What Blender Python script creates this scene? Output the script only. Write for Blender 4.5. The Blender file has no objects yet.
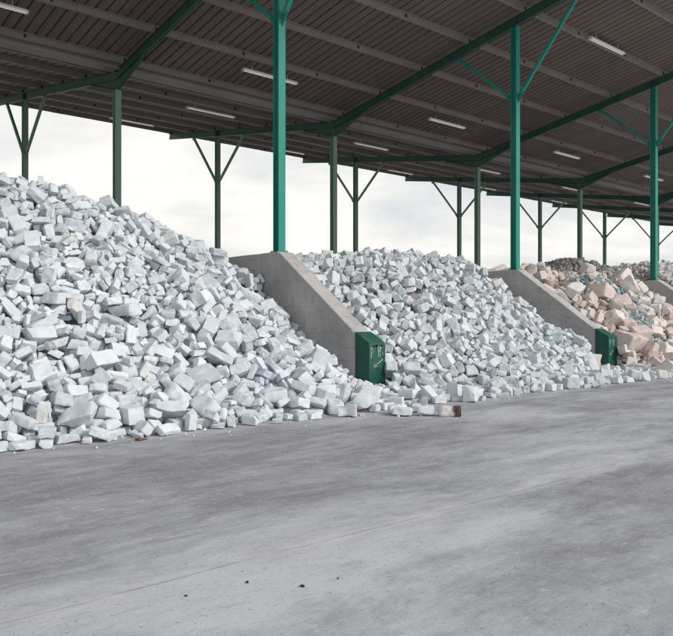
import bpy, bmesh, math, random
from mathutils import Vector, Matrix, Quaternion, noise
import numpy as np

sc = bpy.context.scene
COL = sc.collection
R = math.radians
#---------------------------------------------------------------- helpers
def tag(o, label=None, cat=None, group=None, kind=None):
    if label: o['label'] = label
    if cat: o['category'] = cat
    if group: o['group'] = group
    if kind: o['kind'] = kind
    return o
def empty(name, loc):
    o = bpy.data.objects.new(name, None); COL.objects.link(o); o.location = loc
    o.empty_display_size = .2
    return o
class MB:
    def __init__(s): s.v=[]; s.f=[]; s.m=[]
    def add(s, V, F, mi=0):
        b=len(s.v); s.v += [tuple(p) for p in V]
        s.f += [tuple(b+i for i in f) for f in F]; s.m += [mi]*len(F)
    def sweep(s, poly, a, b, u, v, mi=0, poly2=None):
        a,b,u,v=Vector(a),Vector(b),Vector(u),Vector(v)
        n=len(poly); poly2=poly2 or poly
        V=[a+u*p[0]+v*p[1] for p in poly]+[b+u*p[0]+v*p[1] for p in poly2]
        F=[tuple(range(n))[::-1], tuple(range(n,2*n))]+[(i,(i+1)%n,n+(i+1)%n,n+i) for i in range(n)]
        s.add(V,F,mi)
    def box(s, lo, hi, mi=0):
        s.sweep([(lo[0],lo[1]),(hi[0],lo[1]),(hi[0],hi[1]),(lo[0],hi[1])],(0,0,lo[2]),(0,0,hi[2]),(1,0,0),(0,1,0),mi)
    def build(s, name, mats, parent=None, smooth=False, bevel=0):
        me=bpy.data.meshes.new(name); me.from_pydata(s.v,[],s.f)
        for m in (mats if isinstance(mats,(list,tuple)) else [mats]): me.materials.append(m)
        me.polygons.foreach_set('material_index', s.m)
        bm=bmesh.new(); bm.from_mesh(me); bmesh.ops.recalc_face_normals(bm, faces=bm.faces[:])
        if bevel: bmesh.ops.bevel(bm, geom=bm.edges[:], offset=bevel, segments=1, affect='EDGES', clamp_overlap=True)
        bm.to_mesh(me); bm.free()
        if smooth: me.polygons.foreach_set('use_smooth',[True]*len(me.polygons))
        me.update()
        o=bpy.data.objects.new(name, me); COL.objects.link(o)
        if parent is not None:
            o.parent=parent; o.matrix_parent_inverse=Matrix.Translation(-parent.location)
        return o
def hpoly(w, d, tf=.016, tw=.011):      # H section: flanges along the first axis
    a,b,t,q=w/2,d/2,tf,tw/2
    return [(-a,-b),(a,-b),(a,-b+t),(q,-b+t),(q,b-t),(a,b-t),(a,b),(-a,b),(-a,b-t),(-q,b-t),(-q,-b+t),(-a,-b+t)]
def rect(w,h): return [(-w/2,-h/2),(w/2,-h/2),(w/2,h/2),(-w/2,h/2)]

#---------------------------------------------------------------- materials
class NT:
    def __init__(s, name):
        s.mat=bpy.data.materials.new(name); s.mat.use_nodes=True
        s.t=s.mat.node_tree; s.t.nodes.clear()
        s.out=s.n('ShaderNodeOutputMaterial'); s.b=s.n('ShaderNodeBsdfPrincipled'); s.l(s.b.outputs[0], s.out.inputs[0])
        s.co=s.n('ShaderNodeTexCoord').outputs['Object']
    def n(s, typ, **kw):
        x=s.t.nodes.new(typ)
        for k,v in kw.items(): setattr(x,k,v)
        return x
    def l(s,a,b): s.t.links.new(a,b)
    def put(s, sock, v):
        if hasattr(v,'is_linked'): s.l(v,sock)
        else: sock.default_value=v
    def mapping(s, scale=(1,1,1), rot=(0,0,0), co=None, loc=(0,0,0)):
        m=s.n('ShaderNodeMapping'); s.l(co or s.co, m.inputs[0])
        m.inputs['Scale'].default_value=scale; m.inputs['Rotation'].default_value=rot; m.inputs['Location'].default_value=loc
        return m.outputs[0]
    def noise(s, scale, detail=4, rough=.55, co=None, dist=0):
        x=s.n('ShaderNodeTexNoise'); s.l(co or s.co, x.inputs['Vector'])
        x.inputs['Scale'].default_value=scale; x.inputs['Detail'].default_value=detail; x.inputs['Roughness'].default_value=rough; x.inputs['Distortion'].default_value=dist
        return x.outputs[0]
    def ramp(s, fac, stops, interp='LINEAR'):
        x=s.n('ShaderNodeValToRGB'); s.l(fac,x.inputs[0]); r=x.color_ramp; r.interpolation=interp
        while len(r.elements)<len(stops): r.elements.new(.5)
        for e,(p,c) in zip(r.elements,stops):
            e.position=p; e.color=(c,c,c,1) if not isinstance(c,(tuple,list)) else (*c,1)
        return x.outputs[0]
    def mix(s, fac, a, b, mode='MIX'):
        x=s.n('ShaderNodeMix', data_type='RGBA', blend_type=mode)
        s.put(x.inputs[0],fac)
        for k,v in ((6,a),(7,b)):
            s.put(x.inputs[k], (*v,1) if isinstance(v,(tuple,list)) else v)
        return x.outputs[2]
    def math(s, op, a, b=0, c=None):
        x=s.n('ShaderNodeMath', operation=op); s.put(x.inputs[0],a); s.put(x.inputs[1],b)
        if c is not None: s.put(x.inputs[2],c)
        return x.outputs[0]
    def bump(s, h, strength=.3, dist=.01, prev=None):
        x=s.n('ShaderNodeBump'); s.l(h,x.inputs['Height']); x.inputs['Strength'].default_value=strength; x.inputs['Distance'].default_value=dist
        if prev is not None: s.l(prev, x.inputs['Normal'])
        s.l(x.outputs[0], s.b.inputs['Normal']); return x.outputs[0]
    def done(s, col=None, rough=None, metal=None, spec=None):
        if col is not None: s.put(s.b.inputs['Base Color'], (*col,1) if isinstance(col,(tuple,list)) else col)
        if rough is not None: s.put(s.b.inputs['Roughness'], rough)
        if metal is not None: s.b.inputs['Metallic'].default_value=metal
        if spec is not None: s.b.inputs['Specular IOR Level'].default_value=spec
        return s.mat

def paint(name, c, dusty, rust=.5, rough=.45, lim=(.63,.67), cs=9):
    m=NT(name)
    d=m.ramp(m.noise(3.2,6,.65,m.mapping((1,1,.35))),[(.42,0),(.72,1)])
    col=m.mix(m.math('MULTIPLY',d,.55), c, dusty)
    chips=m.ramp(m.noise(cs,8,.75),[(lim[0],0),(lim[1],rust)])
    col=m.mix(chips, col, (.10,.055,.035))
    m.bump(m.noise(40,3),.15,.003)
    return m.done(col, m.ramp(d,[(0,rough),(1,.75)]), spec=.4)
M={}
M['teal']=paint('teal paint',(.018,.265,.215),(.10,.30,.25),.7,.38)
M['green']=paint('weathered green paint',(.21,.38,.295),(.38,.39,.335),.7,.5)
M['rafter']=paint('dark green paint',(.032,.110,.072),(.11,.135,.095),.6,.5)
M['cap']=paint('cap green paint',(.006,.098,.066),(.05,.17,.125),.9,.42,(.56,.60),24)

def sheetmat(name, c, c2, rough):
    m=NT(name)
    f=m.ramp(m.noise(.55,5,.6,m.mapping((1,.25,1))),[(.3,0),(.75,1)])
    col=m.mix(f,c,c2)
    st=m.ramp(m.noise(2.2,6,.7,m.mapping((3,.12,1))),[(.55,0),(.8,.5)])
    col=m.mix(st,col,(.09,.07,.055))
    if name=='roof sheet':      # every metre wide sheet has aged a little differently
        sx=m.n('ShaderNodeSeparateXYZ'); m.l(m.co,sx.inputs[0]); wn=m.n('ShaderNodeTexWhiteNoise',noise_dimensions='2D')
        cv=m.n('ShaderNodeCombineXYZ'); m.l(m.math('FLOOR',m.math('ADD',sx.outputs[0],.02)),cv.inputs[0]); m.l(m.math('FLOOR',m.math('DIVIDE',sx.outputs[1],7.2)),cv.inputs[1]); m.l(cv.outputs[0],wn.inputs['Vector'])
        col=m.mix(m.ramp(wn.outputs['Value'],[(0,0),(1,.30)]),col,(.12,.095,.085))
        lap=m.math('LESS_THAN',m.math('FRACT',m.math('ADD',sx.outputs[0],.75)),.025); col=m.mix(m.math('MULTIPLY',lap,.55),col,(.06,.05,.045))
    m.bump(m.noise(6,3,.5,m.mapping((1,.3,1))),.12,.01)
    return m.done(col,rough,spec=.35)
M['sheet']=sheetmat('roof sheet',(.205,.162,.142),(.275,.222,.197),.55)
M['purlin']=sheetmat('purlin steel',(.29,.25,.23),(.37,.32,.30),.5)
M['gutter']=sheetmat('gutter steel',(.31,.27,.25),(.39,.345,.32),.5)
m=NT('dark bolt'); M['bolt']=m.done((.035,.03,.028),.7)
m=NT('lamp white'); M['lampbody']=m.done((.80,.78,.74),.5)
m=NT('tube glass'); m.b.inputs['Emission Color'].default_value=(1,.95,.87,1); m.b.inputs['Emission Strength'].default_value=.16; M['tube']=m.done((.86,.85,.82),.25)

m=NT('wall concrete')
big=m.noise(.9,6,.6); 
col=m.mix(m.ramp(big,[(.3,0),(.7,1)]),(.40,.392,.39),(.58,.565,.56))
streak=m.ramp(m.noise(2.2,6,.7,m.mapping((1,1,5.5),(R(4),0,0))),[(.54,0),(.74,1)])
col=m.mix(m.math('MULTIPLY',streak,.6),col,(.25,.235,.225))
col=m.mix(m.ramp(m.noise(5,8,.8),[(.62,0),(.68,.45)]),col,(.56,.55,.55))
sep=m.n('ShaderNodeSeparateXYZ'); m.l(m.co,sep.inputs[0])
bl=m.math('PINGPONG',m.math('ADD',sep.outputs[2],m.math('MULTIPLY',m.noise(1.2),.03)),.31)
board=m.ramp(bl,[(.0,1),(.02,0)])
col=m.mix(m.math('MULTIPLY',board,.16),col,(.17,.16,.155))
rn=m.ramp(m.noise(3.0,9,.75,m.mapping((1,2.5,.45),(0,0,0))),[(.52,0),(.66,1)])
col=m.mix(m.math('MULTIPLY',rn,.45),col,(.24,.225,.215))
sc1=m.ramp(m.noise(2.4,10,.8,m.mapping((1,.5,3.5),(R(-38),0,0))),[(.60,0),(.64,.8)]); col=m.mix(sc1,col,(.66,.65,.64))
pits=m.ramp(m.noise(38,3,.6),[(.30,1),(.36,0)])
col=m.mix(m.math('MULTIPLY',pits,.4),col,(.15,.14,.14))
b1=m.bump(m.noise(7,8,.7),.35,.02); m.bump(pits,-.4,.01,b1)
M['concrete']=m.done(col,.92,spec=.25)

def stonemat(name, stops, vein, dust, bstr=.5):
    m=NT(name)
    ob=m.n('ShaderNodeAttribute',attribute_type='OBJECT'); ob.attribute_name='tint'; oi=ob.outputs['Fac']
    at=m.n('ShaderNodeAttribute'); at.attribute_name='tint'
    t=m.math('FRACT', m.math('ADD', oi, at.outputs['Fac']))
    off=m.n('ShaderNodeVectorMath',operation='ADD'); m.l(m.co,off.inputs[0])
    cmb=m.n('ShaderNodeCombineXYZ'); m.l(m.math('MULTIPLY',t,37.),cmb.inputs[0]); m.l(m.math('MULTIPLY',t,91.),cmb.inputs[1])
    m.l(cmb.outputs[0],off.inputs[1]); co=off.outputs[0]
    col=m.ramp(t,stops,'LINEAR')
    v=m.ramp(m.noise(5,5,.65,co,1.2),[(.50,0),(.72,1)])
    col=m.mix(m.math('MULTIPLY',v,.5),col,vein)
    d=m.ramp(m.noise(9,6,.7,co),[(.48,0),(.62,1)])
    col=m.mix(m.math('MULTIPLY',d,.45),col,dust)
    b1=m.bump(m.noise(9,6,.65,co),bstr,.025); m.bump(m.noise(46,4,.7,co),bstr*.6,.006,b1)
    return m.done(col,.88,spec=.3)
M['white']=stonemat('white stone',[(0,(.66,.715,.75)),(.3,(.75,.79,.815)),(.55,(.60,.66,.70)),(.72,(.70,.75,.78)),(.86,(.53,.595,.645)),(.91,(.74,.765,.77)),(.95,(.45,.505,.56)),(.985,(.67,.66,.64)),(1,(.71,.735,.745))],(.55,.60,.645),(.80,.825,.84))
M['pale']=stonemat('pale grey white stone',[(0,(.64,.695,.725)),(.3,(.72,.76,.78)),(.5,(.57,.625,.66)),(.68,(.67,.715,.735)),(.82,(.50,.55,.585)),(.89,(.69,.71,.71)),(.94,(.43,.47,.495)),(.985,(.61,.58,.55)),(1,(.68,.705,.71))],(.53,.575,.61),(.79,.81,.82))
M['pink']=stonemat('pink stone',[(0,(.69,.58,.52)),(.2,(.73,.675,.64)),(.4,(.60,.47,.41)),(.55,(.76,.73,.705)),(.7,(.69,.585,.53)),(.83,(.76,.75,.735)),(.93,(.48,.36,.30)),(1,(.72,.64,.60))],(.60,.48,.43),(.79,.765,.745))
M['tealstone']=stonemat('teal fragments',[(0,(.24,.36,.39)),(.4,(.36,.47,.49)),(.6,(.19,.29,.32)),(.8,(.50,.56,.57)),(1,(.66,.66,.65))],(.20,.31,.34),(.52,.57,.58))
M['rubble']=stonemat('grey rubble',[(0,(.33,.33,.32)),(.5,(.42,.415,.40)),(.8,(.49,.48,.46)),(1,(.26,.26,.255))],(.24,.24,.235),(.45,.44,.425))
M['lightrubble']=stonemat('light rubble',[(0,(.56,.56,.55)),(.5,(.66,.65,.63)),(.8,(.46,.45,.44)),(1,(.7,.69,.67))],(.5,.5,.5),(.72,.71,.69))
m=NT('stone fines'); M['fines']=m.done(m.mix(m.noise(3,6),(.24,.245,.26),(.36,.365,.375)),.95,spec=.2)  # darker than the stones, painting shade into the gaps between them
m=NT('rust'); M['rust']=m.done((.11,.045,.028),.85)
m=NT('brown stone'); M['rust2']=m.done(m.mix(m.noise(9,4),(.10,.06,.045),(.20,.13,.10)),.9)
m=NT('chalk'); M['chalk']=m.done(m.mix(m.ramp(m.noise(26,5,.75),[(.40,0),(.58,1)]),(.10,.26,.22),(.74,.79,.77)),.9)
m=NT('dark pebble'); M['pebble']=m.done((.045,.04,.038),.8)
# loose brick with a burnt dark end (its own colour, along its length)
m=NT('burnt ended block'); sep=m.n('ShaderNodeSeparateXYZ'); m.l(m.co,sep.inputs[0])
e=m.ramp(m.math('ADD',m.math('MULTIPLY',sep.outputs[0],1.),m.math('MULTIPLY',m.noise(9,5),.12)),[(.09,0),(.15,1)])
m.bump(m.noise(12,6,.7),.5,.02)
M['burnt']=m.done(m.mix(e,m.mix(m.noise(6,5),(.62,.60,.585),(.80,.79,.78)),m.mix(m.noise(14,4),(.035,.022,.018),(.12,.075,.055))),.85)

# yard concrete -------------------------------------------------
m=NT('yard concrete')
w=m.noise(.25,3,.5); 
wob=m.n('ShaderNodeVectorMath',operation='ADD'); m.l(m.co,wob.inputs[0])
nz=m.n('ShaderNodeTexNoise'); m.l(m.co,nz.inputs['Vector']); nz.inputs['Scale'].default_value=.35; nz.inputs['Detail'].default_value=2
sc_=m.n('ShaderNodeVectorMath',operation='SCALE'); m.l(nz.outputs['Color'],sc_.inputs[0]); sc_.inputs[3].default_value=.9
m.l(sc_.outputs[0],wob.inputs[1]); wc=wob.outputs[0]
base=m.ramp(m.noise(.55,10,.72,m.mapping((.6,1.4,1),(0,0,R(-8)),wc)),[(.32,0),(.68,1)])
col=m.mix(base,(.22,.227,.25),(.465,.475,.50))
# swept dust in long streaks
s1=m.ramp(m.noise(1.0,11,.76,m.mapping((.40,1.7,1),(0,0,R(-10)),wc)),[(.46,0),(.66,1)])
col=m.mix(m.math('MULTIPLY',s1,.70),col,(.58,.59,.615))
s2=m.ramp(m.noise(1.3,11,.78,m.mapping((2.0,.30,1),(0,0,R(24)),wc,(7,3,0))),[(.52,0),(.72,1)])
col=m.mix(m.math('MULTIPLY',s2,.40),col,(.60,.60,.61))
# oily, damp and tyre-dark patches
s3=m.ramp(m.noise(.55,11,.76,m.mapping((.35,1.3,1),(0,0,R(-5)),wc,(2,9,0))),[(.50,0),(.74,1)])
col=m.mix(m.math('MULTIPLY',s3,.75),col,(.15,.147,.155))
# the darker run along the foot of the heaps: grime plus painted roof shade
sep=m.n('ShaderNodeSeparateXYZ'); m.l(m.co,sep.inputs[0])
yy=m.math('ADD',sep.outputs[1],m.math('MULTIPLY',m.math('SUBTRACT',m.noise(.5,4,.6),.5),3.2))
band=m.ramp(m.math('MULTIPLY',yy,.1),[(.52,0),(.66,1),(.86,1),(1.0,.25)])
bt=m.ramp(m.noise(1.1,8,.72,m.mapping((.4,1.8,1),(0,0,R(-6)),wc,(5,5,0))),[(.34,0),(.66,1)])
col=m.mix(m.math('MULTIPLY',m.math('MULTIPLY',band,bt),.62),col,(.145,.14,.15))
# brownish stain
br=m.ramp(m.noise(.33,5,.6,m.mapping((1,1.6,1),(0,0,0),wc,(11,1.2,0))),[(.58,0),(.74,.35)])
col=m.mix(br,col,(.20,.165,.145))
# wide arcs left by loader tyres and sweeping: lighter and darker
wv=m.n('ShaderNodeTexNoise'); m.l(m.mapping((.13,.42,1),(0,0,R(-13)),wc,(31,2,0)),wv.inputs['Vector']); wv.inputs['Scale'].default_value=1.3; wv.inputs['Detail'].default_value=9; wv.inputs['Roughness'].default_value=.70; wv.inputs['Distortion'].default_value=.5
col=m.mix(m.math('MULTIPLY',m.ramp(wv.outputs[0],[(.50,0),(.62,1)]),.68),col,(.60,.61,.64))
col=m.mix(m.math('MULTIPLY',m.ramp(wv.outputs[0],[(.38,1),(.48,0)]),.66),col,(.16,.158,.182))
# chips, scuffs and scratches
for k,(scx,rot,th,cc,st) in enumerate((((.9,5,1),-14,.70,(.60,.60,.60),.75),((5,.8,1),18,.715,(.58,.58,.58),.7),((3,3,1),0,.70,(.62,.615,.61),.8),((.7,4.5,1),-9,.71,(.12,.12,.125),.6))):
    q=m.ramp(m.noise(2.6,9,.78,m.mapping(scx,(0,0,R(rot)),wc,(k*13.1,k*7.7,0))),[(th-.10,0),(th-.06,st*.75)])
    col=m.mix(q,col,cc)
bl=m.ramp(m.noise(1.9,12,.80,m.mapping((1,1.5,1),(0,0,R(-12)),None,(3,17,0))),[(.44,0),(.60,1)])
col=m.mix(m.math('MULTIPLY',bl,.28),col,(.62,.62,.625))
bd=m.ramp(m.noise(2.6,12,.82,m.mapping((.8,1.5,1),(0,0,R(8)),None,(23,7,0))),[(.50,0),(.64,1)])
col=m.mix(m.math('MULTIPLY',bd,.25),col,(.15,.148,.155))
fine=m.noise(60,4,.7); col=m.mix(m.ramp(fine,[(.3,.0),(.75,.22)]),col,(.55,.55,.56))
grit=m.ramp(m.noise(34,6,.8),[(.52,0),(.66,.28)]); col=m.mix(grit,col,(.19,.188,.195))
spk=m.ramp(m.noise(17,4,.75),[(.61,0),(.645,.5)]); col=m.mix(spk,col,(.60,.60,.60))
spd=m.ramp(m.noise(23,4,.75,m.mapping((1,1,1),(0,0,0),None,(4,4,0))),[(.615,0),(.645,.5)]); col=m.mix(spd,col,(.10,.10,.105))
# slab joints: along the rows at y=3.9 and every 6 m, across every 5 m
yj=m.math('ADD',m.math('SUBTRACT',sep.outputs[1],3.9),m.math('MULTIPLY',m.math('SUBTRACT',m.noise(.9,6,.7),.5),.10))
ay=m.math('ABSOLUTE',m.math('SUBTRACT',m.math('FRACT',m.math('ADD',m.math('DIVIDE',yj,7.8),.5)),.5))
dj=m.math('MULTIPLY',ay,7.8)
dustj=m.ramp(m.math('ADD',dj,m.math('MULTIPLY',m.math('SUBTRACT',m.noise(7,6,.8),.5),.16)),[(.0,1),(.05,.6),(.10,0)])
jn=m.ramp(m.noise(1.7,6,.7),[(.42,.12),(.58,1)])
col=m.mix(m.math('MULTIPLY',m.math('MULTIPLY',dustj,jn),.55),col,(.64,.625,.59))
line=m.ramp(dj,[(.006,1),(.014,0)])
ln=m.ramp(m.noise(1.2,5,.7,m.mapping((1,1,1),(0,0,0),None,(3,3,0))),[(.40,.15),(.60,1)])
col=m.mix(m.math('MULTIPLY',m.math('MULTIPLY',line,ln),.5),col,(.17,.16,.155))
b1=m.bump(m.noise(2.2,8,.7,wc),.25,.03); b2=m.bump(fine,.25,.004,b1); m.bump(line,-.5,.02,b2)
M['yard']=m.done(col,m.ramp(s3,[(0,.88),(1,.55)]),spec=.3)
#---------------------------------------------------------------- ground
g=MB(); n=40
xs=[-900,-300,-100,-40,-15,0,15,40,70,120,300,900]; ys=[-900,-300,-100,-40,-12,0,8,20,40,80,300,1200]
V=[(x,y,0) for x in xs for y in ys]; k=len(ys)
g.add(V,[(i*k+j,(i+1)*k+j,(i+1)*k+j+1,i*k+j+1) for i in range(len(xs)-1) for j in range(k-1)])
tag(g.build('ground',M['yard']),kind='structure')

#---------------------------------------------------------------- bay walls
WX=[11.2,21.2,31.2,41.2]; WT=.46
WL=['sloping concrete bay wall with green steel end cap between the two white heaps',
    'sloping concrete bay wall with green cap between white stones and pink blocks',
    'concrete bay wall at the right edge behind the pink blocks and teal fragments','']
def chalk(parent, xc, strokes):
    mb=MB(); y=11.544
    for (x0,z0,x1,z1,w) in strokes:
        a=Vector((xc-.24+x0,y,z0)); b=Vector((xc-.24+x1,y,z1)); d=(b-a).normalized(); s=d.cross(Vector((0,1,0)))
        pr=rect(w,.003)
        pr=[(q[0]*.62,q[1]) for q in pr]; mb.sweep(pr,a,b,s,(0,1,0),0,[(p[0]*.5,p[1]) for p in pr])
    mb.build('chalk_mark',M['chalk'],parent)
P_L=[(.055,.93,.06,.70,.035),(.06,.91,.125,.88,.022),(.125,.88,.115,.82,.02),(.115,.82,.06,.80,.018)]
for k,xc in enumerate(WX[:3]):
    root=empty('bay_wall',(xc,15,0))
    tag(root,WL[k],'wall',kind='thing')
    P=[(11.57,0),(11.57,1.0),(11.97,1.215),(14.80,3.20),(14.86,3.22),(24.2,3.22),(24.2,0)]
    w=MB(); w.sweep(P,(xc-WT/2,0,0),(xc+WT/2,0,0),(0,1,0),(0,0,1))
    wb=w.build('wall_body',M['concrete'],root,bevel=.014)
    bm=bmesh.new(); bm.from_mesh(wb.data); bmesh.ops.triangulate(bm,faces=bm.faces[:])
    for lim in (1.6,.8,.4,.2,.12):
        ed=[e for e in bm.edges if e.calc_length()>lim and min(v.co.y for v in e.verts)<17]
        if ed: bmesh.ops.subdivide_edges(bm,edges=ed,cuts=1); bmesh.ops.triangulate(bm,faces=[f for f in bm.faces if len(f.verts)>3])
    bm.normal_update()
    for v in bm.verts:
        q=v.co; arris=abs(abs(q.x-xc)-WT/2)<.03 and q.z>.9 and (v.normal.z>.2)
        dd=.006*noise.noise(q*2.3)+.003*noise.noise(q*9)
        if arris: dd-=.05*max(0,noise.noise(q*4.1+Vector((k*7,0,0)))-.18)
        v.co=q+v.normal*dd
    bm.to_mesh(wb.data); bm.free(); wb.data.update()
    if k==2: continue
    c=MB(); hw=WT/2+.012
    Q=[(11.55,.004),(11.55,1.03),(12.0,1.262),(12.0,.004)]
    c.sweep(Q,(xc-hw,0,0),(xc+hw,0,0),(0,1,0),(0,0,1))
    cap=c.build('end_cap',M['cap'],root,bevel=.006); cap['label']='green painted steel end cap with chalk marks and rust'
    e=MB()
    for sx in (-1,1):
        e.box((xc+sx*(hw-.02)-.022,11.544,.02),(xc+sx*(hw-.02)+.022,11.549,.985))
    e.build('edge_strip',M['cap'],cap)
    ru=MB(); rr=random.Random(k)
    for j in range(9):
        x=xc+rr.uniform(-.19,.16); ru.box((x-.02,11.5415,.93+rr.uniform(0,.02)),(x+rr.uniform(.0,.03),11.544,.965+rr.uniform(0,.02)))
    if k==0:
        for j in range(4):
            x=xc-.06+rr.uniform(0,.12); z=.47+rr.uniform(-.025,.025); ru.box((x-.018,11.5445,z),(x+.02,11.5495,z+.022))
        ru.build('rust_patch',M['rust'],cap)
        chalk(cap,xc,P_L+[(.27,.94,.275,.69,.04),(.325,.94,.325,.72,.035),(.275,.84,.325,.85,.02),(.335,.93,.375,.89,.02),(.40,.82,.42,.76,.025),
              (.40,.66,.14,.51,.040),(.14,.51,.16,.60,.022),(.14,.51,.25,.515,.03),(.20,.56,.13,.47,.02)])
    else:
        chalk(cap,xc,P_L+[(.24,.93,.25,.72,.03),(.25,.92,.33,.89,.022),(.33,.89,.27,.83,.02),(.27,.83,.34,.78,.022),(.34,.78,.25,.73,.02),
              (.25,.60,.10,.45,.045),(.10,.45,.06,.53,.026)])

#---------------------------------------------------------------- open shed
YF,YM,YB=15.1,24.6,34.1; Y0,Y1=9.8,39.4
SF,SB=.172,.152; RD=.31
def U(y): return 9.91+(SF*(YM-y) if y<YM else SB*(y-YM))     # rafter underside
def S(y): return U(y)+RD+.205                                 # sheet underside
FX=[1.2+10*k for k in range(9)]
shed=empty('open_storage_shed',(41.2,YM,0))
tag(shed,'open sided storage shed with corrugated butterfly roof on green steel columns','shed',kind='thing')
def column(x,y,base,mat,top,braces):
    mb=MB(); mb.sweep(hpoly(.215,.235),(x,y,base+.02),(x,y,top),(1,0,0),(0,1,0))
    c=mb.build('column',mat,shed)
    p=MB(); p.box((x-.17,y-.18,base),(x+.17,y+.18,base+.02))
    for sx in (-1,1):
        for sy in (-1,1): p.box((x+sx*.13-.018,y+sy*.14-.018,base+.02),(x+sx*.13+.018,y+sy*.14+.018,base+.05))
    p.build('base_plate',mat,c)
    if braces:
        for s in (-1,1):
            a=Vector((x,y+s*.13,top-2.46)); e=y+s*2.5; b=Vector((x,e,U(e)-.01))
            d=(b-a).normalized(); v=d.cross(Vector((1,0,0)))
            q=MB(); q.sweep(rect(.115,.10),a+d*.14,b-d*.02,(1,0,0),v)
            # gusset plates at both ends
            q.sweep([(0,-.16),(s*.24,.10),(s*.20,.22),(0,.12)],(x-.008,a.y-s*.005,a.z),(x+.008,a.y-s*.005,a.z),(0,1,0),(0,0,1))
            q.sweep([(-.17,.0),(.17,.0),(.06,-.16),(-.10,-.16)],(x-.007,e,U(e)-.003),(x+.007,e,U(e)-.003),(0,1,0),(0,0,1))
            for t in (.06,.15): q.sweep(rect(.03,.03),a+d*t+Vector((-.085,0,0)),a+d*t+Vector((.085,0,0)),(0,1,0),(0,0,1))
            q.build('brace',mat,c)
    return c
def rafter(x,side):
    ye=Y0+.05 if side<0 else Y1
    mb=MB(); a=Vector((x,YM+side*.006,U(YM)+RD/2)); b=Vector((x,ye,U(ye)+RD/2)); d=(b-a).normalized()
    v=Vector((1,0,0)).cross(d); v=v if v.z>0 else -v
    mb.sweep(hpoly(.15,RD,.014,.010),a,b,(1,0,0),v)
    y2=YM+side*2.15; dz=.36                                  # haunch at the valley column
    y1=YM+side*.02
    mb.sweep([(y1,U(y1)-.002),(y2,U(y2)-.002),(y1,U(y1)-dz)],(x-.005,0,0),(x+.005,0,0),(0,1,0),(0,0,1))
    a2=Vector((x,y1,U(y1)-dz)); b2=Vector((x,y2,U(y2)-.012)); d2=(b2-a2).normalized(); v2=Vector((1,0,0)).cross(d2)
    mb.sweep(rect(.15,.014),a2,b2,(1,0,0),v2)
    for y in (YF,) if side<0 else (YB,):
        for off in (-.11,.11): mb.box((x-.07,y+off-.006,U(y)+.02),(x+.07,y+off+.006,U(y)+RD-.03))
    return mb.build('rafter',M['rafter'],shed)
for x in (-18.8,-8.8): rafter(x,-1); rafter(x,1)
for k,x in enumerate(FX):
    rafter(x,-1); rafter(x,1)
    if k<=4: column(x,YF,3.22 if 1<=k<=3 else 0,M['teal'],U(YF),True)
    if k<=6: column(x,YM,0,M['green'],U(YM)-.36,False)
    column(x,YB,0,M['green'],U(YB),True)
XA,XB=-28.8,86.0
pur=[9.95,12.3,14.68,17.05,19.38,21.68,23.95, 25.35,27.35,29.65,32.0,34.4,36.75,39.15]
for y in pur:
    sl=-SF if y<YM else SB; z0=U(y)+RD+.004; mb=MB(); h=.195
    a=math.atan(sl); u=Vector((0,math.cos(a),math.sin(a))); v=Vector((0,-math.sin(a),math.cos(a)))
    s=1 if y<YM else -1
    Z=[(-.0045,0),(-.0045,h-.008),(-.075,h-.008),(-.075,h-.03),(-.08,h-.03),(-.08,h),(.0045,h),(.0045,.008),(.075,.008),(.075,.03),(.08,.03),(.08,0)]
    mb.sweep(Z,(XA,y,z0),(XB,y,z0),u,v)
    x=FX[0]-30.0
    while x<XB:                                              # lap sleeves and bolted cleats
        c=Vector((x,y,z0))
        mb.sweep([(-.03,.05),(.03,.05),(.03,.15),(-.03,.15)],c-Vector((.035,0,0)),c+Vector((.035,0,0)),u,v,1)
        mb.sweep([(.082,-.006),(.082,.04),(-.01,.04),(-.01,-.006)],c-Vector((.28,0,0)),c+Vector((.28,0,0)),u,v,0)
        x+=10/3
    mb.build('purlin',[M['purlin'],M['bolt']],shed)
for x in FX:                                                 # cleats stay with their frame line
    pass
gt=MB(); G=[(-.27,.22),(-.27,0),(.27,0),(.27,.22),(.264,.22),(.264,.006),(-.264,.006),(-.264,.22)]
gt.sweep(G,(XA,YM,U(YM)+RD+.012),(XB,YM,U(YM)+RD+.012),(0,1,0),(0,0,1)); gt.build('valley_gutter',M['gutter'],shed)
def sheet(ya,yb):
    mb=MB(); prof=[]; x=XA; j=0
    while x<XB:
        big=(j%3==0)
        prof+=[(x,0),(x+.262,0),(x+.270,.055),(x+.318,.055)]
        x+=1/3; j+=1
        if big: prof[-1]=(prof[-1][0]+.010,.055)
    V=[];
    for t in (0,.006):
        for y in (ya,yb): V+=[(px,y,S(y)+pz+t) for px,pz in prof]
    n=len(prof); F=[]
    for i in range(n-1):
        F+=[(i,i+1,n+i+1,n+i),(2*n+i,3*n+i,3*n+i+1,2*n+i+1),(i,2*n+i,2*n+i+1,i+1),(n+i,n+i+1,3*n+i+1,3*n+i)]
    mb.add(V,F)
    return mb.build('roof_sheet',M['sheet'],shed)
sheet(Y0,YM-.14); sheet(YM+.14,Y1+.12)

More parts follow.
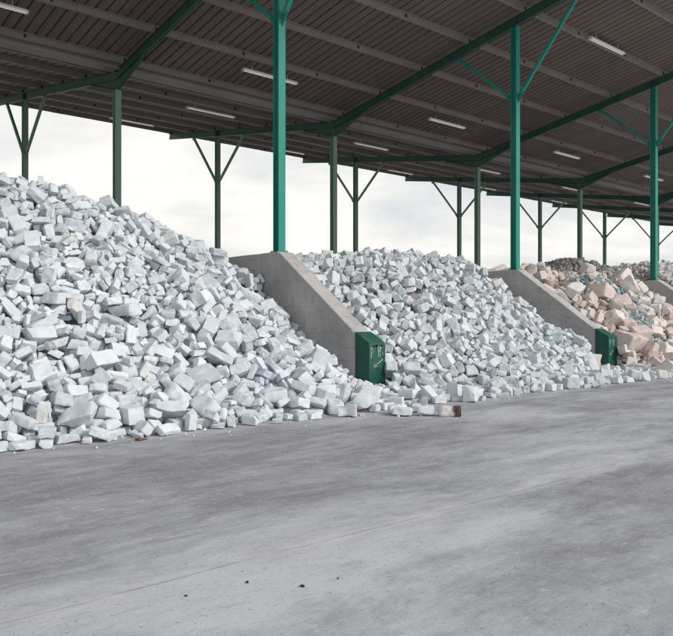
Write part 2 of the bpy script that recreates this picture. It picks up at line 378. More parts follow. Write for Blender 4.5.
#---------------------------------------------------------------- roof lights
LT=[(6.2,22.4,'white twin tube roof light at the top left corner of the roof'),
    (16.2,22.4,'white twin tube roof light passing behind the tall left teal column'),
    (26.2,22.4,'white twin tube roof light midway between the left and middle teal columns'),
    (36.2,22.4,'white twin tube roof light between the middle and right teal columns, low down'),
    (46.2,22.4,'white twin tube roof light just right of the right teal column'),
    (26.2,14.5,'white twin tube roof light nearest the front, upper right between two teal columns'),
    (17.5,28.7,'white roof light on the far slope, above the second V braced column'),
    (27.4,28.7,'white roof light on the far slope, right of the second dark green column'),
    (37.4,28.7,'white roof light on the far slope, right beside the third dark green column'),
    (47.0,28.7,'white roof light on the far slope beside the fourth dark green column'),
    (57.2,28.7,'white roof light far down the far slope, close by the right teal column'),
    (17.6,36.8,'white roof light near the back eave, crossing the first dark green column'),
    (28.0,36.8,'white roof light near the back eave, just left of the second dark green column'),
    (38.0,36.8,'white roof light near the back eave, between third and fourth V braced columns'),
    (47.8,36.8,'white roof light near the back eave, just left of the middle teal column'),
    (58.2,36.8,'white roof light near the back eave, just left of the fourth dark green column')]
first=None
for (x,y,lab) in LT:
    z=S(y)-.26; sl=-SF if y<YM else SB
    if first is None:
        r0=empty('roof_light',(x,y,z)); b=MB()
        b.box((x-1.22,y-.055,z+.03),(x+1.22,y+.055,z+.085)); b.box((x-1.24,y-.085,z-.03),(x-1.19,y+.085,z+.05)); b.box((x+1.19,y-.085,z-.03),(x+1.24,y+.085,z+.05))
        for sx in (-.8,.8): b.box((x+sx-.01,y-.01,z+.085),(x+sx+.01,y+.01,z+.26))
        b.build('housing',M['lampbody'],r0)
        for s in (-1,1):
            t=MB(); t.sweep([(.02*math.cos(a),.02*math.sin(a)) for a in [i*math.pi/4 for i in range(8)]],(x-1.19,y+s*.055,z),(x+1.19,y+s*.055,z),(0,1,0),(0,0,1))
            t.build('tube',M['tube'],r0)
        first=r0; o=r0
    else:
        o=first.copy(); COL.objects.link(o)
        for ch in list(first.children):
            c=ch.copy(); COL.objects.link(c); c.parent=o; c.matrix_parent_inverse=ch.matrix_parent_inverse
        o.location=(x,y,z)
    tag(o,lab,'roof light','fluorescent lights under the shed roof')

#---------------------------------------------------------------- stones
NLIB=70
def dims(kind, rng):
    if kind==0:      # white blocks of the first heap
        L=min(.50,max(.17,rng.lognormvariate(math.log(.285),.26))); return L, L*rng.uniform(.44,.74), L*rng.uniform(.30,.54)
    if kind==1:      # smaller chunkier lumps
        L=min(.42,max(.14,rng.lognormvariate(math.log(.235),.25))); return L, L*rng.uniform(.55,.92), L*rng.uniform(.40,.78)
    L=min(1.05,max(.20,rng.lognormvariate(math.log(.40),.45))); return L, L*rng.uniform(.55,.9), L*rng.uniform(.38,.68)
def hull(bm):
    bmesh.ops.delete(bm, geom=bm.edges[:]+bm.faces[:], context='EDGES_FACES') if bm.edges else None
    r=bmesh.ops.convex_hull(bm, input=bm.verts[:])
    bad=[v for v in bm.verts if not v.link_faces]
    if bad: bmesh.ops.delete(bm, geom=bad, context='VERTS')
def stone_hull(kind, i):
    rng=random.Random(1000*kind+i)
    L,W,H=dims(kind,rng)
    bm=bmesh.new()
    sx,sy=rng.uniform(-.12,.12),rng.uniform(-.10,.10)
    tp=rng.uniform(.84,1.0)
    for a in (-1,1):
        for b in (-1,1):
            for c in (-1,1):
                k=tp if c>0 else 1
                p=Vector((a*k+sx*c+rng.uniform(-.11,.11), b*k+sy*c+rng.uniform(-.11,.11), c+rng.uniform(-.11,.11)))
                bm.verts.new((p.x*L/2,p.y*W/2,p.z*H/2))
    hull(bm)
    for k in range(rng.choice((1,1,2,2,3,4))):
        n=Vector((rng.uniform(-1,1)/L,rng.uniform(-1,1)/W,rng.uniform(-1,1)/H)); n.normalize()
        ds=sorted(v.co.dot(n) for v in bm.verts); hi,lo=ds[-1],ds[0]
        cut=hi-(hi-lo)*rng.choice((.06,.08,.11,.15,.22))
        bmesh.ops.bisect_plane(bm, geom=bm.verts[:]+bm.edges[:]+bm.faces[:], plane_co=n*cut, plane_no=n, clear_outer=True)
        hull(bm)
    c=Vector((0,0,0))
    for v in bm.verts: c+=v.co
    c/=len(bm.verts)
    for v in bm.verts: v.co-=c
    bmesh.ops.remove_doubles(bm, verts=bm.verts[:], dist=.012)
    hull(bm)
    bmesh.ops.recalc_face_normals(bm, faces=bm.faces[:])
    return bm
def sm(a,b,x):
    t=min(1,max(0,(x-a)/(b-a))); return t*t*(3-2*t)
def lerp(t,pts):
    if t<=pts[0][0]: return pts[0][1]
    for (a,va),(b,vb) in zip(pts,pts[1:]):
        if t<=b: return va+(vb-va)*(t-a)/(b-a)
    return pts[-1][1]
def target(x,y):
    "height of the heap's surface"
    if x<11.2:
        crest=lerp(x,[(0,4.8),(5.8,4.8),(8,4.0),(9.5,3.35),(11.2,2.95)])
        z=(y-lerp(x,[(0,9.1),(8,9.1),(11.2,9.6)]))*.68
        w=lerp(y,[(12.2,-.1),(13.37,.5),(13.9,1.15),(15,2.35),(16.1,3.4),(18,3.8)])
        t=sm(8.3,10.9,x); z=z*(1-t)+w*t
    elif x<21.2:
        crest=lerp(x,[(11.2,3.2),(14,3.45),(17,3.8),(19,3.65),(20.2,3.3),(21.2,3.15)])
        z=(y-lerp(x,[(11.2,10.9),(12.5,10.2),(14,9.5),(21,9.7)]))*.69
        w=lerp(y,[(12.2,-.1),(12.65,.22),(13.36,.92),(14.4,1.95),(15.4,2.9),(17,3.4)])
        t=sm(18.3,20.7,x); z=z*(1-t)+w*t
    else:
        crest=lerp(x,[(21.2,3.2),(24,3.4),(28,3.6),(31.2,3.4)])
        z=(y-lerp(x,[(21.2,10.9),(22.5,9.9),(24,9.5),(31,9.6)]))*.67
        w=lerp(y,[(11.6,-.1),(14.2,1.5),(15.2,2.3),(16.5,3.0)]); t=sm(28.2,30.5,x); z=z*(1-t)+w*t
    if z>crest-.5:   # rounded crest
        e=z-(crest-.5); z=crest-.5+.5*(1-math.exp(-e/.5))
    z=max(z,(.17 if x<20.5 else .25)*sm(8.7,9.3,y))
    if y>18.5: z-=(y-18.5)*.5
    return z

# settled stones: heap and shown flag, shape, x, y, z in cm, turn (x, y, z of the quaternion) in hundredths
STONES=[1,59,367,947,26,20,-25,-35,1,59,844,899,17,20,-32,11,1,46,453,1047,94,-17,-6,5,1,53,606,1022,63,-15,-11,98,1,46,393,1129,123,7,93,-37,1,2,562,945,27,-10,-34,58,1,67,499,927,28,97,-14,-3,1,53,451,948,21,0,-1,74,1,67,365,1043,77,15,-13,67,1,2,545,1180,168,-7,-3,82,1,33,309,942,27,20,2,85,1,59,673,1065,85,29,13,93,1,67,695,1082,117,-85,43,-14,1,19,367,990,43,3,16,66,1,53,453,1350,288,35,15,-74,1,33,566,1004,59,3,-44,73,1,67,700,960,35,12,-1,-18,1,53,677,1115,133,37,-13,42,1,34,424,955,41,-13,23,12,1,24,709,1198,188,-17,-10,31,
1,2,553,983,34,15,31,-12,1,5,440,1203,187,-2,3,-54,1,59,390,1142,143,-5,-23,7,1,10,477,885,7,0,30,-95,1,53,798,940,31,-56,-11,14,1,19,445,1411,328,15,-43,63,1,30,385,890,7,60,-7,-34,1,44,289,892,5,0,1,-96,1,24,617,1421,327,41,-42,34,1,37,724,916,18,-15,-10,-98,1,1,413,944,28,17,17,94,1,2,869,1052,69,36,44,-77,1,52,471,1184,168,39,41,-5,1,53,790,996,47,35,22,52,1,29,446,1243,222,-18,67,30,1,46,1163,1099,43,-29,-89,33,1,58,775,870,12,-66,32,-31,1,16,518,897,10,53,-47,50,1,0,421,1074,86,46,25,-51,1,61,391,1244,219,-82,-30,-39,
1,52,785,903,13,7,-10,47,1,37,405,1001,52,1,-39,92,1,56,634,947,36,25,0,78,1,67,682,1065,98,37,1,93,1,52,532,1539,407,32,-32,86,1,56,675,1024,63,24,84,40,1,35,368,1006,62,52,-62,-50,1,2,430,1320,261,-38,-14,45,1,50,350,910,7,-2,3,100,1,33,404,1092,118,-28,95,-7,1,19,486,1049,80,5,-13,67,1,52,514,1158,144,73,-19,-40,1,11,325,907,19,-56,83,2,1,69,444,902,10,27,24,63,1,10,373,1194,167,-45,-74,-42,1,63,396,1227,198,8,-42,90,1,52,756,948,42,18,3,81,1,37,545,1305,269,36,12,-82,1,58,439,1106,123,62,-68,4,1,46,703,1258,229,-68,-54,2,
1,61,433,1012,68,-64,-9,-39,1,27,575,1039,78,85,39,27,1,34,335,1104,107,36,72,19,1,16,462,988,60,3,-24,85,1,4,336,1002,63,-16,-95,28,1,60,330,947,31,-19,-63,-22,1,48,572,1075,99,51,10,-22,1,34,845,955,19,-8,84,10,1,23,485,996,58,-1,-42,69,1,5,754,1112,127,-1,-32,54,1,2,854,1265,206,21,-11,95,1,62,291,923,8,-17,19,7,1,10,466,1019,69,14,32,93,1,32,410,922,17,4,-17,5,1,5,738,1105,111,-32,49,-45,1,5,762,1423,325,32,-29,-28,1,17,351,1087,101,-25,-3,62,1,14,450,971,44,3,100,1,1,46,444,1458,356,24,13,-91,1,56,1015,914,10,69,-25,-60,
1,37,416,1284,239,18,-61,-35,1,27,661,1098,106,-19,41,17,1,1,309,1013,37,-38,-37,78,1,10,599,963,35,72,-10,30,1,52,623,909,9,2,0,-58,1,1,577,984,43,19,91,8,1,53,685,1546,397,-11,-23,-90,1,14,284,941,22,-38,-90,20,1,37,795,1086,100,62,21,57,1,30,434,1092,113,3,-9,97,1,11,473,930,20,4,25,70,1,54,537,1077,102,-69,58,-33,1,35,981,929,17,-80,61,-1,1,33,763,924,17,85,-43,-24,1,34,652,1184,181,-74,-51,1,1,11,425,1222,199,17,-12,1,1,60,339,987,51,-43,-21,34,1,53,781,1291,220,45,9,-59,1,52,537,1191,182,-63,78,-6,1,35,504,1407,313,72,-17,-67,
1,62,610,890,6,61,-41,-41,1,65,510,1034,70,88,6,44,1,11,582,1114,125,31,-19,-69,1,15,754,1165,146,26,-60,60,1,35,657,1264,221,91,-24,8,1,35,890,1113,96,70,-37,6,1,27,626,1297,248,-40,-73,-55,1,23,617,1124,133,41,-41,-41,1,51,551,900,18,-16,23,-59,1,22,526,1108,126,-72,-50,-38,1,48,725,894,6,0,0,62,1,52,714,1440,335,71,-18,-62,1,28,644,1111,146,76,29,-17,1,52,708,1519,385,6,39,84,1,17,559,1248,207,-33,83,-19,1,35,322,1077,95,26,-39,-74,1,16,318,1051,74,46,35,78,1,23,504,1101,105,-84,-2,7,1,69,394,987,41,20,88,34,1,51,481,1113,135,55,-16,46,
1,29,614,1097,96,-72,-51,43,1,64,294,986,32,-23,-82,-39,1,11,915,897,9,64,-37,-32,1,9,710,1009,62,35,-27,-59,1,42,433,995,46,82,46,-31,1,10,491,1412,339,-6,2,-28,1,37,543,1012,49,48,-16,86,1,0,801,1161,151,-27,-81,46,1,22,320,896,5,-1,0,56,1,44,328,1031,64,-25,-11,46,1,52,876,1414,302,-99,-2,5,1,14,490,1172,157,-51,-82,26,1,58,480,988,34,-49,-80,28,1,34,621,1161,159,-87,-48,-9,1,46,567,1457,337,-5,-74,66,1,34,337,1127,132,-75,-56,-23,1,35,445,1202,170,-2,0,-74,1,30,704,1166,173,-37,11,92,1,10,657,1150,160,-3,-38,92,1,39,417,1113,132,38,-34,-40,
1,6,443,1071,103,-78,13,-2,1,23,650,1035,65,-42,-78,46,1,61,743,987,60,-12,30,95,1,53,998,1406,190,99,8,13,1,17,359,1141,124,-57,-23,61,1,27,1035,1521,241,-8,68,-4,1,41,570,1153,131,1,63,-30,1,9,729,1041,76,65,-14,-65,1,67,1143,1034,26,-2,13,-92,1,38,695,1317,263,9,-97,-7,1,37,466,1206,187,-37,19,-24,1,3,303,993,52,14,-13,-72,1,14,890,893,5,0,1,-6,1,53,892,1168,107,-39,-56,-71,1,37,583,1602,422,35,-62,-39,1,28,454,1101,119,-29,-53,55,1,58,733,1388,296,-49,11,-75,1,65,695,934,21,2,-32,-78,1,48,405,1101,102,18,18,57,1,65,477,1127,129,-17,-90,-35,
1,1,510,1308,255,0,-39,82,1,69,503,929,5,1,1,69,1,35,591,1243,213,-23,-18,58,1,6,525,1073,99,76,49,-16,1,33,451,1391,299,-29,-46,83,1,50,590,1171,158,86,-21,31,1,54,811,1215,180,38,-8,14,1,34,759,1207,180,64,71,17,1,65,643,1402,311,73,-38,-38,1,20,696,883,6,1,1,-80,1,68,372,925,10,-36,-65,67,1,20,364,1104,113,-53,14,4,1,62,541,913,6,75,-19,-14,1,41,426,1036,61,11,92,-38,1,4,692,1006,65,24,76,-34,1,45,400,1039,64,92,15,-29,1,10,672,941,23,29,-24,92,1,9,340,963,32,63,21,53,1,35,656,1356,285,-21,5,-95,1,53,1044,1412,160,29,13,2,
1,22,570,903,12,47,-50,-72,1,9,496,1236,202,35,58,42,1,42,672,995,42,-30,-88,29,1,3,337,1069,90,55,-59,-3,1,30,599,1070,86,-81,45,25,1,64,550,1473,364,-95,22,-11,1,64,847,1039,69,-68,40,9,1,46,726,1252,214,-58,-62,40,1,10,587,1368,298,33,-86,-7,1,62,507,962,40,88,-3,-45,1,7,395,1171,154,32,-60,-4,1,65,656,918,16,-16,47,-77,1,34,878,1426,285,19,59,78,1,24,1046,1584,266,-35,29,-46,1,30,368,1177,146,45,64,24,1,11,654,985,39,15,67,-66,1,69,583,1268,226,37,10,-82,1,14,702,1108,138,39,-73,55,1,20,578,894,7,-69,-33,30,1,48,462,1305,254,-80,51,-13,
1,64,690,1235,206,67,-69,28,1,10,592,1351,287,6,28,83,1,49,472,1168,158,-12,73,14,1,54,612,1467,346,-3,47,-13,1,33,516,1350,295,71,62,22,1,32,516,1011,56,79,-12,20,1,52,628,1631,439,-21,35,15,1,42,601,1331,259,17,97,-19,1,38,749,1031,74,69,-62,-36,1,44,399,946,17,3,3,30,1,9,512,1069,87,-5,-35,90,1,54,457,1254,232,21,-14,41,1,45,434,889,4,-73,67,-4,1,22,407,1081,79,-20,66,-16,1,9,745,1210,198,-40,-25,-87,1,3,641,992,48,44,-39,-13,1,57,366,977,30,16,24,96,1,15,852,1227,175,-4,33,-43,1,60,796,1051,83,-62,23,15,1,38,727,1181,165,-76,16,-41,
1,60,1020,895,8,-1,-1,-16,1,56,496,1202,163,50,64,-7,1,42,421,1409,324,48,-80,14,1,9,809,1311,249,10,-88,47,1,42,602,1285,239,-40,-51,48,1,6,380,1231,189,58,66,25,1,42,467,1540,399,-53,-83,4,1,7,390,1307,248,46,1,6,1,54,447,1063,82,11,-56,82,1,16,577,1462,359,79,8,6,1,10,856,1008,53,-36,-11,63,1,35,609,1500,391,3,-10,4,1,10,573,1205,180,8,-98,18,1,28,315,945,13,12,16,-76,1,41,372,1077,88,8,61,-77,1,26,512,1383,291,-64,-10,53,1,48,770,1056,81,-43,7,41,1,34,797,1386,289,11,89,38,1,10,471,1221,199,-96,23,11,1,7,766,1308,259,-72,16,-25,
1,10,779,1109,112,-6,-6,30,1,57,554,892,3,1,0,-24,1,36,486,1028,91,43,50,58,1,40,631,1071,97,-2,100,1,1,11,616,1140,142,-13,-6,-86,1,21,324,1005,53,-26,-9,-65,1,37,349,988,22,28,-1,84,1,65,472,906,6,22,-11,71,1,12,453,1220,212,93,33,6,1,4,611,918,17,10,-10,-86,1,66,564,1059,89,-39,-89,16,1,40,584,1149,146,-69,62,-24,1,64,806,1026,62,9,-34,-39,1,41,695,1449,347,71,-18,-59,1,63,526,1338,270,-23,-13,8,1,33,503,1124,129,1,-18,97,1,60,568,1306,254,37,-67,63,1,41,525,1624,440,-11,13,11,1,33,835,1013,51,18,-32,-86,1,51,649,935,24,-71,43,-36,
1,9,764,1349,269,44,36,70,1,58,754,1320,250,88,14,-10,1,20,360,958,7,-53,57,-44,1,63,788,1340,277,-15,-94,3,1,41,697,1312,248,-25,-51,64,1,56,731,1419,314,87,29,-3,1,64,981,892,8,-2,-2,43,1,26,628,1495,373,-90,-43,-1,1,16,566,1174,151,-95,10,23,1,6,488,1334,273,-65,-26,26,1,22,432,1270,245,51,-64,-39,1,41,532,1052,76,1,-60,73,1,66,537,1062,90,-28,-87,33,1,41,776,1186,173,62,1,13,1,36,496,1109,135,43,-43,-79,1,34,811,1343,272,73,-51,-16,1,32,695,1046,84,-1,6,-14,1,3,348,1078,87,68,-29,-31,1,42,487,1086,94,1,-93,36,1,40,488,1258,225,-64,17,-70,
1,44,551,1247,218,-27,47,-58,1,58,979,1335,148,6,-86,-7,1,63,497,1539,393,-52,-32,69,1,28,613,1046,74,-50,63,55,1,69,525,1039,61,-37,-31,44,1,6,659,1226,194,34,73,-51,1,7,519,1445,368,45,-78,40,1,3,638,1085,107,-12,48,-85,1,32,605,1193,183,22,-83,-49,1,48,606,1530,400,36,-14,-32,1,14,416,1254,208,-8,-56,42,1,26,807,1074,85,34,92,-6,1,30,777,1094,95,10,-71,62,1,35,636,1320,257,-78,-27,-22,1,57,497,987,43,-14,-43,-66,1,37,674,1409,304,32,-49,80,1,65,734,1320,258,8,-15,78,1,50,878,1144,108,0,-92,-36,1,69,584,1491,378,-24,-12,69,1,48,364,1118,111,3,-49,87,
0,66,594,1146,153,29,-30,88,0,51,528,1222,184,-86,-39,-25,0,66,613,1110,124,-2,-65,58,0,56,418,1283,223,6,17,83,0,40,510,1118,140,14,11,-61,0,48,1036,1029,15,18,30,60,0,60,728,1152,158,80,-19,51,0,44,415,929,5,-1,0,77,0,10,951,947,14,-28,-95,-8,0,64,830,1118,101,-77,-14,-56,0,43,609,1119,118,-6,33,-63,0,44,477,1585,433,-9,10,19,0,64,690,1334,253,37,-90,-16,0,68,369,893,4,1,0,-86,0,34,692,1355,280,76,-17,-26,0,61,434,1060,69,66,-16,-70,0,48,417,1178,163,20,-91,34,0,42,623,993,43,-72,-58,-39,0,9,832,1276,212,30,-32,59,0,69,747,964,22,-30,16,27,
0,18,386,1167,150,74,7,67,0,58,525,1452,357,12,-9,89,0,66,684,898,3,1,-1,-77,0,13,700,1003,50,-43,-41,58,0,34,650,1249,199,90,28,-8,0,57,389,1201,171,72,41,49,0,38,500,1221,188,63,77,2,0,11,559,1496,377,-5,-5,-89,0,43,682,923,4,-19,-80,56,0,31,641,1192,188,-15,78,-50,0,51,853,886,7,0,1,24,0,49,419,1369,286,28,-80,44,0,51,446,1203,201,-46,82,-32,0,18,361,1081,97,-5,-23,-53,0,4,425,1225,187,-84,-50,-10,0,57,519,1434,357,55,20,-76,0,22,825,1288,230,91,-3,26,0,41,683,1481,358,52,23,-21,0,4,389,1218,180,73,59,12,0,11,594,1349,274,33,-90,11,
0,22,734,975,39,68,-21,-64,0,62,577,1440,333,-27,-55,77,0,49,498,1249,225,-25,88,-41,0,66,460,1200,154,6,-1,-24,0,9,737,1363,270,34,-24,55,0,67,913,1069,56,12,44,-65,0,6,735,935,26,-61,-58,50,0,20,565,1063,70,29,-91,20,0,12,498,1266,237,-9,-3,-25,0,21,492,1108,120,2,-5,-16,0,49,488,1298,256,-13,14,-49,0,69,468,992,47,-22,41,-51,0,61,257,900,6,0,0,17,0,35,564,1293,234,23,29,-27,0,14,453,997,47,77,63,7,0,58,1074,1544,232,9,-70,-69,0,22,404,1220,180,-70,23,-56,0,15,903,995,24,-52,-30,14,0,13,557,1397,309,-64,67,24,0,22,939,1257,144,17,97,16,
0,39,356,1164,152,-34,57,-50,0,60,571,1639,449,-38,-64,-3,0,28,529,946,29,-7,66,-63,0,11,846,1005,42,98,-11,2,0,22,418,1051,67,-25,13,51,0,50,407,1327,262,-86,-50,0,0,49,1079,898,5,-4,-4,95,0,32,829,1145,133,88,-18,-17,0,32,426,1123,104,-69,4,38,0,21,332,1043,74,22,67,22,0,28,529,1247,201,-32,81,-26,0,18,405,1143,161,-22,-9,86,0,30,388,919,4,69,16,18,0,26,947,1119,65,-20,-96,21,0,7,674,1237,216,56,-82,14,0,62,659,1009,58,-43,75,-36,0,5,878,1496,320,-46,-64,50,0,32,403,1205,169,-33,5,-65,0,51,483,1150,140,-56,-59,-16,0,6,468,1430,337,22,47,-85,
0,47,313,928,5,-3,-1,-1,0,7,446,1281,244,-44,13,-82,0,51,661,1326,271,-88,38,12,0,31,521,1407,322,92,-40,2,0,22,1180,901,5,1,0,64,0,42,535,1421,323,-60,73,-7,0,54,732,1061,77,11,-43,87,0,11,730,1396,310,14,-34,-78,0,12,772,1035,72,0,-15,-39,0,61,510,1247,205,-18,-77,24,0,0,812,1259,202,67,-71,17,0,9,631,1125,128,52,-25,56,0,4,503,1190,166,-42,-48,-12,0,49,702,1199,210,-7,-14,-36,0,40,610,1350,279,-82,45,-21,0,64,656,1430,321,67,-5,53,0,35,701,1284,230,-33,83,-45,0,20,477,1119,110,64,-52,24,0,10,644,1241,191,62,-71,28,0,34,779,1546,372,93,12,-25,
0,57,338,996,45,22,-20,94,0,6,487,1465,349,87,35,-30,0,36,303,998,40,-33,-41,75,0,63,918,987,25,34,67,-52,0,12,540,1242,213,39,20,52,0,42,631,1078,84,73,65,17,0,51,824,1048,72,-30,-19,-60,0,35,752,984,35,68,-13,-62,0,61,514,1355,277,9,-94,-4,0,47,486,1492,365,-30,-51,7,0,60,398,894,8,0,-1,96,0,52,611,953,19,1,3,-39,0,30,830,1160,138,24,-49,-41,0,14,769,1381,287,-100,2,3,0,20,627,1202,175,39,39,50,0,9,643,1375,292,29,-11,79,0,60,633,1095,103,-70,-47,-7,0,15,980,1493,235,41,-29,83,0,13,598,1570,415,-3,-2,2,0,50,781,1184,161,-10,1,-40,
0,7,571,1406,305,51,-39,-11,0,63,816,1299,232,-41,-17,33,0,10,596,1454,346,53,38,57,0,1,979,1525,265,17,66,-72,0,25,649,877,3,-29,-96,-2,0,63,513,1547,388,23,-14,56,0,6,499,963,24,-2,48,23,0,3,796,1128,131,-3,74,62,0,13,627,1225,203,-14,45,-72,0,40,781,1112,125,-75,-14,14,0,27,448,1275,228,12,-22,71,0,9,485,1523,377,16,4,-76,0,47,692,1433,325,-40,-42,2,0,10,506,1572,414,-40,-89,-10,0,6,493,1427,318,77,40,-44,0,64,399,1269,226,6,-63,-68,0,25,612,941,29,2,-1,71,0,57,550,1282,225,27,-49,64,0,49,483,1532,400,-32,71,18,0,32,600,1206,184,-17,75,18,
0,53,453,1429,317,47,-5,-29,0,28,706,907,9,-1,-1,66,0,36,605,1350,294,25,-87,11,0,20,587,1140,133,-20,24,95,0,55,317,1035,61,-11,66,-48,0,3,422,1379,292,0,-32,95,0,33,339,950,16,1,1,60,0,66,652,1506,389,19,19,-43,0,20,545,1464,345,-21,-68,15,0,61,747,1006,59,38,28,-59,0,35,646,934,9,2,-1,-21,0,9,790,1046,63,99,6,7,0,57,780,1356,285,34,-80,13,0,45,642,1106,116,-23,34,13,0,11,1068,917,4,3,-1,30,0,12,567,1119,115,-12,-34,65,0,56,486,1618,436,88,19,-38,0,61,682,1149,141,1,-85,-2,0,39,478,1375,291,29,-57,-35,0,20,877,1010,44,13,-7,98,
0,38,470,1253,206,92,4,-7,0,41,656,1505,369,-10,12,77,0,47,660,1284,234,-4,56,-78,0,26,394,1363,307,11,-61,76,0,4,748,1300,237,-35,-84,27,0,55,675,973,36,56,59,15,0,44,707,1455,350,-54,-7,71,0,23,1155,909,9,-6,73,-68,0,47,773,1401,291,-57,-17,-54,0,21,595,1234,199,28,-13,-94,0,33,529,1609,425,14,6,98,0,62,686,1197,179,79,-43,-40,0,31,580,1289,252,-4,35,-79,0,20,635,1519,401,0,17,-96,0,40,504,1332,269,57,-63,-26,0,55,633,1225,189,15,36,90,0,43,508,1292,242,-16,-88,30,0,28,534,1371,282,63,73,-1,0,56,1055,981,7,-37,80,47,0,26,842,1348,246,46,88,1,
0,66,374,1260,209,-47,-35,77,0,10,749,1100,93,8,-2,-80,0,42,548,1326,253,-17,-36,64,0,22,572,1421,323,-5,-9,91,0,36,518,1221,196,-17,-2,77,0,40,339,1057,74,-12,-94,28,0,16,849,1156,130,-6,81,-51,0,23,640,1352,273,13,-17,70,0,29,523,920,13,-63,67,-38,0,14,399,1058,66,-21,31,-31,0,0,690,1493,369,-7,0,85,0,35,609,1623,427,-13,-29,-61,0,16,1090,1417,135,49,-37,-60,0,3,343,1045,67,-20,-19,-68,0,27,393,1266,204,5,-7,66,0,49,596,924,15,-31,36,-75,0,57,629,1353,285,22,36,-86,0,13,701,1417,321,11,10,-81,0,48,490,1448,345,-26,73,-46,0,12,1088,1377,113,28,19,-69,
0,4,1091,1548,254,-11,56,-27,0,43,563,1275,226,-34,-81,9,0,10,894,1026,37,-67,64,-37,0,7,795,1434,310,-52,11,-60,0,30,329,1023,41,70,-27,49,0,25,946,884,3,98,-19,1,0,55,431,1094,102,-29,-69,58,0,28,575,1383,288,-56,-67,24,0,69,833,1218,161,-1,43,-68,0,14,824,1254,197,-60,66,-46,0,38,1092,1071,12,9,-20,52,0,57,614,1244,206,55,-73,18,0,39,892,1069,92,-34,-85,-37,0,56,867,931,18,20,-11,-37,0,18,423,1009,54,59,-40,-70,0,63,697,1165,153,-81,-48,32,0,22,534,1139,131,51,78,-14,0,18,607,1242,220,-69,70,4,0,21,597,1460,364,63,-23,73,0,43,553,1110,114,64,65,7,
0,0,433,1158,135,12,-85,-51,0,49,573,1239,204,-60,-63,33,0,4,705,934,6,-28,-93,22,0,55,441,942,4,-1,1,90,0,31,595,941,25,29,-52,-67,0,4,987,929,5,-2,0,-14,0,55,594,1212,188,61,40,-7,0,60,546,1627,435,-53,-31,-34,0,4,554,1533,392,8,97,-17,0,63,962,1364,172,-13,-54,76,0,55,517,1337,280,-20,-13,6,0,22,554,1146,130,26,-35,60,0,40,673,909,6,-1,0,-88,0,66,462,1519,384,-58,-17,-15,0,41,582,1199,168,-44,-43,74,0,25,395,1086,90,-66,75,4,0,47,388,1115,94,-49,62,-50,0,41,744,1447,330,-12,76,-6,0,2,938,1199,106,9,-2,80,0,29,765,1486,341,44,68,-38,
0,37,544,1391,293,-21,-8,-85,0,14,621,1267,223,45,-87,18,0,49,571,1285,241,-25,-43,43,0,43,588,1288,243,-76,54,-36,0,14,396,1033,52,-13,-33,38,0,32,771,1244,207,61,-63,5,0,22,846,1099,82,-57,-55,61,0,31,723,1010,57,-75,51,-13,0,57,393,1113,113,23,96,1,0,51,662,1169,169,29,-43,-1,0,39,755,1083,81,55,-45,-17,0,45,532,1327,264,35,84,-22,0,20,577,971,34,9,-83,51,0,35,881,949,28,-35,-16,-66,0,41,839,1422,297,37,88,-14,0,39,496,1253,211,-60,36,-57,0,55,632,1008,50,-27,10,78,0,63,481,1294,240,-37,54,-71,0,26,812,1448,324,-7,-23,35,0,44,602,1159,149,-62,-66,-12,
0,55,341,1014,35,-75,-27,-47,0,36,434,1455,367,55,-47,-68,0,28,479,1358,276,-48,-87,2,0,50,673,1252,208,37,44,24,0,63,626,1454,350,9,14,68,0,4,950,911,4,-88,48,0,0,39,448,1022,46,-89,17,-41,0,17,533,1121,124,59,17,74,0,41,730,1127,132,73,-3,45,0,10,1004,1142,40,93,-22,26,0,57,588,1097,107,10,39,-36,0,37,613,1202,165,-30,44,-76,0,18,1128,877,3,71,47,24,0,3,814,1251,191,-61,-67,36,0,0,683,1008,50,-9,6,-49,0,55,540,1234,194,44,8,-23,0,48,463,1120,114,-34,-48,62,0,45,551,1219,189,-29,-17,94,0,34,504,1433,333,25,93,27,0,41,425,1085,72,-4,-68,73,
0,20,1067,1520,214,-58,35,4,0,15,679,1469,337,-14,59,-49,0,6,599,1231,192,39,52,-74,0,41,649,969,32,-12,99,-3,0,14,299,1012,57,-31,-28,-28,0,1,475,1069,79,86,38,29,0,1,1056,1076,10,96,22,-18,0,6,845,1127,98,-23,-80,50,0,22,754,919,5,0,1,-66,0,20,521,1265,215,-71,66,-19,0,22,442,1291,218,6,-73,65,0,2,660,1024,42,34,14,48,0,48,750,1513,366,9,-49,69,0,22,707,1213,210,-13,22,88,0,20,767,1304,243,82,43,9,0,14,617,1125,110,35,-28,53,0,10,375,1219,176,-10,48,-29,0,18,437,1404,306,-58,32,-71,0,16,863,1109,85,94,-19,26,0,8,482,1586,422,-10,-64,74,
0,61,436,1180,140,18,-33,42,0,4,531,1399,305,-53,-29,-43,0,46,969,1546,293,6,73,-67,0,40,676,1526,385,-70,65,-23,0,47,817,1476,329,-60,25,-51,0,47,603,1258,220,-68,-29,50,0,13,791,1211,178,-77,59,13,0,7,684,1342,271,-68,11,-57,0,33,381,945,6,1,0,99,0,6,1078,1546,250,90,42,-5,0,56,718,948,14,0,27,76,0,25,574,1232,194,6,17,-94,0,36,427,1118,94,65,-65,11,0,57,555,1431,327,19,25,59,0,13,516,1113,108,-66,10,4,0,25,548,1122,118,69,59,33,0,32,497,1285,239,-80,24,25,0,28,692,1388,293,-67,-34,53,0,69,908,923,5,1,0,-20,0,11,942,1257,132,-5,-10,57,
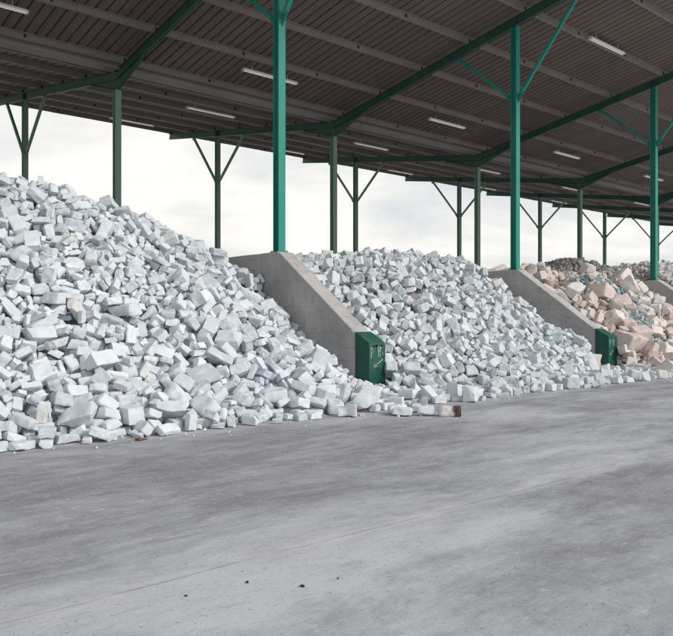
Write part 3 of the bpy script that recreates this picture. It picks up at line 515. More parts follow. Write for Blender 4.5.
0,22,760,1405,297,73,41,34,0,66,695,1229,195,-24,-10,39,0,62,722,1379,277,62,1,-66,0,58,676,1431,321,-29,25,-48,0,11,805,1121,101,42,-15,77,0,3,926,1465,270,65,30,3,0,61,976,1532,281,-20,-16,19,0,13,638,1185,168,-46,81,-10,0,65,369,1257,194,37,22,-64,0,9,844,1444,309,42,-19,85,0,15,656,1453,328,-17,69,-58,0,4,710,1170,155,-66,-46,55,0,5,1160,1165,41,51,-11,-22,0,3,498,1116,103,12,32,-3,0,49,432,1294,236,63,-76,10,0,3,781,1515,364,15,60,-73,0,21,1152,1159,15,19,-33,77,0,39,1033,1579,282,60,-52,-55,0,32,533,1222,174,90,24,35,0,37,572,1651,437,-12,-21,-19,
0,49,561,1238,196,-9,96,-1,0,36,527,1292,232,52,52,47,0,54,416,1415,306,36,-23,-32,0,43,852,1218,152,-4,-88,39,0,8,527,904,3,89,-39,-9,0,22,618,1278,229,-20,17,73,0,18,628,1330,259,16,68,21,0,66,504,976,36,68,20,-68,0,43,823,954,26,-52,-45,47,0,29,594,1385,298,88,29,-37,0,2,1067,1354,95,2,100,8,0,37,648,1588,404,64,3,61,0,31,446,1046,75,39,-66,-46,0,65,529,1022,48,-13,42,-58,0,10,644,1522,388,11,19,-57,0,8,334,983,24,-85,33,-29,0,20,477,1314,257,-39,-70,51,0,47,564,1373,275,-54,66,-52,0,41,735,1508,362,38,67,-30,0,64,478,1175,140,1,-1,-76,
0,51,505,1401,296,9,44,90,0,9,416,1317,237,43,19,-30,0,21,569,1635,435,-26,-9,-38,0,7,573,1337,265,27,-63,29,0,40,528,1519,373,33,-22,64,0,3,723,1101,85,7,46,-86,0,55,493,947,7,38,71,-24,0,18,448,1268,238,-7,-24,97,0,43,935,1078,45,-74,31,12,0,52,749,1026,45,32,5,74,0,43,561,1381,283,-6,-54,-53,0,26,545,1506,377,69,18,16,0,28,709,998,36,-40,-24,81,0,10,624,1161,148,-94,31,-2,0,39,670,1211,188,57,-73,-13,0,31,639,1033,50,-17,-44,-39,0,36,300,951,19,-21,28,-71,0,3,883,909,8,39,12,-12,0,21,537,1272,216,-49,-63,-46,0,44,795,1132,118,-19,3,87,
0,18,839,1050,78,-5,-17,-39,0,7,1029,1506,226,1,-21,-92,0,57,717,1007,46,-52,-3,-85,0,45,957,1122,76,25,81,45,0,27,780,1260,194,-1,45,-89,0,45,494,1315,265,61,-78,11,0,57,564,1071,81,-74,4,27,0,6,636,1480,359,-3,11,64,0,25,1065,1180,24,54,-73,29,0,20,1019,941,12,-5,-33,-45,0,4,306,1035,56,28,70,27,0,51,604,1457,331,9,21,-85,0,62,424,1170,151,-37,11,12,0,28,647,1127,110,-42,53,3,0,43,691,1404,298,-64,-39,55,0,12,683,1035,64,35,73,55,0,28,598,1167,140,84,29,34,0,52,644,1207,171,73,-10,-49,0,60,784,1050,75,-47,-20,43,0,55,647,1326,269,18,41,78,
0,55,661,1321,247,-45,12,68,0,59,629,1627,410,-3,-31,-85,0,51,394,1247,186,-15,-98,11,0,29,1051,936,10,-84,-18,40,0,37,760,1151,123,32,-35,1,0,7,381,1288,219,-4,93,-33,0,64,821,1107,100,47,-9,80,0,16,546,1175,141,-4,-43,-86,0,49,614,1252,217,66,-63,6,0,27,539,1075,78,9,11,-36,0,14,798,1193,155,2,20,-89,0,26,1065,1445,176,-76,57,23,0,68,797,1333,254,-48,-27,-18,0,13,1033,1544,249,85,44,17,0,25,393,1078,83,5,1,99,0,61,649,1145,141,-36,-2,-70,0,54,800,989,23,-10,-61,30,0,20,600,1584,416,60,17,23,0,5,775,1603,389,25,13,91,0,25,618,1179,161,71,17,40,
0,60,664,1146,141,-71,60,27,0,31,271,927,5,1,1,-47,0,14,582,1193,146,36,26,-47,0,22,441,1013,56,-46,81,-20,0,69,750,1252,209,-28,36,-42,0,9,702,1191,167,-51,74,-39,0,10,706,1508,369,-29,48,2,0,64,838,1477,330,28,-14,79,0,21,562,1392,291,-62,47,-57,0,8,784,1489,354,24,90,36,0,14,500,1155,136,-51,35,-38,0,11,623,1372,289,6,-11,77,0,13,774,1534,371,-33,11,-38,0,8,634,1504,387,88,-41,-14,0,47,614,1351,271,-77,54,-11,0,32,363,1133,108,-1,-95,28,0,13,746,1049,69,-66,67,29,0,32,396,1094,87,81,15,47,0,18,407,1122,106,-25,81,50,0,66,412,1209,165,50,-9,-86,
0,49,467,1329,261,-58,-7,-70,0,66,430,1364,268,49,3,-56,0,20,746,1546,379,-48,83,-25,0,58,676,1510,364,70,11,-1,0,12,342,1015,52,0,26,-27,0,0,380,1287,238,29,15,54,0,38,609,1651,448,10,20,20,0,13,496,1026,58,14,97,-22,0,48,359,1216,169,25,29,-57,0,21,436,1383,277,-12,87,-36,0,4,526,1641,446,1,82,26,0,60,621,1407,299,75,-60,23,0,47,823,1427,308,11,-92,-38,0,41,548,1052,57,4,54,-69,0,10,718,1138,133,43,-62,59,0,61,609,1504,374,4,1,-86,0,61,957,1109,47,-14,-30,-42,0,22,570,960,35,36,76,-54,0,43,542,1031,57,48,74,-43,0,66,530,1101,96,14,-47,86,
0,8,594,1276,226,44,81,37,0,43,543,1304,226,-53,75,-29,0,10,565,1097,99,91,-5,34,0,32,350,1108,98,-8,4,-10,0,3,988,1006,13,-4,3,65,0,29,609,1224,187,2,24,89,0,6,596,1276,216,-80,-58,-13,0,52,912,1103,80,-99,12,-2,0,18,679,1443,333,-69,-45,19,0,49,884,1419,267,44,-88,-16,0,10,419,1236,182,20,10,-26,0,38,516,1193,156,29,38,-72,0,68,549,1075,91,19,-1,-65,0,49,1073,1030,10,-36,-23,-79,0,55,267,917,17,-35,57,-68,0,4,547,1185,147,-8,86,-47,0,64,339,1163,151,4,-67,-73,0,21,680,1172,163,-23,-90,13,0,8,535,1310,246,83,-24,-13,0,66,478,1272,235,-6,-90,-20,
0,25,388,1193,151,41,-19,50,0,5,799,1493,341,1,7,-94,0,15,566,1621,424,18,17,-70,0,62,600,1123,108,36,7,70,0,33,600,987,31,27,-21,66,0,16,533,1553,396,-3,-80,-55,0,47,523,1434,323,60,8,-42,0,20,308,979,24,56,-72,1,0,66,882,1087,80,-65,40,-27,0,16,453,1332,257,60,-43,46,0,50,433,985,37,17,-78,-34,0,57,404,1354,269,-3,46,-88,0,53,703,1101,109,4,83,-51,0,8,325,1061,81,30,68,24,0,8,782,1318,245,-53,55,63,0,61,673,1094,85,2,58,-81,0,8,436,920,3,67,-70,-17,0,46,1042,1394,134,-28,92,-24,0,58,828,975,25,79,-17,8,0,58,772,1203,163,93,10,20,
0,31,583,1593,411,97,9,-4,0,38,631,1557,401,3,-26,-61,0,27,971,1236,105,25,-32,75,0,11,1013,1413,163,42,-39,-35,0,49,414,1374,277,-2,-23,-79,0,47,363,987,12,70,-35,-7,0,23,555,1409,307,33,-22,58,0,45,710,1051,77,75,7,-25,0,55,533,1310,234,54,70,-44,0,49,429,1122,135,56,-65,-6,0,66,642,1080,90,23,-20,-72,0,69,432,1093,87,-29,-57,65,0,47,424,1210,159,-59,-36,-39,0,21,844,1159,138,-28,-22,75,0,18,797,1195,168,67,-43,-54,0,52,569,1491,364,98,-21,-1,0,11,776,1127,103,12,-34,87,0,38,394,1184,149,-74,-44,-11,0,3,427,1388,285,86,4,22,0,20,373,1016,46,16,-29,93,
0,49,574,1540,396,74,-14,-36,0,36,661,1470,349,45,-43,-39,0,66,607,1093,87,-6,45,4,0,55,692,1472,342,45,38,40,0,36,746,1486,358,-38,56,-47,0,22,828,989,33,77,0,-4,0,60,352,1196,164,-7,81,-28,0,21,545,1264,206,37,48,-47,0,17,701,1133,128,-54,-81,-9,0,0,1066,1216,38,43,-65,-63,0,40,605,927,6,-1,3,-88,0,3,769,1422,308,-52,56,-28,0,9,651,1145,122,2,-39,88,0,55,542,940,17,9,12,-73,0,49,667,1312,241,-32,-3,78,0,21,659,1332,257,59,-34,63,0,49,679,1286,238,75,49,33,0,52,929,1036,18,20,-17,40,0,49,1017,1022,11,-46,65,33,0,49,349,1121,99,73,29,61,
0,66,714,1419,313,41,-84,-36,0,57,706,1397,304,-96,12,21,0,12,1176,1086,20,70,50,33,0,2,523,1690,451,-55,83,5,0,8,358,1195,154,-32,-57,11,0,65,842,931,6,-1,-26,-32,0,16,614,1240,189,43,-26,-27,0,16,716,1412,301,9,53,-82,0,7,501,1625,430,18,-20,-45,0,4,890,1151,97,-85,22,7,0,45,652,1166,153,-13,-43,87,0,68,682,1396,290,39,-76,7,0,11,801,1175,136,5,-11,94,0,68,451,929,5,-70,-23,20,0,28,1014,1374,150,-70,60,16,0,11,835,1297,217,36,24,-62,0,63,762,1473,343,81,15,7,0,20,637,981,24,-47,-66,50,0,34,593,1213,164,37,34,-69,0,50,694,1004,39,-26,-30,69,
0,18,398,1360,280,71,-42,-26,0,14,555,1328,270,-11,-80,57,0,65,627,974,17,68,-41,-31,0,56,850,1501,322,69,22,-68,0,36,622,1254,208,26,-44,-55,0,40,518,1283,229,-28,47,-57,0,45,488,1382,285,67,72,4,0,57,830,1031,61,-7,-86,-44,0,32,639,1504,366,87,15,24,0,20,548,1567,410,-54,78,29,0,25,358,998,21,56,71,-42,0,9,356,1170,137,-2,-13,95,0,49,813,1274,207,-25,11,56,0,25,359,1025,51,-24,86,28,0,16,408,975,21,-9,-32,-39,0,43,675,1269,211,-76,-30,51,0,66,644,1191,158,-37,-53,71,0,17,319,990,15,29,25,-65,0,66,832,1078,73,54,73,-28,0,17,1150,1078,7,-20,-9,80,
0,13,445,1229,180,-6,-87,-28,0,29,996,1430,191,38,87,-21,0,44,811,1149,124,13,74,13,0,28,835,1374,263,-81,-57,-4,0,19,468,1589,409,-7,7,21,0,21,365,1161,124,46,-12,16,0,65,825,1088,78,50,8,77,0,57,517,1128,115,-2,100,3,0,41,967,1095,29,1,-18,91,0,28,478,1395,302,-32,-57,-55,0,34,787,1455,338,46,-1,86,0,4,343,934,5,1,1,-83,0,56,506,1277,217,45,45,45,0,20,357,1229,192,88,34,-20,0,40,536,1159,139,-8,0,-66,0,25,623,1072,73,-24,8,-96,0,47,818,1338,254,-6,13,-41,0,18,514,1506,367,-16,6,98,0,43,517,1218,170,34,-8,-34,0,40,947,1241,122,-11,96,20,
0,38,371,1008,23,-16,-98,8,0,6,477,1544,386,59,-22,-78,0,51,505,1007,43,-58,-71,39,0,36,582,1117,112,-47,1,-53,0,3,877,1454,297,-29,-12,11,0,13,672,1338,267,-25,-77,36,0,36,590,1421,316,17,-37,67,0,9,571,1253,192,77,-6,14,0,44,1023,1085,11,60,51,-59,0,20,555,1549,394,56,-34,35,0,36,700,1224,189,-69,-50,31,0,49,1090,1511,204,-46,63,-34,0,16,975,1328,140,92,-16,-27,0,13,602,1579,403,-2,0,28,0,64,647,1058,62,22,-38,-30,0,47,683,1534,374,37,-23,64,0,16,1039,916,5,-6,-10,-80,0,14,397,963,17,-36,8,32,0,49,481,1445,328,-87,-48,-4,0,25,646,993,27,48,-52,29,
0,7,463,962,19,-78,18,-55,0,20,688,961,18,-86,48,7,0,49,862,964,21,9,-91,-15,0,59,536,957,12,11,4,39,0,4,939,1337,169,-11,-7,-97,0,42,586,1321,249,38,-90,18,0,64,1068,1412,138,57,7,-61,0,45,371,1139,118,60,-78,10,0,57,630,1164,136,-1,-25,96,0,4,457,1544,389,-23,-64,61,0,5,437,1260,202,-2,8,-37,0,55,1036,1566,247,15,74,-18,0,31,655,1293,225,-18,80,-53,0,17,559,1483,352,2,5,99,0,40,846,1458,317,36,-23,89,0,40,638,1422,314,21,-4,64,0,51,650,959,13,-36,-22,-78,0,20,465,1227,175,28,-34,66,0,9,389,1056,60,93,-6,-34,0,35,890,1486,303,52,36,43,
0,36,521,1569,399,17,-15,56,0,3,659,947,10,-28,66,28,0,7,804,1063,73,-9,-67,70,0,21,449,1299,238,-29,-20,-7,0,68,569,1569,406,30,-39,-87,0,31,822,1449,312,56,-49,-45,0,14,451,968,5,2,3,-100,0,33,735,1534,362,42,31,52,0,3,684,1313,234,34,51,-61,0,17,550,1162,131,30,-33,61,0,0,526,1243,182,97,5,-19,0,69,596,1302,235,-85,13,14,0,36,561,910,5,-7,-6,-87,0,47,597,1052,60,25,-36,56,0,4,1034,1397,151,71,-65,15,0,55,990,985,7,32,71,-25,0,50,1091,1463,171,-1,80,-10,0,55,696,1210,186,64,-26,-13,0,51,669,978,27,-1,-3,-66,0,18,444,1226,199,-24,-81,-22,
0,9,927,1303,141,50,-6,85,0,30,1000,1041,12,-59,65,36,0,40,355,993,39,-57,77,-24,0,39,1061,1379,116,67,-65,-35,0,57,391,1332,260,-33,83,34,0,11,537,1655,448,93,-33,-4,0,15,609,1494,353,-5,-31,94,0,57,503,1527,377,1,24,-73,0,40,619,941,6,0,-1,97,0,10,712,1323,250,3,12,-55,0,43,615,1082,73,5,27,-96,0,54,897,1140,83,42,-79,28,0,12,884,968,16,40,-23,29,0,10,738,1118,100,20,14,-96,0,55,666,1149,128,28,-11,-27,0,55,322,1036,50,-8,-35,82,0,18,867,900,4,-2,2,-61,0,66,817,1298,216,-35,-59,30,0,43,771,1463,327,-47,64,-17,0,55,712,1178,171,-57,65,10,
0,1,1088,1453,150,55,56,44,0,3,777,1243,191,44,-31,17,0,22,311,1023,48,85,-40,11,0,23,281,954,6,0,0,39,0,47,576,918,5,-1,-3,69,0,22,443,1241,181,71,-6,-8,0,62,700,1434,310,-1,-14,88,0,12,1049,1539,236,21,30,-65,0,4,398,1307,230,-5,74,-67,0,18,385,1171,137,3,-15,98,0,41,425,1017,45,21,27,-83,0,49,306,1044,66,13,86,37,0,62,843,1141,112,67,21,45,0,20,369,1102,95,28,-23,62,0,30,1080,1594,260,-3,1,99,0,4,953,1354,156,0,100,1,0,25,797,1493,354,-16,-98,-8,0,8,394,1207,158,80,-51,-22,0,18,543,1413,312,61,2,57,0,60,610,1779,423,-5,-4,-41,
0,34,716,1149,132,60,44,-26,0,8,375,972,4,1,1,27,0,48,366,1037,46,22,-19,59,0,9,596,1086,75,29,-26,69,0,60,300,949,5,-32,64,-63,0,57,552,1272,201,-46,49,-41,0,18,417,1103,91,38,-50,-67,0,6,932,1162,86,35,91,-11,0,30,470,1276,220,4,42,-42,0,25,460,1168,139,-82,54,-2,0,68,1050,1374,121,-42,-3,-49,0,43,825,1155,125,17,21,-58,0,64,605,1261,200,13,43,-75,0,49,548,1217,166,10,-36,86,0,20,521,1588,406,62,-63,32,0,17,669,1560,395,-48,-50,15,0,3,818,1068,70,51,-30,55,0,40,863,1139,97,33,-90,9,0,69,496,1492,358,17,2,58,0,36,636,1279,217,-28,-54,79,
0,68,354,1013,54,74,-43,-51,0,57,472,1448,341,8,-42,90,0,3,557,1643,442,48,-12,-86,0,50,807,1513,349,-14,-83,-26,0,18,672,1281,226,-77,29,-32,0,48,919,1676,306,23,36,39,0,61,534,1284,218,49,38,-47,0,15,887,1451,286,35,21,28,0,12,1059,1561,246,5,-14,98,0,6,646,1107,95,-94,29,14,0,16,499,975,17,69,6,-2,0,68,446,1070,74,62,-19,-71,0,40,618,1018,38,-62,-41,5,0,25,748,1368,266,79,43,42,0,36,792,1527,366,7,1,-8,0,21,496,1310,254,81,-38,-37,0,55,765,1264,211,-46,14,68,0,65,584,1060,63,78,16,60,0,45,327,959,4,0,-2,-96,0,8,303,911,4,-49,-84,21,
0,66,387,1136,115,-94,20,4,0,25,386,1158,122,-93,1,-13,0,9,869,1080,66,0,-55,50,0,11,1155,1119,12,-10,-23,-5,0,36,946,1071,34,-9,-33,-31,0,18,877,998,32,-5,-62,-76,0,36,576,981,6,-7,-70,71,0,29,697,1460,332,14,-20,56,0,50,787,1032,39,36,-35,57,0,13,509,1424,314,3,-31,82,0,62,1084,1481,186,-49,47,-72,0,68,542,1033,41,6,-50,13,0,36,581,1137,119,-40,-89,22,0,57,704,1321,233,20,-37,82,0,28,620,1314,231,85,21,44,0,43,1073,1379,104,-43,-63,27,0,18,503,1125,114,49,-40,-58,0,63,595,1760,432,25,-61,74,0,11,984,1118,31,-71,-31,-53,0,46,682,1669,422,-25,10,-92,
0,60,643,1454,351,56,-53,-48,0,57,375,999,14,15,-27,-94,0,20,1088,1218,23,-17,28,66,0,13,923,1471,280,96,5,-3,0,8,701,959,9,21,-18,62,0,18,481,1484,356,-64,58,-44,0,49,781,1434,315,54,-59,-15,0,8,583,1216,188,5,-22,-90,0,39,642,1909,384,-86,6,-25,0,9,588,1349,261,-3,-95,23,0,40,504,1459,331,-39,91,14,0,56,301,970,5,76,-23,-24,0,22,862,956,5,1,-1,-57,0,14,989,1517,248,-20,42,-75,0,10,621,1531,381,16,-1,29,0,28,700,1219,171,-13,96,12,0,16,666,1065,64,66,5,-35,0,51,937,1318,146,-42,-80,43,0,20,511,1006,32,24,-67,-63,0,20,489,1133,117,2,-37,91,
0,28,854,1412,285,92,36,6,0,25,483,1504,360,-80,54,11,0,15,875,1059,42,34,-21,78,0,66,733,995,36,34,3,79,0,66,486,1112,97,-14,23,-78,0,41,428,1348,266,34,66,-66,0,68,915,1045,40,-6,34,11,0,36,630,1041,53,-83,18,-52,0,18,507,950,8,-31,-70,-31,0,47,306,1051,76,-43,-72,42,0,36,815,1214,163,-38,75,-32,0,20,921,1242,122,-53,14,-8,0,8,496,1390,286,-23,-69,23,0,68,787,1423,305,24,31,-76,0,21,764,1095,81,34,23,-58,0,20,764,1796,366,-13,26,-50,0,7,491,1601,419,-16,-24,26,0,61,457,1080,95,69,11,-38,0,13,351,1084,74,-14,99,4,0,18,638,1274,208,-54,-42,53,
0,57,410,1118,94,29,3,55,0,49,478,1598,427,16,-2,-98,0,55,661,1530,377,-25,-42,85,0,25,1093,1401,119,-66,70,10,0,20,974,1108,36,-44,5,-60,0,55,706,1245,196,-29,-25,37,0,66,772,932,3,4,0,-40,0,31,325,1048,52,76,12,2,0,57,878,921,3,0,0,-100,0,34,459,1316,237,2,99,11,0,48,514,1273,202,22,-8,64,0,14,570,1087,78,53,47,-23,0,8,412,1097,82,12,-77,58,0,11,723,969,17,-22,-18,93,0,22,1116,1003,9,26,87,37,0,18,755,1786,371,42,49,63,0,25,1079,1589,273,94,34,8,0,31,845,1542,348,-52,42,-17,0,49,709,1051,68,-40,72,-50,0,30,1010,1001,5,-2,-2,46,
0,12,513,1061,73,14,6,66,0,44,891,1566,313,39,-1,91,0,21,829,1990,276,0,83,34,0,14,686,1366,269,-18,-97,-17,0,63,609,1819,421,9,-1,88,0,20,872,1119,80,41,-21,78,0,49,665,1200,159,20,-8,42,0,25,964,1494,248,85,-27,41,0,49,1030,1008,5,1,5,-94,0,39,751,1287,222,1,-84,-45,0,55,712,1340,261,-2,9,69,0,49,805,1044,51,-37,49,-67,0,67,805,1571,372,21,20,-43,0,45,757,1030,61,36,89,-29,0,55,514,1091,86,-12,58,46,0,48,1104,1052,6,0,0,-90,0,6,549,1089,89,-77,48,-41,0,32,424,1287,220,86,-42,20,0,14,820,1366,277,-51,-2,-41,0,68,1079,1618,245,-1,-3,-9,
0,8,673,1088,70,-7,80,-58,0,18,593,1297,220,17,-97,-16,0,32,689,1252,200,41,-61,56,0,25,379,1272,207,-55,65,19,0,25,407,1329,250,1,-34,-94,0,55,847,1111,87,86,-4,-24,0,50,703,1262,213,34,28,-49,0,25,581,1165,142,-13,-40,-1,0,43,705,1137,117,78,22,45,0,55,537,1246,195,38,-24,43,0,55,539,1319,253,40,9,-90,0,22,839,1087,73,65,-19,-56,0,66,803,1235,184,90,4,-32,0,60,838,1186,138,3,-98,20,0,16,466,1481,353,-74,31,5,0,18,1114,889,4,-2,1,-58,0,15,479,1357,264,-1,9,1,0,37,455,1039,59,-3,10,77,0,3,334,982,9,-11,8,-85,0,7,544,1449,335,24,94,14,
0,51,344,1186,146,6,-51,83,0,3,830,1253,181,-1,36,-87,0,30,916,1711,303,10,-28,-66,0,52,528,985,27,17,25,39,0,62,798,1323,237,34,-32,69,0,68,556,1223,170,18,-45,82,0,63,678,1235,186,3,-25,70,0,21,797,1404,297,-15,69,16,0,57,718,1221,165,15,31,-76,0,34,363,1242,201,39,51,17,0,40,745,1282,212,32,-19,-91,0,39,476,1027,53,-20,95,23,0,11,978,1378,154,64,58,45,0,55,398,1287,232,-87,-44,16,0,7,403,1397,329,28,-92,-25,0,40,596,1479,348,-86,19,-47,0,48,845,2000,274,-12,-91,-34,0,15,900,1971,249,15,16,95,0,15,868,1695,329,-40,37,-39,0,50,650,1484,354,37,-21,61,
0,51,1074,1895,238,-17,-87,-44,0,39,548,1004,24,-16,-80,44,0,63,656,1160,139,18,36,92,0,10,933,1856,298,-42,-88,-16,0,68,867,1158,117,6,2,92,0,31,539,1543,383,-24,86,-34,0,21,675,1338,246,-20,-98,-4,0,25,413,1071,70,3,1,-95,0,57,813,1191,143,32,29,-54,0,64,816,1005,37,17,-1,72,0,51,405,1279,209,8,-63,77,0,41,642,1310,230,-16,-91,39,0,25,1139,928,3,89,46,2,0,57,791,934,6,-28,-11,0,0,63,825,1530,353,15,14,-18,0,65,678,1141,122,-95,22,21,0,51,559,1036,50,-23,81,-2,0,28,858,989,27,17,97,12,0,9,768,962,32,-17,64,-53,0,0,642,1083,78,80,50,26,
0,32,614,1444,317,-21,96,1,0,34,1008,1580,276,25,67,-58,0,14,624,1253,191,0,-53,50,0,14,879,1624,319,-11,13,-69,0,3,1163,1146,10,30,17,-88,0,21,683,1287,219,23,-80,53,0,29,612,991,20,31,24,-88,0,51,509,1442,324,93,26,27,0,51,1052,1590,248,5,-8,3,0,36,413,1135,111,29,16,-36,0,20,504,964,6,1,0,-90,0,21,450,1280,203,65,-63,35,0,66,856,1045,43,6,68,56,0,4,421,1131,122,-43,65,-35,0,1,984,1072,12,27,83,-41,0,37,491,1010,48,-36,-27,74,0,41,441,1313,241,-61,-28,62,0,18,565,1270,200,75,-53,-24,0,7,368,1085,78,19,-20,64,0,63,1045,1492,201,15,-5,66,
0,18,857,1668,338,42,20,-29,0,13,488,1560,402,58,-39,8,0,13,735,1302,228,11,89,43,0,60,438,1128,117,-97,16,12,0,8,544,1057,69,92,-17,32,0,22,1062,1193,16,37,91,20,0,57,452,1297,230,-32,10,74,0,16,575,1516,372,-33,-36,-75,0,36,467,1293,237,40,32,37,0,68,463,978,31,-62,-41,32,0,22,672,1378,283,-13,58,43,0,31,884,991,20,-52,-2,-71,0,66,719,1246,198,-55,-79,-4,0,8,673,1051,51,71,-67,21,0,13,826,1507,335,-52,79,-32,0,36,770,981,23,-5,-50,-19,0,57,700,1341,269,36,61,-55,0,16,351,1040,59,6,21,-94,0,56,1054,1043,10,2,-1,-9,0,51,345,1021,32,54,-36,54,
0,17,689,1878,383,-19,-12,-93,0,66,431,1421,301,0,-33,94,0,57,916,1489,279,1,43,-21,0,4,963,1421,198,89,43,-1,0,55,812,1315,232,20,-40,-89,0,66,1133,962,3,1,-1,-51,0,51,599,1276,202,77,5,-1,0,25,738,1436,314,21,1,3,0,32,508,1359,266,44,-71,55,0,60,854,1253,184,65,-7,-39,0,3,345,1044,47,22,-10,54,0,55,942,1865,287,-2,46,87,0,57,383,1031,29,42,24,-47,0,45,994,1345,83,-1,50,-68,0,25,577,964,4,0,0,65,0,11,475,1046,52,-22,-6,18,0,22,666,1353,264,98,-1,-22,0,51,628,1578,406,17,41,-60,0,32,427,952,9,-43,60,-38,0,13,527,1501,361,1,-15,-98,
0,55,615,1275,204,-65,36,-64,0,6,576,1669,442,53,-15,-84,0,49,573,983,18,45,13,22,0,62,955,1084,30,-58,-8,-79,0,66,787,970,16,-4,24,58,0,4,783,1508,354,21,-31,-81,0,18,610,1407,295,-24,-41,-58,0,39,895,1048,42,-7,-52,-61,0,40,965,1510,257,39,-80,-42,0,7,1010,1460,203,-48,-66,-4,0,8,676,1239,201,-59,20,-65,0,3,755,1564,380,90,-19,-5,0,8,734,1023,58,-36,-79,48,0,36,676,1387,289,73,-33,-26,0,3,792,1146,126,11,68,-72,0,45,594,1408,298,57,29,-33,0,57,385,989,11,24,-58,72,0,62,656,1234,180,9,9,-99,0,49,940,964,5,-5,2,8,0,50,685,1494,353,25,2,17,
0,61,824,958,13,94,2,-34,0,66,613,1845,421,-7,10,-50,0,18,724,1078,67,91,-13,-16,0,18,713,1394,290,-89,40,-24,0,62,845,1042,44,-23,-52,79,0,64,784,952,9,-22,83,-49,0,12,568,1213,164,41,8,37,0,40,575,1641,424,9,79,58,0,43,654,1283,211,29,28,-53,0,20,411,952,6,0,1,-67,0,8,754,1768,370,-33,3,-91,0,4,836,1483,319,31,9,29,0,51,1074,1051,7,1,0,-66,0,22,990,1403,159,-44,-82,37,0,55,1009,929,4,0,0,51,0,25,553,1353,261,-67,72,21,0,13,926,1576,291,50,43,56,0,49,690,1689,390,37,-4,92,0,21,391,1320,241,53,29,75,0,36,809,1098,83,36,-25,70,
0,55,867,1550,319,-12,25,-47,0,57,541,1493,349,-3,40,-91,0,23,618,1538,395,11,11,-60,0,69,742,943,14,-4,-18,53,0,43,714,1065,64,5,-75,59,0,10,744,1408,300,21,-20,52,0,31,963,1185,84,8,-48,27,0,26,646,1403,297,5,-25,85,0,66,753,1222,175,-53,40,51,0,43,466,1523,376,-8,-16,56,0,12,482,1418,307,4,-28,86,0,41,578,1438,313,-40,-7,4,0,39,857,1101,69,90,35,18,0,25,764,1076,77,-22,8,70,0,0,646,1645,418,2,66,-57,0,68,933,1488,267,7,22,-12,0,39,880,1033,54,-38,-25,71,0,45,539,1108,104,-77,-51,36,0,68,770,1215,172,-25,-28,-7,0,7,965,1371,165,-75,27,-19,
0,18,450,1409,303,95,-16,-20,0,21,387,1269,216,2,-5,73,0,49,438,1309,226,66,-75,-12,0,13,841,1049,53,-44,-58,62,0,43,665,1588,409,1,-14,46,0,49,579,1000,43,22,-30,5,0,20,629,1042,69,81,31,42,0,8,556,1434,314,51,-75,5,0,69,582,1099,90,6,43,-81,0,58,502,1597,413,15,25,-81,0,26,986,1898,262,-4,-73,-55,0,9,1033,952,6,2,-1,-60,0,38,595,1545,388,7,28,-96,0,38,548,1581,405,13,0,10,0,4,496,1150,121,69,0,-6,0,48,837,1651,343,7,38,92,0,40,831,1677,340,61,-47,-41,0,34,732,1852,385,10,26,25,0,32,466,1286,212,-50,61,-2,0,60,387,1077,75,70,8,0,
0,61,689,1053,62,-35,-49,-32,0,49,665,1257,197,-41,-74,-23,0,18,1025,1573,247,-92,-31,22,0,55,869,1530,315,11,1,84,0,44,449,1362,279,55,-12,34,0,66,398,1296,223,6,-28,96,0,36,566,993,8,48,-54,39,0,43,779,1613,359,22,-1,-44,0,8,621,1381,274,0,-99,-3,0,39,505,1237,179,1,2,-96,0,42,668,1568,383,18,28,-94,0,26,713,1478,344,95,-10,-30,0,8,368,1240,179,95,-6,7,0,11,605,1672,417,0,1,94,0,49,632,1352,258,-15,-68,39,0,21,635,1259,194,8,-54,43,0,3,575,1559,396,-30,27,-24,0,18,635,1425,303,-98,-12,-4,0,68,905,1585,302,11,37,-8,0,22,603,1701,425,-17,-5,41,
0,39,672,970,17,-2,0,96,0,31,777,1322,238,-67,-51,-29,0,68,920,1259,130,-76,-42,-30,0,68,562,1227,178,22,-88,17,0,68,699,1068,76,34,2,58,0,25,561,1276,211,14,-73,-59,0,25,531,1261,190,10,35,-89,0,55,546,1443,319,71,21,60,0,3,954,972,7,25,37,73,0,18,591,931,9,-41,10,-90,0,32,909,1603,309,43,-60,67,0,51,698,1030,49,-87,29,-23,0,49,1086,1565,238,-43,66,-8,0,49,754,1628,365,53,-3,-53,0,55,682,1070,71,-25,-96,-12,0,16,775,1130,123,19,-7,-85,0,8,898,1592,307,21,-92,-25,0,36,784,1226,176,-39,39,-31,0,36,783,1942,315,-50,2,-32,0,13,370,1269,225,39,23,87,
0,60,628,1876,408,-72,2,-63,0,51,789,1342,259,-61,12,34,0,36,773,1052,58,63,-32,-59,0,8,552,1362,271,71,-67,19,0,22,875,1009,30,26,1,54,0,64,821,1968,298,25,18,-20,0,13,667,1304,229,-72,65,-24,0,33,882,1589,344,-3,-27,-96,0,36,509,1483,352,35,-45,-70,0,13,649,1540,396,38,87,-27,0,18,705,1034,58,-39,2,-39,0,18,317,968,5,-87,-48,-5,0,25,485,1334,248,72,-63,24,0,25,414,1053,55,-37,9,64,0,25,544,1236,184,-88,-30,-15,0,0,730,1886,382,46,-17,86,0,18,723,949,22,5,27,89,0,18,511,1145,119,-53,-48,46,0,18,405,1360,265,-75,52,29,0,36,491,1273,216,68,-31,-61,
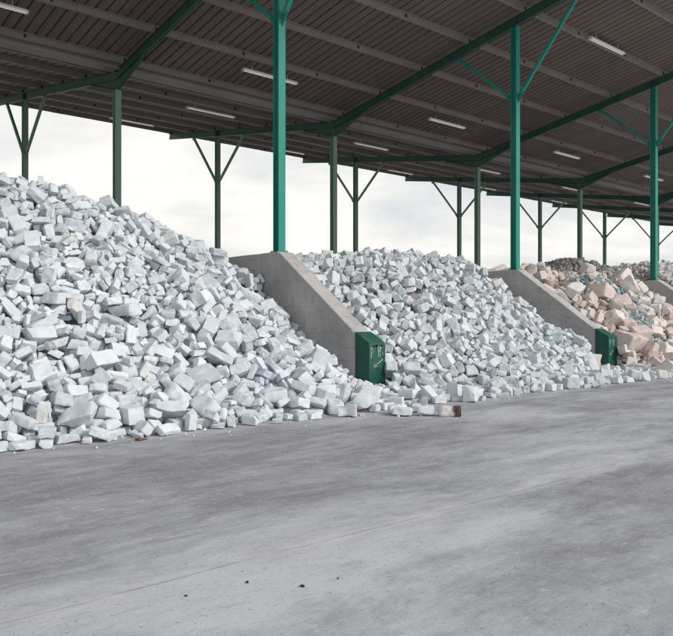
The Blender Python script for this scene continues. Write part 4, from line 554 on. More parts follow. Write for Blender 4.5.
0,8,692,1870,391,4,-95,-27,0,8,926,1819,295,63,5,-27,0,9,662,1208,174,17,9,-47,0,45,607,1366,291,-71,6,68,0,43,483,1289,224,-75,20,-32,0,18,774,1082,76,-69,-70,0,0,25,592,1616,425,-27,-61,-33,0,25,361,1184,145,75,24,52,0,69,389,1449,324,-8,-76,46,0,62,266,1290,220,31,-44,67,0,54,231,1017,32,17,13,-61,0,33,1005,968,6,0,2,99,0,66,1080,1764,244,-1,17,6,0,12,1079,1686,253,31,-14,-38,0,23,244,1183,143,45,8,13,0,17,1077,1782,251,-14,18,76,0,56,332,1446,328,39,4,79,0,57,342,1365,272,87,39,17,0,9,370,1384,281,2,-94,34,0,14,962,1631,283,9,34,33,
0,60,164,909,8,0,-1,86,0,37,292,1369,283,-65,-76,-5,0,35,253,1074,71,95,21,-17,0,58,302,1200,160,90,-26,15,0,12,437,1141,111,-97,15,14,0,62,742,1492,342,27,-23,77,0,58,747,1133,113,87,9,-2,0,3,375,1477,348,-57,-39,53,0,53,982,1196,83,-32,-89,16,0,37,240,1245,196,48,50,-58,0,45,328,1555,393,-60,73,21,0,38,273,976,17,-20,24,62,0,35,202,929,9,68,58,14,0,19,394,1395,287,7,-18,64,0,23,490,1898,415,-39,12,42,0,29,278,1169,140,19,-25,77,0,33,757,1179,146,-4,54,-84,0,44,310,1151,125,20,-3,67,0,1,407,1509,365,-23,-42,60,0,21,467,1403,292,13,-64,-76,
0,59,957,1671,294,16,24,47,0,41,981,1641,271,14,17,69,0,50,349,1500,360,25,-20,42,0,64,210,1211,161,56,-35,66,0,2,368,1316,245,44,7,12,0,5,335,1241,188,19,-70,50,0,19,1047,1891,248,-25,-23,92,0,10,321,1279,223,58,77,0,0,12,413,1847,426,-4,6,70,0,36,329,1198,156,51,-7,12,0,60,217,1123,106,48,7,-38,0,54,321,1412,297,36,-5,-2,0,5,1035,1171,10,-1,-1,-74,0,9,968,1403,184,82,-18,-53,0,1,154,970,7,0,0,1,0,53,1088,1322,55,-15,18,69,0,48,428,1632,430,-13,5,66,0,49,823,910,5,42,58,56,0,35,356,1286,232,-24,83,-50,0,16,209,1088,82,33,-6,-71,
0,53,1044,1798,271,-8,1,-96,0,6,739,1222,169,-12,72,-8,0,16,248,1153,123,13,16,-86,0,54,341,1284,210,21,32,-69,0,3,397,1765,424,3,2,-100,0,55,271,1343,251,72,45,1,0,20,1048,1003,6,-91,42,2,0,41,165,1025,33,-22,-92,27,0,40,994,1461,203,-70,-57,-41,0,28,244,1429,309,-29,-73,51,0,29,247,933,8,0,2,77,0,21,425,1764,420,-8,9,-69,0,0,386,1735,425,-3,-11,7,0,10,496,1930,397,-61,4,-29,0,0,427,1888,416,-22,-22,-68,0,9,918,1813,303,36,8,91,0,40,1065,1757,253,66,68,25,0,26,1038,1264,51,96,-11,-18,0,66,281,1189,143,-17,-15,5,0,31,653,1079,72,-56,82,13,
0,16,254,1047,47,86,46,6,0,55,749,1381,276,-90,11,7,0,58,775,1833,365,17,23,94,0,40,436,1910,401,-6,86,50,0,50,634,1452,330,85,17,22,0,29,251,1223,171,44,-1,11,0,41,201,1050,55,-100,4,-1,0,68,322,1522,375,8,17,-76,0,6,364,1514,371,53,9,-21,0,26,923,1145,74,92,-39,0,0,2,1056,1342,65,49,65,43,0,49,428,1869,423,-57,56,-41,0,49,333,1119,96,6,-99,9,0,11,483,1871,423,1,-6,-78,0,33,283,1306,231,-15,36,-84,0,18,1070,1804,249,77,-1,-35,0,66,276,1125,100,-18,-9,-1,0,36,940,1309,138,-74,7,-38,0,36,427,1935,394,20,71,-68,0,64,202,898,8,-2,2,-91,
0,66,339,1518,375,-15,86,-24,0,21,443,1880,418,-14,11,42,0,35,254,955,17,-23,-23,-73,0,11,1081,1596,247,-1,-4,-80,0,44,315,1307,224,-82,-46,24,0,57,301,1172,137,67,74,3,0,28,296,1462,333,-84,24,-6,0,36,158,1075,71,-98,-16,-10,0,33,361,1579,408,32,-67,-66,0,68,144,922,5,-5,74,-67,0,41,247,1005,33,71,-69,6,0,63,520,1461,342,12,7,-28,0,63,316,1365,270,-13,-45,88,0,45,183,1036,45,-12,-96,23,0,56,155,994,12,86,42,-23,0,40,327,1423,310,97,-3,1,0,13,1013,1358,124,-4,-87,-3,0,49,1056,1688,256,23,11,86,0,45,198,1038,50,-6,-95,30,0,14,213,1156,122,49,-11,5,
0,57,179,920,3,1,0,31,0,45,1058,1712,256,25,35,30,0,35,946,1536,283,-41,5,-89,0,18,465,1924,403,-37,22,55,0,18,972,1703,277,-19,25,-53,0,6,231,1193,156,-54,55,-15,0,57,174,977,3,0,0,90,0,28,1075,978,7,25,-67,-67,0,11,303,1243,185,72,-20,-16,0,68,1035,995,5,-70,23,-22,0,16,337,1578,400,11,-3,31,0,36,300,1192,146,21,39,-82,0,16,280,1365,268,8,7,-24,0,49,459,1563,397,8,-9,75,0,25,253,1172,137,-2,1,-95,0,4,144,895,5,0,1,-99,0,65,259,1325,244,29,30,-60,0,21,216,883,3,-10,7,-89,0,36,185,986,10,55,62,24,0,16,300,1288,213,18,-39,88,
0,60,235,967,8,0,0,-92,0,25,481,1443,318,25,18,-71,0,49,781,1185,142,24,-29,61,0,7,287,1393,292,6,-48,-87,0,55,968,1719,280,4,25,-19,0,21,356,1424,308,15,-34,77,0,18,212,1178,131,87,0,2,0,49,320,1092,82,-74,45,13,0,66,230,1087,75,43,6,-40,0,18,982,965,4,-2,-1,39,0,6,765,1034,56,42,13,84,0,5,392,1402,310,-32,64,-48,0,17,338,1473,346,-66,-64,38,0,63,610,1035,50,-2,-22,53,0,28,243,1098,88,93,1,-18,0,54,459,1906,409,-28,1,-78,0,5,234,974,23,0,-6,55,0,1,235,1035,50,48,78,11,0,29,273,1239,177,41,91,2,0,15,200,964,9,9,-6,-4,
0,3,739,1158,134,44,52,28,0,66,407,1474,337,-26,-72,40,0,22,232,1119,113,62,-66,43,0,14,264,1001,22,-8,92,-27,0,50,722,1044,64,20,2,39,0,31,241,1088,81,-51,32,-79,0,0,945,1003,20,3,-5,34,0,22,385,1542,395,28,-64,7,0,21,1078,1183,12,14,-8,38,0,16,153,1006,23,-4,-4,-24,0,44,290,1141,130,17,-18,54,0,53,358,1406,320,36,3,-22,0,40,819,1033,47,-79,29,37,0,41,267,1011,37,-24,31,83,0,4,916,950,10,11,-23,-82,0,26,273,1409,304,29,-7,41,0,23,260,1050,62,9,97,-17,0,31,397,1600,417,66,-63,36,0,17,311,1312,250,71,2,-25,0,67,302,1401,313,2,50,-87,
0,7,206,1112,95,15,-35,86,0,0,292,1183,166,47,-12,-20,0,43,951,1523,271,6,14,19,0,35,370,1486,360,42,90,-13,0,12,904,1049,30,-5,-14,84,0,41,143,937,5,-71,-5,3,0,35,905,1017,19,14,35,-19,0,35,406,1519,391,87,5,-7,0,44,226,1220,166,30,36,-47,0,32,440,1110,93,-19,-74,23,0,38,333,1597,413,8,-17,-97,0,43,263,1139,115,-32,69,-30,0,12,219,1008,47,82,9,28,0,16,275,1214,165,48,-72,0,0,34,193,1143,121,-50,37,-24,0,19,353,1343,280,-8,-85,-51,0,44,358,1521,384,-29,4,-67,0,39,283,1209,157,36,-90,-23,0,49,1202,1016,7,73,-64,22,0,1,125,886,9,59,-46,-43,
0,22,297,1112,92,99,2,14,0,25,259,959,27,-12,-29,-91,0,21,274,1108,93,34,37,-38,0,42,373,1748,428,62,70,-28,0,20,335,1535,385,-9,21,-75,0,48,285,1260,209,-95,15,23,0,3,1084,1868,254,16,73,66,0,61,342,1553,396,-60,51,-59,0,4,397,1823,427,-5,1,98,0,13,731,1312,239,91,13,39,0,55,282,1329,240,26,1,22,0,57,250,1291,215,34,27,-64,0,55,268,1150,124,-62,28,-70,0,55,217,910,6,65,-19,-20,0,4,1045,1675,266,-34,29,-72,0,58,309,1255,217,6,-9,-38,0,39,412,1524,376,56,-46,-34,0,61,405,1635,433,-4,-33,-58,0,34,151,1046,53,-9,-83,56,0,51,311,1247,200,-66,-27,43,
0,26,1021,1374,121,-76,1,2,0,49,373,1856,422,-1,-12,-55,0,68,1074,1893,253,-76,54,-17,0,49,501,1875,425,75,62,-16,0,25,756,940,4,70,37,28,0,64,458,1150,126,31,-76,-40,0,40,338,1268,221,52,-17,-66,0,57,383,1464,341,19,-9,63,0,40,395,1520,378,-5,-78,55,0,36,330,1640,422,71,-14,-27,0,13,330,1496,360,3,94,21,0,3,357,1274,209,-24,86,-30,0,12,747,1319,237,47,-14,49,0,11,357,1658,431,-8,-34,-70,0,57,395,1477,352,38,-33,84,0,68,280,1338,248,84,24,25,0,62,446,1950,392,-49,-83,-6,0,50,268,1064,82,0,58,-71,0,35,206,982,22,-10,-13,99,0,38,407,1663,441,73,37,17,
0,16,338,1142,130,9,34,-91,0,4,183,1119,99,-60,-38,27,0,66,246,1272,203,-73,-67,-13,0,51,975,1417,188,77,-22,57,0,68,938,976,8,-79,15,-47,0,21,927,1324,156,20,-23,19,0,51,270,1379,279,26,25,-78,0,57,465,1881,419,97,-9,5,0,68,228,1134,114,-3,-37,92,0,30,386,1352,269,-53,-40,73,0,43,229,1152,122,-57,80,18,0,49,333,1261,205,41,34,-41,0,57,313,1369,284,-21,11,73,0,20,279,1345,261,-72,-58,28,0,30,376,1427,309,38,-24,-87,0,68,471,1901,409,-17,13,64,0,43,1083,1750,245,10,-65,75,0,52,236,896,16,9,-22,30,0,16,139,970,19,-1,-13,-36,0,8,190,905,8,88,-21,38,
0,55,313,1106,96,-52,-65,38,0,51,225,1099,100,18,85,-23,0,18,652,1052,49,85,32,26,0,9,442,1559,407,-76,54,-22,0,69,327,1314,241,-18,70,0,0,40,1000,1180,53,48,-44,-25,0,40,187,1097,99,45,-54,65,0,61,219,1057,66,43,1,87,0,12,317,1222,175,-88,-37,15,0,43,303,1244,219,37,79,-8,0,6,303,1154,143,-13,45,88,0,55,424,1632,440,-13,4,72,0,46,287,1225,196,-48,-61,27,0,54,1054,1867,261,-12,-42,79,0,19,370,1368,291,-12,-42,79,0,12,369,1487,374,-10,-6,-66,0,39,292,1417,310,32,-58,72,0,35,381,1505,383,0,19,60,0,13,203,999,38,23,17,-52,0,44,239,1142,130,-80,-57,-9,
0,52,942,1230,103,13,-22,51,0,38,355,1555,412,65,40,-3,0,13,712,1359,266,-92,6,15,0,23,226,1048,56,13,-39,-86,0,36,456,1601,429,77,-17,-59,0,12,398,1456,346,-15,42,-74,0,68,250,1012,42,2,13,89,0,46,472,1654,447,-22,-11,79,0,43,678,996,28,-5,-51,72,0,17,317,1476,351,-38,-31,54,0,2,348,1601,427,80,55,-16,0,39,446,1542,384,82,-57,5,0,12,777,1015,41,31,-80,-50,0,49,274,1238,189,-4,-2,30,0,0,256,1336,257,42,-28,-17,0,18,290,1001,45,74,-30,47,0,9,407,1939,395,-58,-19,56,0,17,497,1938,409,-51,-6,-30,0,64,947,1375,185,-2,-53,46,0,46,1027,1655,289,-79,-16,19,
0,50,358,1702,431,15,-4,-98,0,14,942,1365,165,-31,41,-79,0,3,273,1279,222,43,-27,86,0,31,240,1048,71,32,-84,-43,0,28,1072,1233,26,-61,-59,19,0,31,329,1509,377,-57,74,-14,0,43,174,1002,26,-61,55,19,0,26,280,1032,58,49,-12,5,0,51,167,950,11,5,-84,28,0,63,1004,1344,119,23,-63,69,0,16,260,1197,171,7,7,-33,0,51,1090,1894,244,70,-71,3,0,37,1036,1184,30,27,42,15,0,21,186,1017,39,-19,-95,16,0,11,265,979,34,-79,23,-35,0,8,342,1210,163,-5,-6,-39,0,32,1046,1367,113,75,50,-39,0,23,215,976,37,90,37,18,0,8,265,1078,98,-76,-30,56,0,55,487,1917,405,39,9,-79,
0,31,409,1441,332,-44,87,22,0,3,950,1022,19,11,75,35,0,51,323,1155,133,-34,-82,39,0,31,260,1175,145,12,-65,-51,0,26,290,1188,181,50,65,27,0,58,451,1640,438,-96,-7,-23,0,68,602,1003,47,13,33,31,0,3,421,1475,348,32,11,-35,0,49,247,1128,113,9,-78,-21,0,21,297,1349,252,31,-31,70,0,41,259,1036,72,54,-24,10,0,51,357,1258,212,-13,42,-90,0,32,353,1551,395,63,-72,5,0,20,252,1081,91,-68,60,43,0,45,219,1191,143,72,-3,31,0,36,298,1126,103,23,-43,71,0,15,237,1231,190,37,-55,53,0,25,400,1810,428,14,77,60,0,10,190,948,18,13,4,-81,0,25,348,1420,314,34,14,-54,
0,4,333,1166,140,-37,-92,-8,0,8,287,976,23,-5,-18,88,0,13,209,1235,177,1,77,-63,0,32,228,1060,71,10,-56,61,0,45,196,1090,79,88,-18,-43,0,23,247,1104,107,0,19,-68,0,30,220,961,36,53,21,29,0,58,278,1097,102,-97,-24,1,0,62,1073,1361,80,-72,24,-1,0,20,259,1304,237,13,-42,87,0,65,372,1722,446,14,0,-77,0,12,278,1175,154,48,85,0,0,18,552,1598,419,68,28,68,0,50,728,1246,195,62,-27,-41,0,55,258,1068,93,-21,-23,95,0,40,983,1288,109,63,-53,-13,0,66,291,955,17,35,-18,-69,0,0,274,1027,44,-39,-6,9,0,42,466,1960,381,-36,55,-66,0,8,1088,1239,32,9,-54,54,
0,22,346,1217,188,13,-24,96,0,9,87,957,6,3,-1,-47,0,28,181,1080,81,15,3,-24,0,55,666,1275,212,11,-77,-11,0,36,281,1316,247,48,-45,-63,0,57,325,1626,419,4,-6,93,0,68,390,1855,424,-16,3,95,0,32,512,1967,381,11,69,69,0,21,209,1020,44,-52,59,-58,0,11,1050,1231,38,-24,19,-50,0,68,392,1490,368,72,-47,49,0,51,389,1641,435,-74,-48,39,0,36,166,1013,39,25,-42,56,0,47,1053,1210,30,61,-62,-3,0,8,534,1992,358,-78,12,-21,0,20,151,953,7,1,77,-64,0,8,1047,1854,264,-31,-94,12,0,1,193,982,41,36,34,22,0,60,966,1007,15,-15,-15,48,0,61,186,941,28,-83,-55,-12,
0,61,912,1554,320,-84,40,-37,0,49,209,982,44,-76,-47,15,0,26,311,1415,335,-29,54,-75,0,63,233,999,41,18,16,-90,0,29,188,989,31,11,48,-29,0,42,244,1177,154,-64,-55,-11,0,27,339,1381,289,-67,-41,50,0,40,510,2011,356,26,-73,-61,0,64,293,1293,233,73,33,60,0,51,266,983,47,17,-78,59,0,37,241,1040,82,-2,47,-84,0,15,352,1527,396,-15,26,17,0,12,441,1941,395,-26,-47,84,0,63,901,1073,83,-87,-31,-36,0,63,259,1227,193,-34,63,30,0,44,534,1575,412,0,76,-8,0,32,420,1496,370,-51,71,-44,0,0,345,1231,219,-23,88,30,0,19,422,1566,417,3,60,-75,0,25,310,1585,403,-1,8,-76,
0,4,334,1323,266,-6,-8,-53,0,54,363,1289,251,14,-84,49,0,54,508,1943,392,-31,26,38,0,46,201,1079,91,-63,-61,11,0,49,423,1436,332,50,49,-4,0,7,250,1162,154,-34,-75,-40,0,66,625,1002,35,26,20,84,0,39,1065,1307,57,20,-73,9,0,29,377,1689,437,-95,1,3,0,53,399,1879,427,23,-79,-37,0,3,422,1668,454,20,13,44,0,38,126,1089,83,26,20,-64,0,0,225,950,22,6,-81,56,0,59,136,1026,36,-42,86,29,0,20,169,931,11,72,28,-59,0,30,257,1042,86,29,30,70,0,50,989,1157,53,-84,31,37,0,51,301,1086,102,3,-17,36,0,36,297,1379,301,-73,2,-68,0,55,424,1544,390,44,83,-21,
0,3,345,1338,261,63,77,1,0,55,307,1285,235,-57,-59,-56,0,62,294,1251,225,54,-75,-4,0,66,458,1572,426,-8,-1,-77,0,18,667,933,8,-7,-79,-28,0,29,282,1054,83,-33,64,-6,0,64,329,1212,169,-83,3,-28,0,61,437,1513,380,-31,29,-87,0,25,723,1020,49,50,31,0,0,67,268,1106,122,1,-5,99,0,23,286,1019,66,-3,94,-24,0,31,912,1304,160,-41,90,-10,0,63,267,1254,200,-51,-63,48,0,44,241,1008,61,-27,93,-21,0,44,311,1386,289,-10,-43,90,0,4,307,1171,151,-27,69,-37,0,69,345,1397,309,-41,-13,80,0,62,295,1432,322,10,-14,47,0,49,202,1039,59,1,-65,76,0,34,312,1126,118,-60,58,45,
0,55,196,964,27,14,-2,-62,0,11,437,1487,364,20,16,-94,0,36,910,959,18,9,-3,93,0,10,312,1104,111,-22,-3,-64,0,40,323,1211,187,-34,-80,42,0,47,384,1526,395,-37,-70,-26,0,60,371,1820,426,-72,14,-15,0,49,333,1528,396,-29,-62,-72,0,16,290,1049,69,11,-24,-97,0,51,296,1061,93,52,-60,-59,0,18,1039,1340,98,31,-85,9,0,44,300,1471,346,73,-42,-53,0,33,754,1641,399,-33,15,-91,0,21,308,1368,293,-16,3,35,0,23,435,1651,450,-16,-10,-91,0,51,266,996,50,-26,54,76,0,55,254,1270,211,66,-9,-43,0,52,306,1342,259,15,-87,-40,0,55,224,1022,62,7,8,-4,0,41,364,1393,300,-74,-40,55,
0,50,374,1541,404,-77,-25,-56,0,3,263,1004,54,-51,-32,-34,0,50,888,1204,118,-55,-64,-11,0,3,824,1044,61,91,13,-4,0,32,1069,1296,44,-50,-29,29,0,39,415,1458,340,-64,-53,-49,0,8,411,1419,320,-87,-39,1,0,55,194,1117,111,-45,83,-11,0,41,738,1596,380,-75,54,-35,0,8,270,1127,108,61,-78,-3,0,61,190,1057,72,-12,-76,63,0,57,204,1307,223,-6,-98,-16,0,55,296,1177,151,-29,-72,16,0,30,328,1288,231,24,40,76,0,14,194,1010,50,-25,1,-57,0,60,264,1464,327,-9,-97,-24,0,43,342,1451,336,12,62,35,0,13,413,1654,442,-54,-11,50,0,7,300,1527,375,19,8,-70,0,55,315,1323,256,-84,15,50,
0,20,926,973,19,57,-27,26,0,57,284,1252,193,-68,-51,53,0,30,429,1965,379,61,-30,-31,0,31,971,1252,103,-4,-85,17,0,57,230,1272,200,-50,86,9,0,55,858,1347,235,30,-20,84,0,22,223,1165,135,98,3,12,0,6,243,1310,227,-51,14,9,0,66,262,1100,101,-67,-72,4,0,13,353,1485,347,-47,-17,1,0,57,238,1059,83,16,-54,68,0,15,117,933,15,-26,94,-9,0,36,172,985,19,-38,67,32,3,19,1092,881,11,58,-37,60,3,30,1462,897,9,0,1,96,3,31,1123,941,10,-74,-4,-67,3,31,1274,1086,59,35,-42,72,3,54,1218,1160,93,-28,-26,70,3,30,1229,1428,249,39,52,-60,3,54,1157,1147,48,45,-11,-27,
3,19,1308,1056,32,-14,-12,-86,3,7,1724,1005,28,-28,-64,-4,3,43,1382,1261,181,99,-4,13,3,54,1202,1233,135,40,-17,42,3,24,1254,1304,187,95,-3,12,3,43,1515,1029,55,66,73,0,3,19,1444,1072,75,-10,-43,22,3,43,1303,1361,237,-9,14,15,3,1,1287,1001,23,7,1,-84,3,19,1226,1325,191,9,-20,-97,3,13,1417,1337,248,-9,-2,82,3,69,1636,1334,236,-92,20,-26,3,19,1304,1182,125,-18,-9,-37,3,66,1513,1116,101,3,-37,-41,3,43,1178,1268,159,-20,87,-36,3,54,1751,898,16,5,-14,92,3,30,1423,1275,202,92,16,-34,3,57,1483,1257,199,7,-55,79,3,34,1372,1351,255,-68,62,-25,3,61,1144,1080,19,27,77,-57,
3,0,1821,1091,96,-74,64,14,3,44,1299,1159,109,80,16,50,3,57,1361,1027,53,90,1,18,3,30,1616,916,16,38,-62,-59,3,69,1341,1182,129,-26,-47,14,3,60,1528,1238,196,-70,36,11,3,69,1479,1370,273,52,-68,-22,3,4,1331,1047,47,-13,35,-52,3,57,1483,1066,82,67,-2,-44,3,29,1346,1124,92,-42,81,-30,3,13,1888,899,8,0,1,44,3,43,1357,1466,300,87,40,-19,3,13,1292,1316,206,-76,38,-22,3,63,1262,1283,169,-72,45,45,3,54,1379,1007,40,-12,9,-48,3,60,1620,1170,148,28,-23,-60,3,1,1217,1091,44,-33,-11,8,3,45,1743,1114,113,-90,39,-14,3,57,1482,973,34,-48,-57,61,3,27,1545,1165,136,18,63,-65,
3,10,1396,1172,134,86,37,34,3,63,1574,977,30,-28,-67,66,3,57,1445,1118,102,40,51,-52,3,57,1369,1199,157,-18,-42,47,3,19,1786,893,8,-2,-3,-4,3,1,1225,920,20,45,24,31,3,29,1337,1401,271,-7,-97,-6,3,53,1122,1095,24,-26,69,-55,3,42,1392,899,11,-1,-3,4,3,45,1379,1148,120,36,50,-4,3,63,1315,1146,94,41,83,-11,3,53,1292,1064,46,-15,46,-77,3,69,1257,1101,57,-1,53,-82,3,53,1669,900,10,-3,2,-78,3,57,1330,1130,79,1,-58,59,3,34,1630,1006,41,-71,-40,20,3,19,1364,1177,115,23,-2,-86,3,8,1626,1447,321,62,7,-43,3,44,1212,1186,101,25,26,67,3,31,1456,1344,248,16,-6,32,
3,66,1290,1216,138,-12,-15,-97,3,65,1302,1251,164,58,76,-13,3,19,1419,1372,268,54,-28,-7,3,29,1273,1386,260,-1,-8,-41,3,30,1644,1201,149,-15,61,-38,3,57,1666,1061,74,-13,47,-30,3,66,1496,1209,147,47,-82,15,3,0,1722,1274,200,-37,-50,-60,3,43,1707,1149,119,28,40,-6,3,14,1261,1162,103,-10,-34,68,3,54,1828,1421,294,1,76,-27,3,48,1354,1285,196,-4,-96,2,3,63,1716,947,13,-82,45,-14,3,24,1661,1347,259,68,-14,-21,3,4,1217,1351,202,13,-61,22,3,53,1335,1221,152,67,60,35,3,27,1157,1165,58,-15,-50,84,3,1,1756,1407,310,1,-12,84,3,39,1415,1092,82,22,11,-32,3,6,1229,1047,23,63,23,-46,
3,66,1819,1368,257,96,-16,16,3,58,1527,876,5,45,86,-22,3,63,1374,1451,304,-66,31,62,3,51,1268,1130,83,18,32,81,3,28,1333,907,6,70,52,8,3,61,1256,1419,253,-61,-58,-21,3,44,1301,1476,295,61,-38,-70,3,19,1487,1038,40,-35,11,-92,3,43,1688,1503,339,30,84,30,3,45,1535,1375,272,89,-36,28,3,8,1428,1422,295,57,-77,7,3,64,1253,1202,143,-29,63,48,3,13,1364,982,14,19,62,71,3,43,1559,1059,70,24,21,-11,3,1,1398,1057,62,65,-35,-50,3,45,1414,1159,124,74,56,-35,3,3,1717,897,6,0,0,99,3,46,1209,1056,22,3,-83,45,3,43,1471,1136,117,-36,-18,37,3,29,1698,1209,157,-76,39,-50,
3,48,1458,1216,178,-59,-2,-67,3,32,1200,1170,84,18,-49,61,3,48,1575,922,9,-77,13,-11,3,30,1296,1187,108,-91,15,38,3,6,1489,1300,227,-4,-27,70,3,34,1516,1459,312,-65,-12,0,3,24,1605,1136,109,66,-14,-58,3,36,1440,1049,68,-58,44,-30,3,44,1599,1253,203,98,12,17,3,55,1234,897,11,16,-70,16,3,10,1760,1431,296,-84,53,0,3,59,1559,1209,164,68,56,30,3,10,1509,1540,339,67,-67,-8,3,17,1426,964,27,35,80,46,3,24,1230,1251,143,71,45,13,3,44,1408,1458,303,4,36,-88,3,24,1277,1493,297,21,-41,45,3,6,1195,1181,97,-74,50,6,3,39,1366,1008,28,-15,1,-92,3,64,1399,969,18,-42,64,-55,
3,6,1281,1258,160,10,17,-7,3,34,1258,1364,216,63,-69,17,3,4,1798,1276,200,4,-65,18,3,2,1253,896,5,36,-60,-66,3,60,1288,1292,176,-92,-19,8,3,42,1723,1121,128,-82,-55,17,3,33,1362,1257,200,89,-43,13,3,57,1307,1576,319,51,16,-84,3,14,1231,1213,129,-74,-62,-5,3,27,1752,1022,43,-22,-48,79,3,19,1284,959,10,13,-41,4,3,4,1297,1438,267,18,-96,7,3,18,1183,1181,87,50,64,54,3,11,1396,995,28,-23,-23,72,3,48,1566,1105,101,52,-72,-44,3,18,1335,1303,207,32,70,43,3,11,1341,1105,80,62,64,-16,3,28,1616,1089,84,-51,-35,77,3,59,1178,1382,230,-52,-9,85,3,44,1696,1183,150,-80,8,40,
3,66,1368,1332,231,30,-16,-85,3,54,1328,1298,188,51,85,9,3,46,1344,1351,239,70,35,55,3,19,1284,1062,13,11,-21,-80,3,48,1493,939,12,27,-36,62,3,35,1259,1018,14,-68,72,-6,3,1,1549,1430,304,-37,3,-59,3,34,1334,1549,318,-82,-11,3,3,32,1164,1009,13,-41,21,36,3,29,1419,1478,321,-70,29,46,3,54,1198,1438,257,94,-11,4,3,52,1325,940,14,-13,71,9,3,45,1193,1371,212,53,-18,45,3,53,1199,1300,171,-64,-68,11,3,28,1597,1397,285,20,86,46,3,18,1293,1261,180,21,-9,-82,3,28,1625,1046,62,29,59,10,3,45,1217,1499,280,-26,3,-16,3,5,1559,1036,64,-69,47,-31,3,4,1366,1220,149,-9,41,-69,
3,10,1819,1360,244,-3,-25,-65,3,21,1185,1261,147,-41,-18,48,3,39,1483,956,22,-18,7,90,3,4,1354,1113,82,-61,54,-55,3,51,1417,1340,232,-15,-65,74,3,14,1187,1080,33,-46,-85,-4,3,39,1335,1006,33,-58,-16,28,3,25,1261,1061,36,-5,10,-45,3,61,1683,1335,250,-57,58,29,3,42,1429,1254,177,61,59,-2,3,16,1306,907,6,0,0,35,3,60,1576,1245,184,20,-87,18,3,4,1650,1432,300,-7,25,-51,3,66,1449,972,13,-66,-21,-45,3,23,1234,1198,113,-49,-9,-42,3,11,1249,1480,291,-18,2,84,3,61,1427,1016,44,28,73,57,3,57,1259,1568,308,-55,1,-18,3,4,1744,1224,170,-37,66,-34,3,59,1178,1349,202,-41,6,-86,
3,11,1360,1340,241,-27,-18,-18,3,37,1172,1197,108,12,-72,-2,3,31,1449,1216,157,-92,-26,-2,3,24,1786,1233,159,70,60,-33,3,64,1392,1142,120,30,52,-9,3,1,1527,1150,118,9,-24,38,3,3,1717,1143,128,45,-8,86,3,35,1256,1229,139,-81,32,-2,3,11,1366,1067,64,-24,-8,9,3,0,1403,933,16,-18,-9,-90,3,22,1274,1155,108,-18,65,69,3,50,1317,1059,58,28,43,-86,3,59,1179,1142,53,50,-9,-4,3,51,1273,1330,205,40,49,72,3,41,1470,1155,127,-75,57,-2,3,39,1478,1335,249,45,20,20,3,44,1416,1216,156,-16,17,-9,3,34,1813,1274,197,4,-46,68,3,10,1379,1547,324,1,-14,-87,3,16,1557,1362,267,47,81,-34,
3,3,1500,1175,142,47,42,-42,3,34,1433,1058,50,-77,-57,21,3,54,1759,953,10,-29,5,28,3,27,1578,1015,25,-39,-28,1,3,51,1534,1078,82,-16,-14,-30,3,11,1416,893,5,1,2,-98,3,48,1508,1264,211,4,-20,3,3,44,1279,1390,239,-64,76,-8,3,4,1493,1403,283,-44,51,-68,3,51,1214,913,6,20,16,94,3,57,1395,1409,278,87,3,-8,3,53,1451,1361,267,-83,-40,13,3,34,1486,1489,322,-56,-19,36,3,14,1272,1068,42,9,-67,47,3,11,1421,1141,109,3,39,-90,3,53,1236,1168,93,25,-38,-48,3,40,1314,1146,113,26,-52,-54,3,65,1600,1027,35,-68,37,24,3,5,1674,1160,136,96,19,4,3,47,1253,1137,76,-52,33,-75,
3,14,1833,892,13,67,-44,52,3,35,1371,918,11,8,87,33,3,44,1745,1112,96,19,-4,-91,3,59,1491,1325,234,93,17,-1,3,8,1591,1201,154,81,1,-21,3,30,1487,1532,332,25,9,-54,3,37,1272,1469,288,-11,-15,46,3,21,1217,1376,209,71,53,-45,3,68,1334,1394,255,-96,-12,25,3,62,1713,1115,116,5,19,46,3,34,1662,1009,36,15,-14,-54,3,42,1718,1244,179,-50,-81,32,3,60,1685,1255,188,52,2,-36,3,58,1666,1277,207,3,6,80,3,64,1765,1070,78,14,41,-10,3,9,1302,1202,143,66,10,71,3,12,1193,900,8,48,-79,-36,3,21,1264,1210,118,-20,22,95,3,58,1702,1035,58,-79,-9,25,3,61,1814,1236,172,-60,68,-37,
3,12,1263,1124,72,-43,-14,13,3,23,1529,1318,236,-3,64,-69,3,3,1512,1335,245,-94,-12,31,3,59,1778,1362,251,6,-17,97,3,41,1625,1119,97,66,57,2,3,58,1711,1122,99,-34,-42,65,3,58,1482,1049,58,48,74,-29,3,18,1387,1094,88,-25,-83,-23,3,30,1476,1734,345,-31,13,-28,3,62,1346,1311,230,-4,-43,-86,3,16,1205,1127,61,55,73,36,3,27,1362,1085,68,-21,84,49,3,9,1216,1116,60,86,-6,28,3,57,2156,1157,17,-47,-29,69,3,22,1334,1135,103,83,38,31,3,40,1386,990,25,-79,54,-6,3,45,1251,930,13,-7,3,-56,3,50,1345,896,6,0,3,-96,3,37,1707,1072,71,-68,-66,23,3,3,1717,1482,330,10,-6,-17,
3,18,1601,1350,267,-65,-75,-11,3,13,1320,1472,282,-24,72,-59,3,12,1351,1388,262,-7,-53,54,3,2,1318,1094,54,49,-73,2,3,36,1666,1125,101,-46,-64,7,3,25,1467,995,34,-25,53,-58,3,18,1447,1040,51,72,-44,1,3,11,1415,997,38,-12,88,-40,3,20,1374,1079,79,93,16,26,3,18,1511,1136,110,82,-16,7,3,35,1428,1221,170,-48,46,74,3,68,1543,1445,324,26,1,-76,3,20,1512,887,4,-1,-2,95,3,58,1348,1440,279,-50,29,37,3,16,1792,1111,87,21,-38,-4,3,59,1485,1188,145,30,-92,0,3,62,1404,1394,284,20,-32,91,3,20,1211,891,4,-2,-3,89,3,23,1629,1309,224,43,-88,-4,3,41,1849,1346,228,21,92,9,
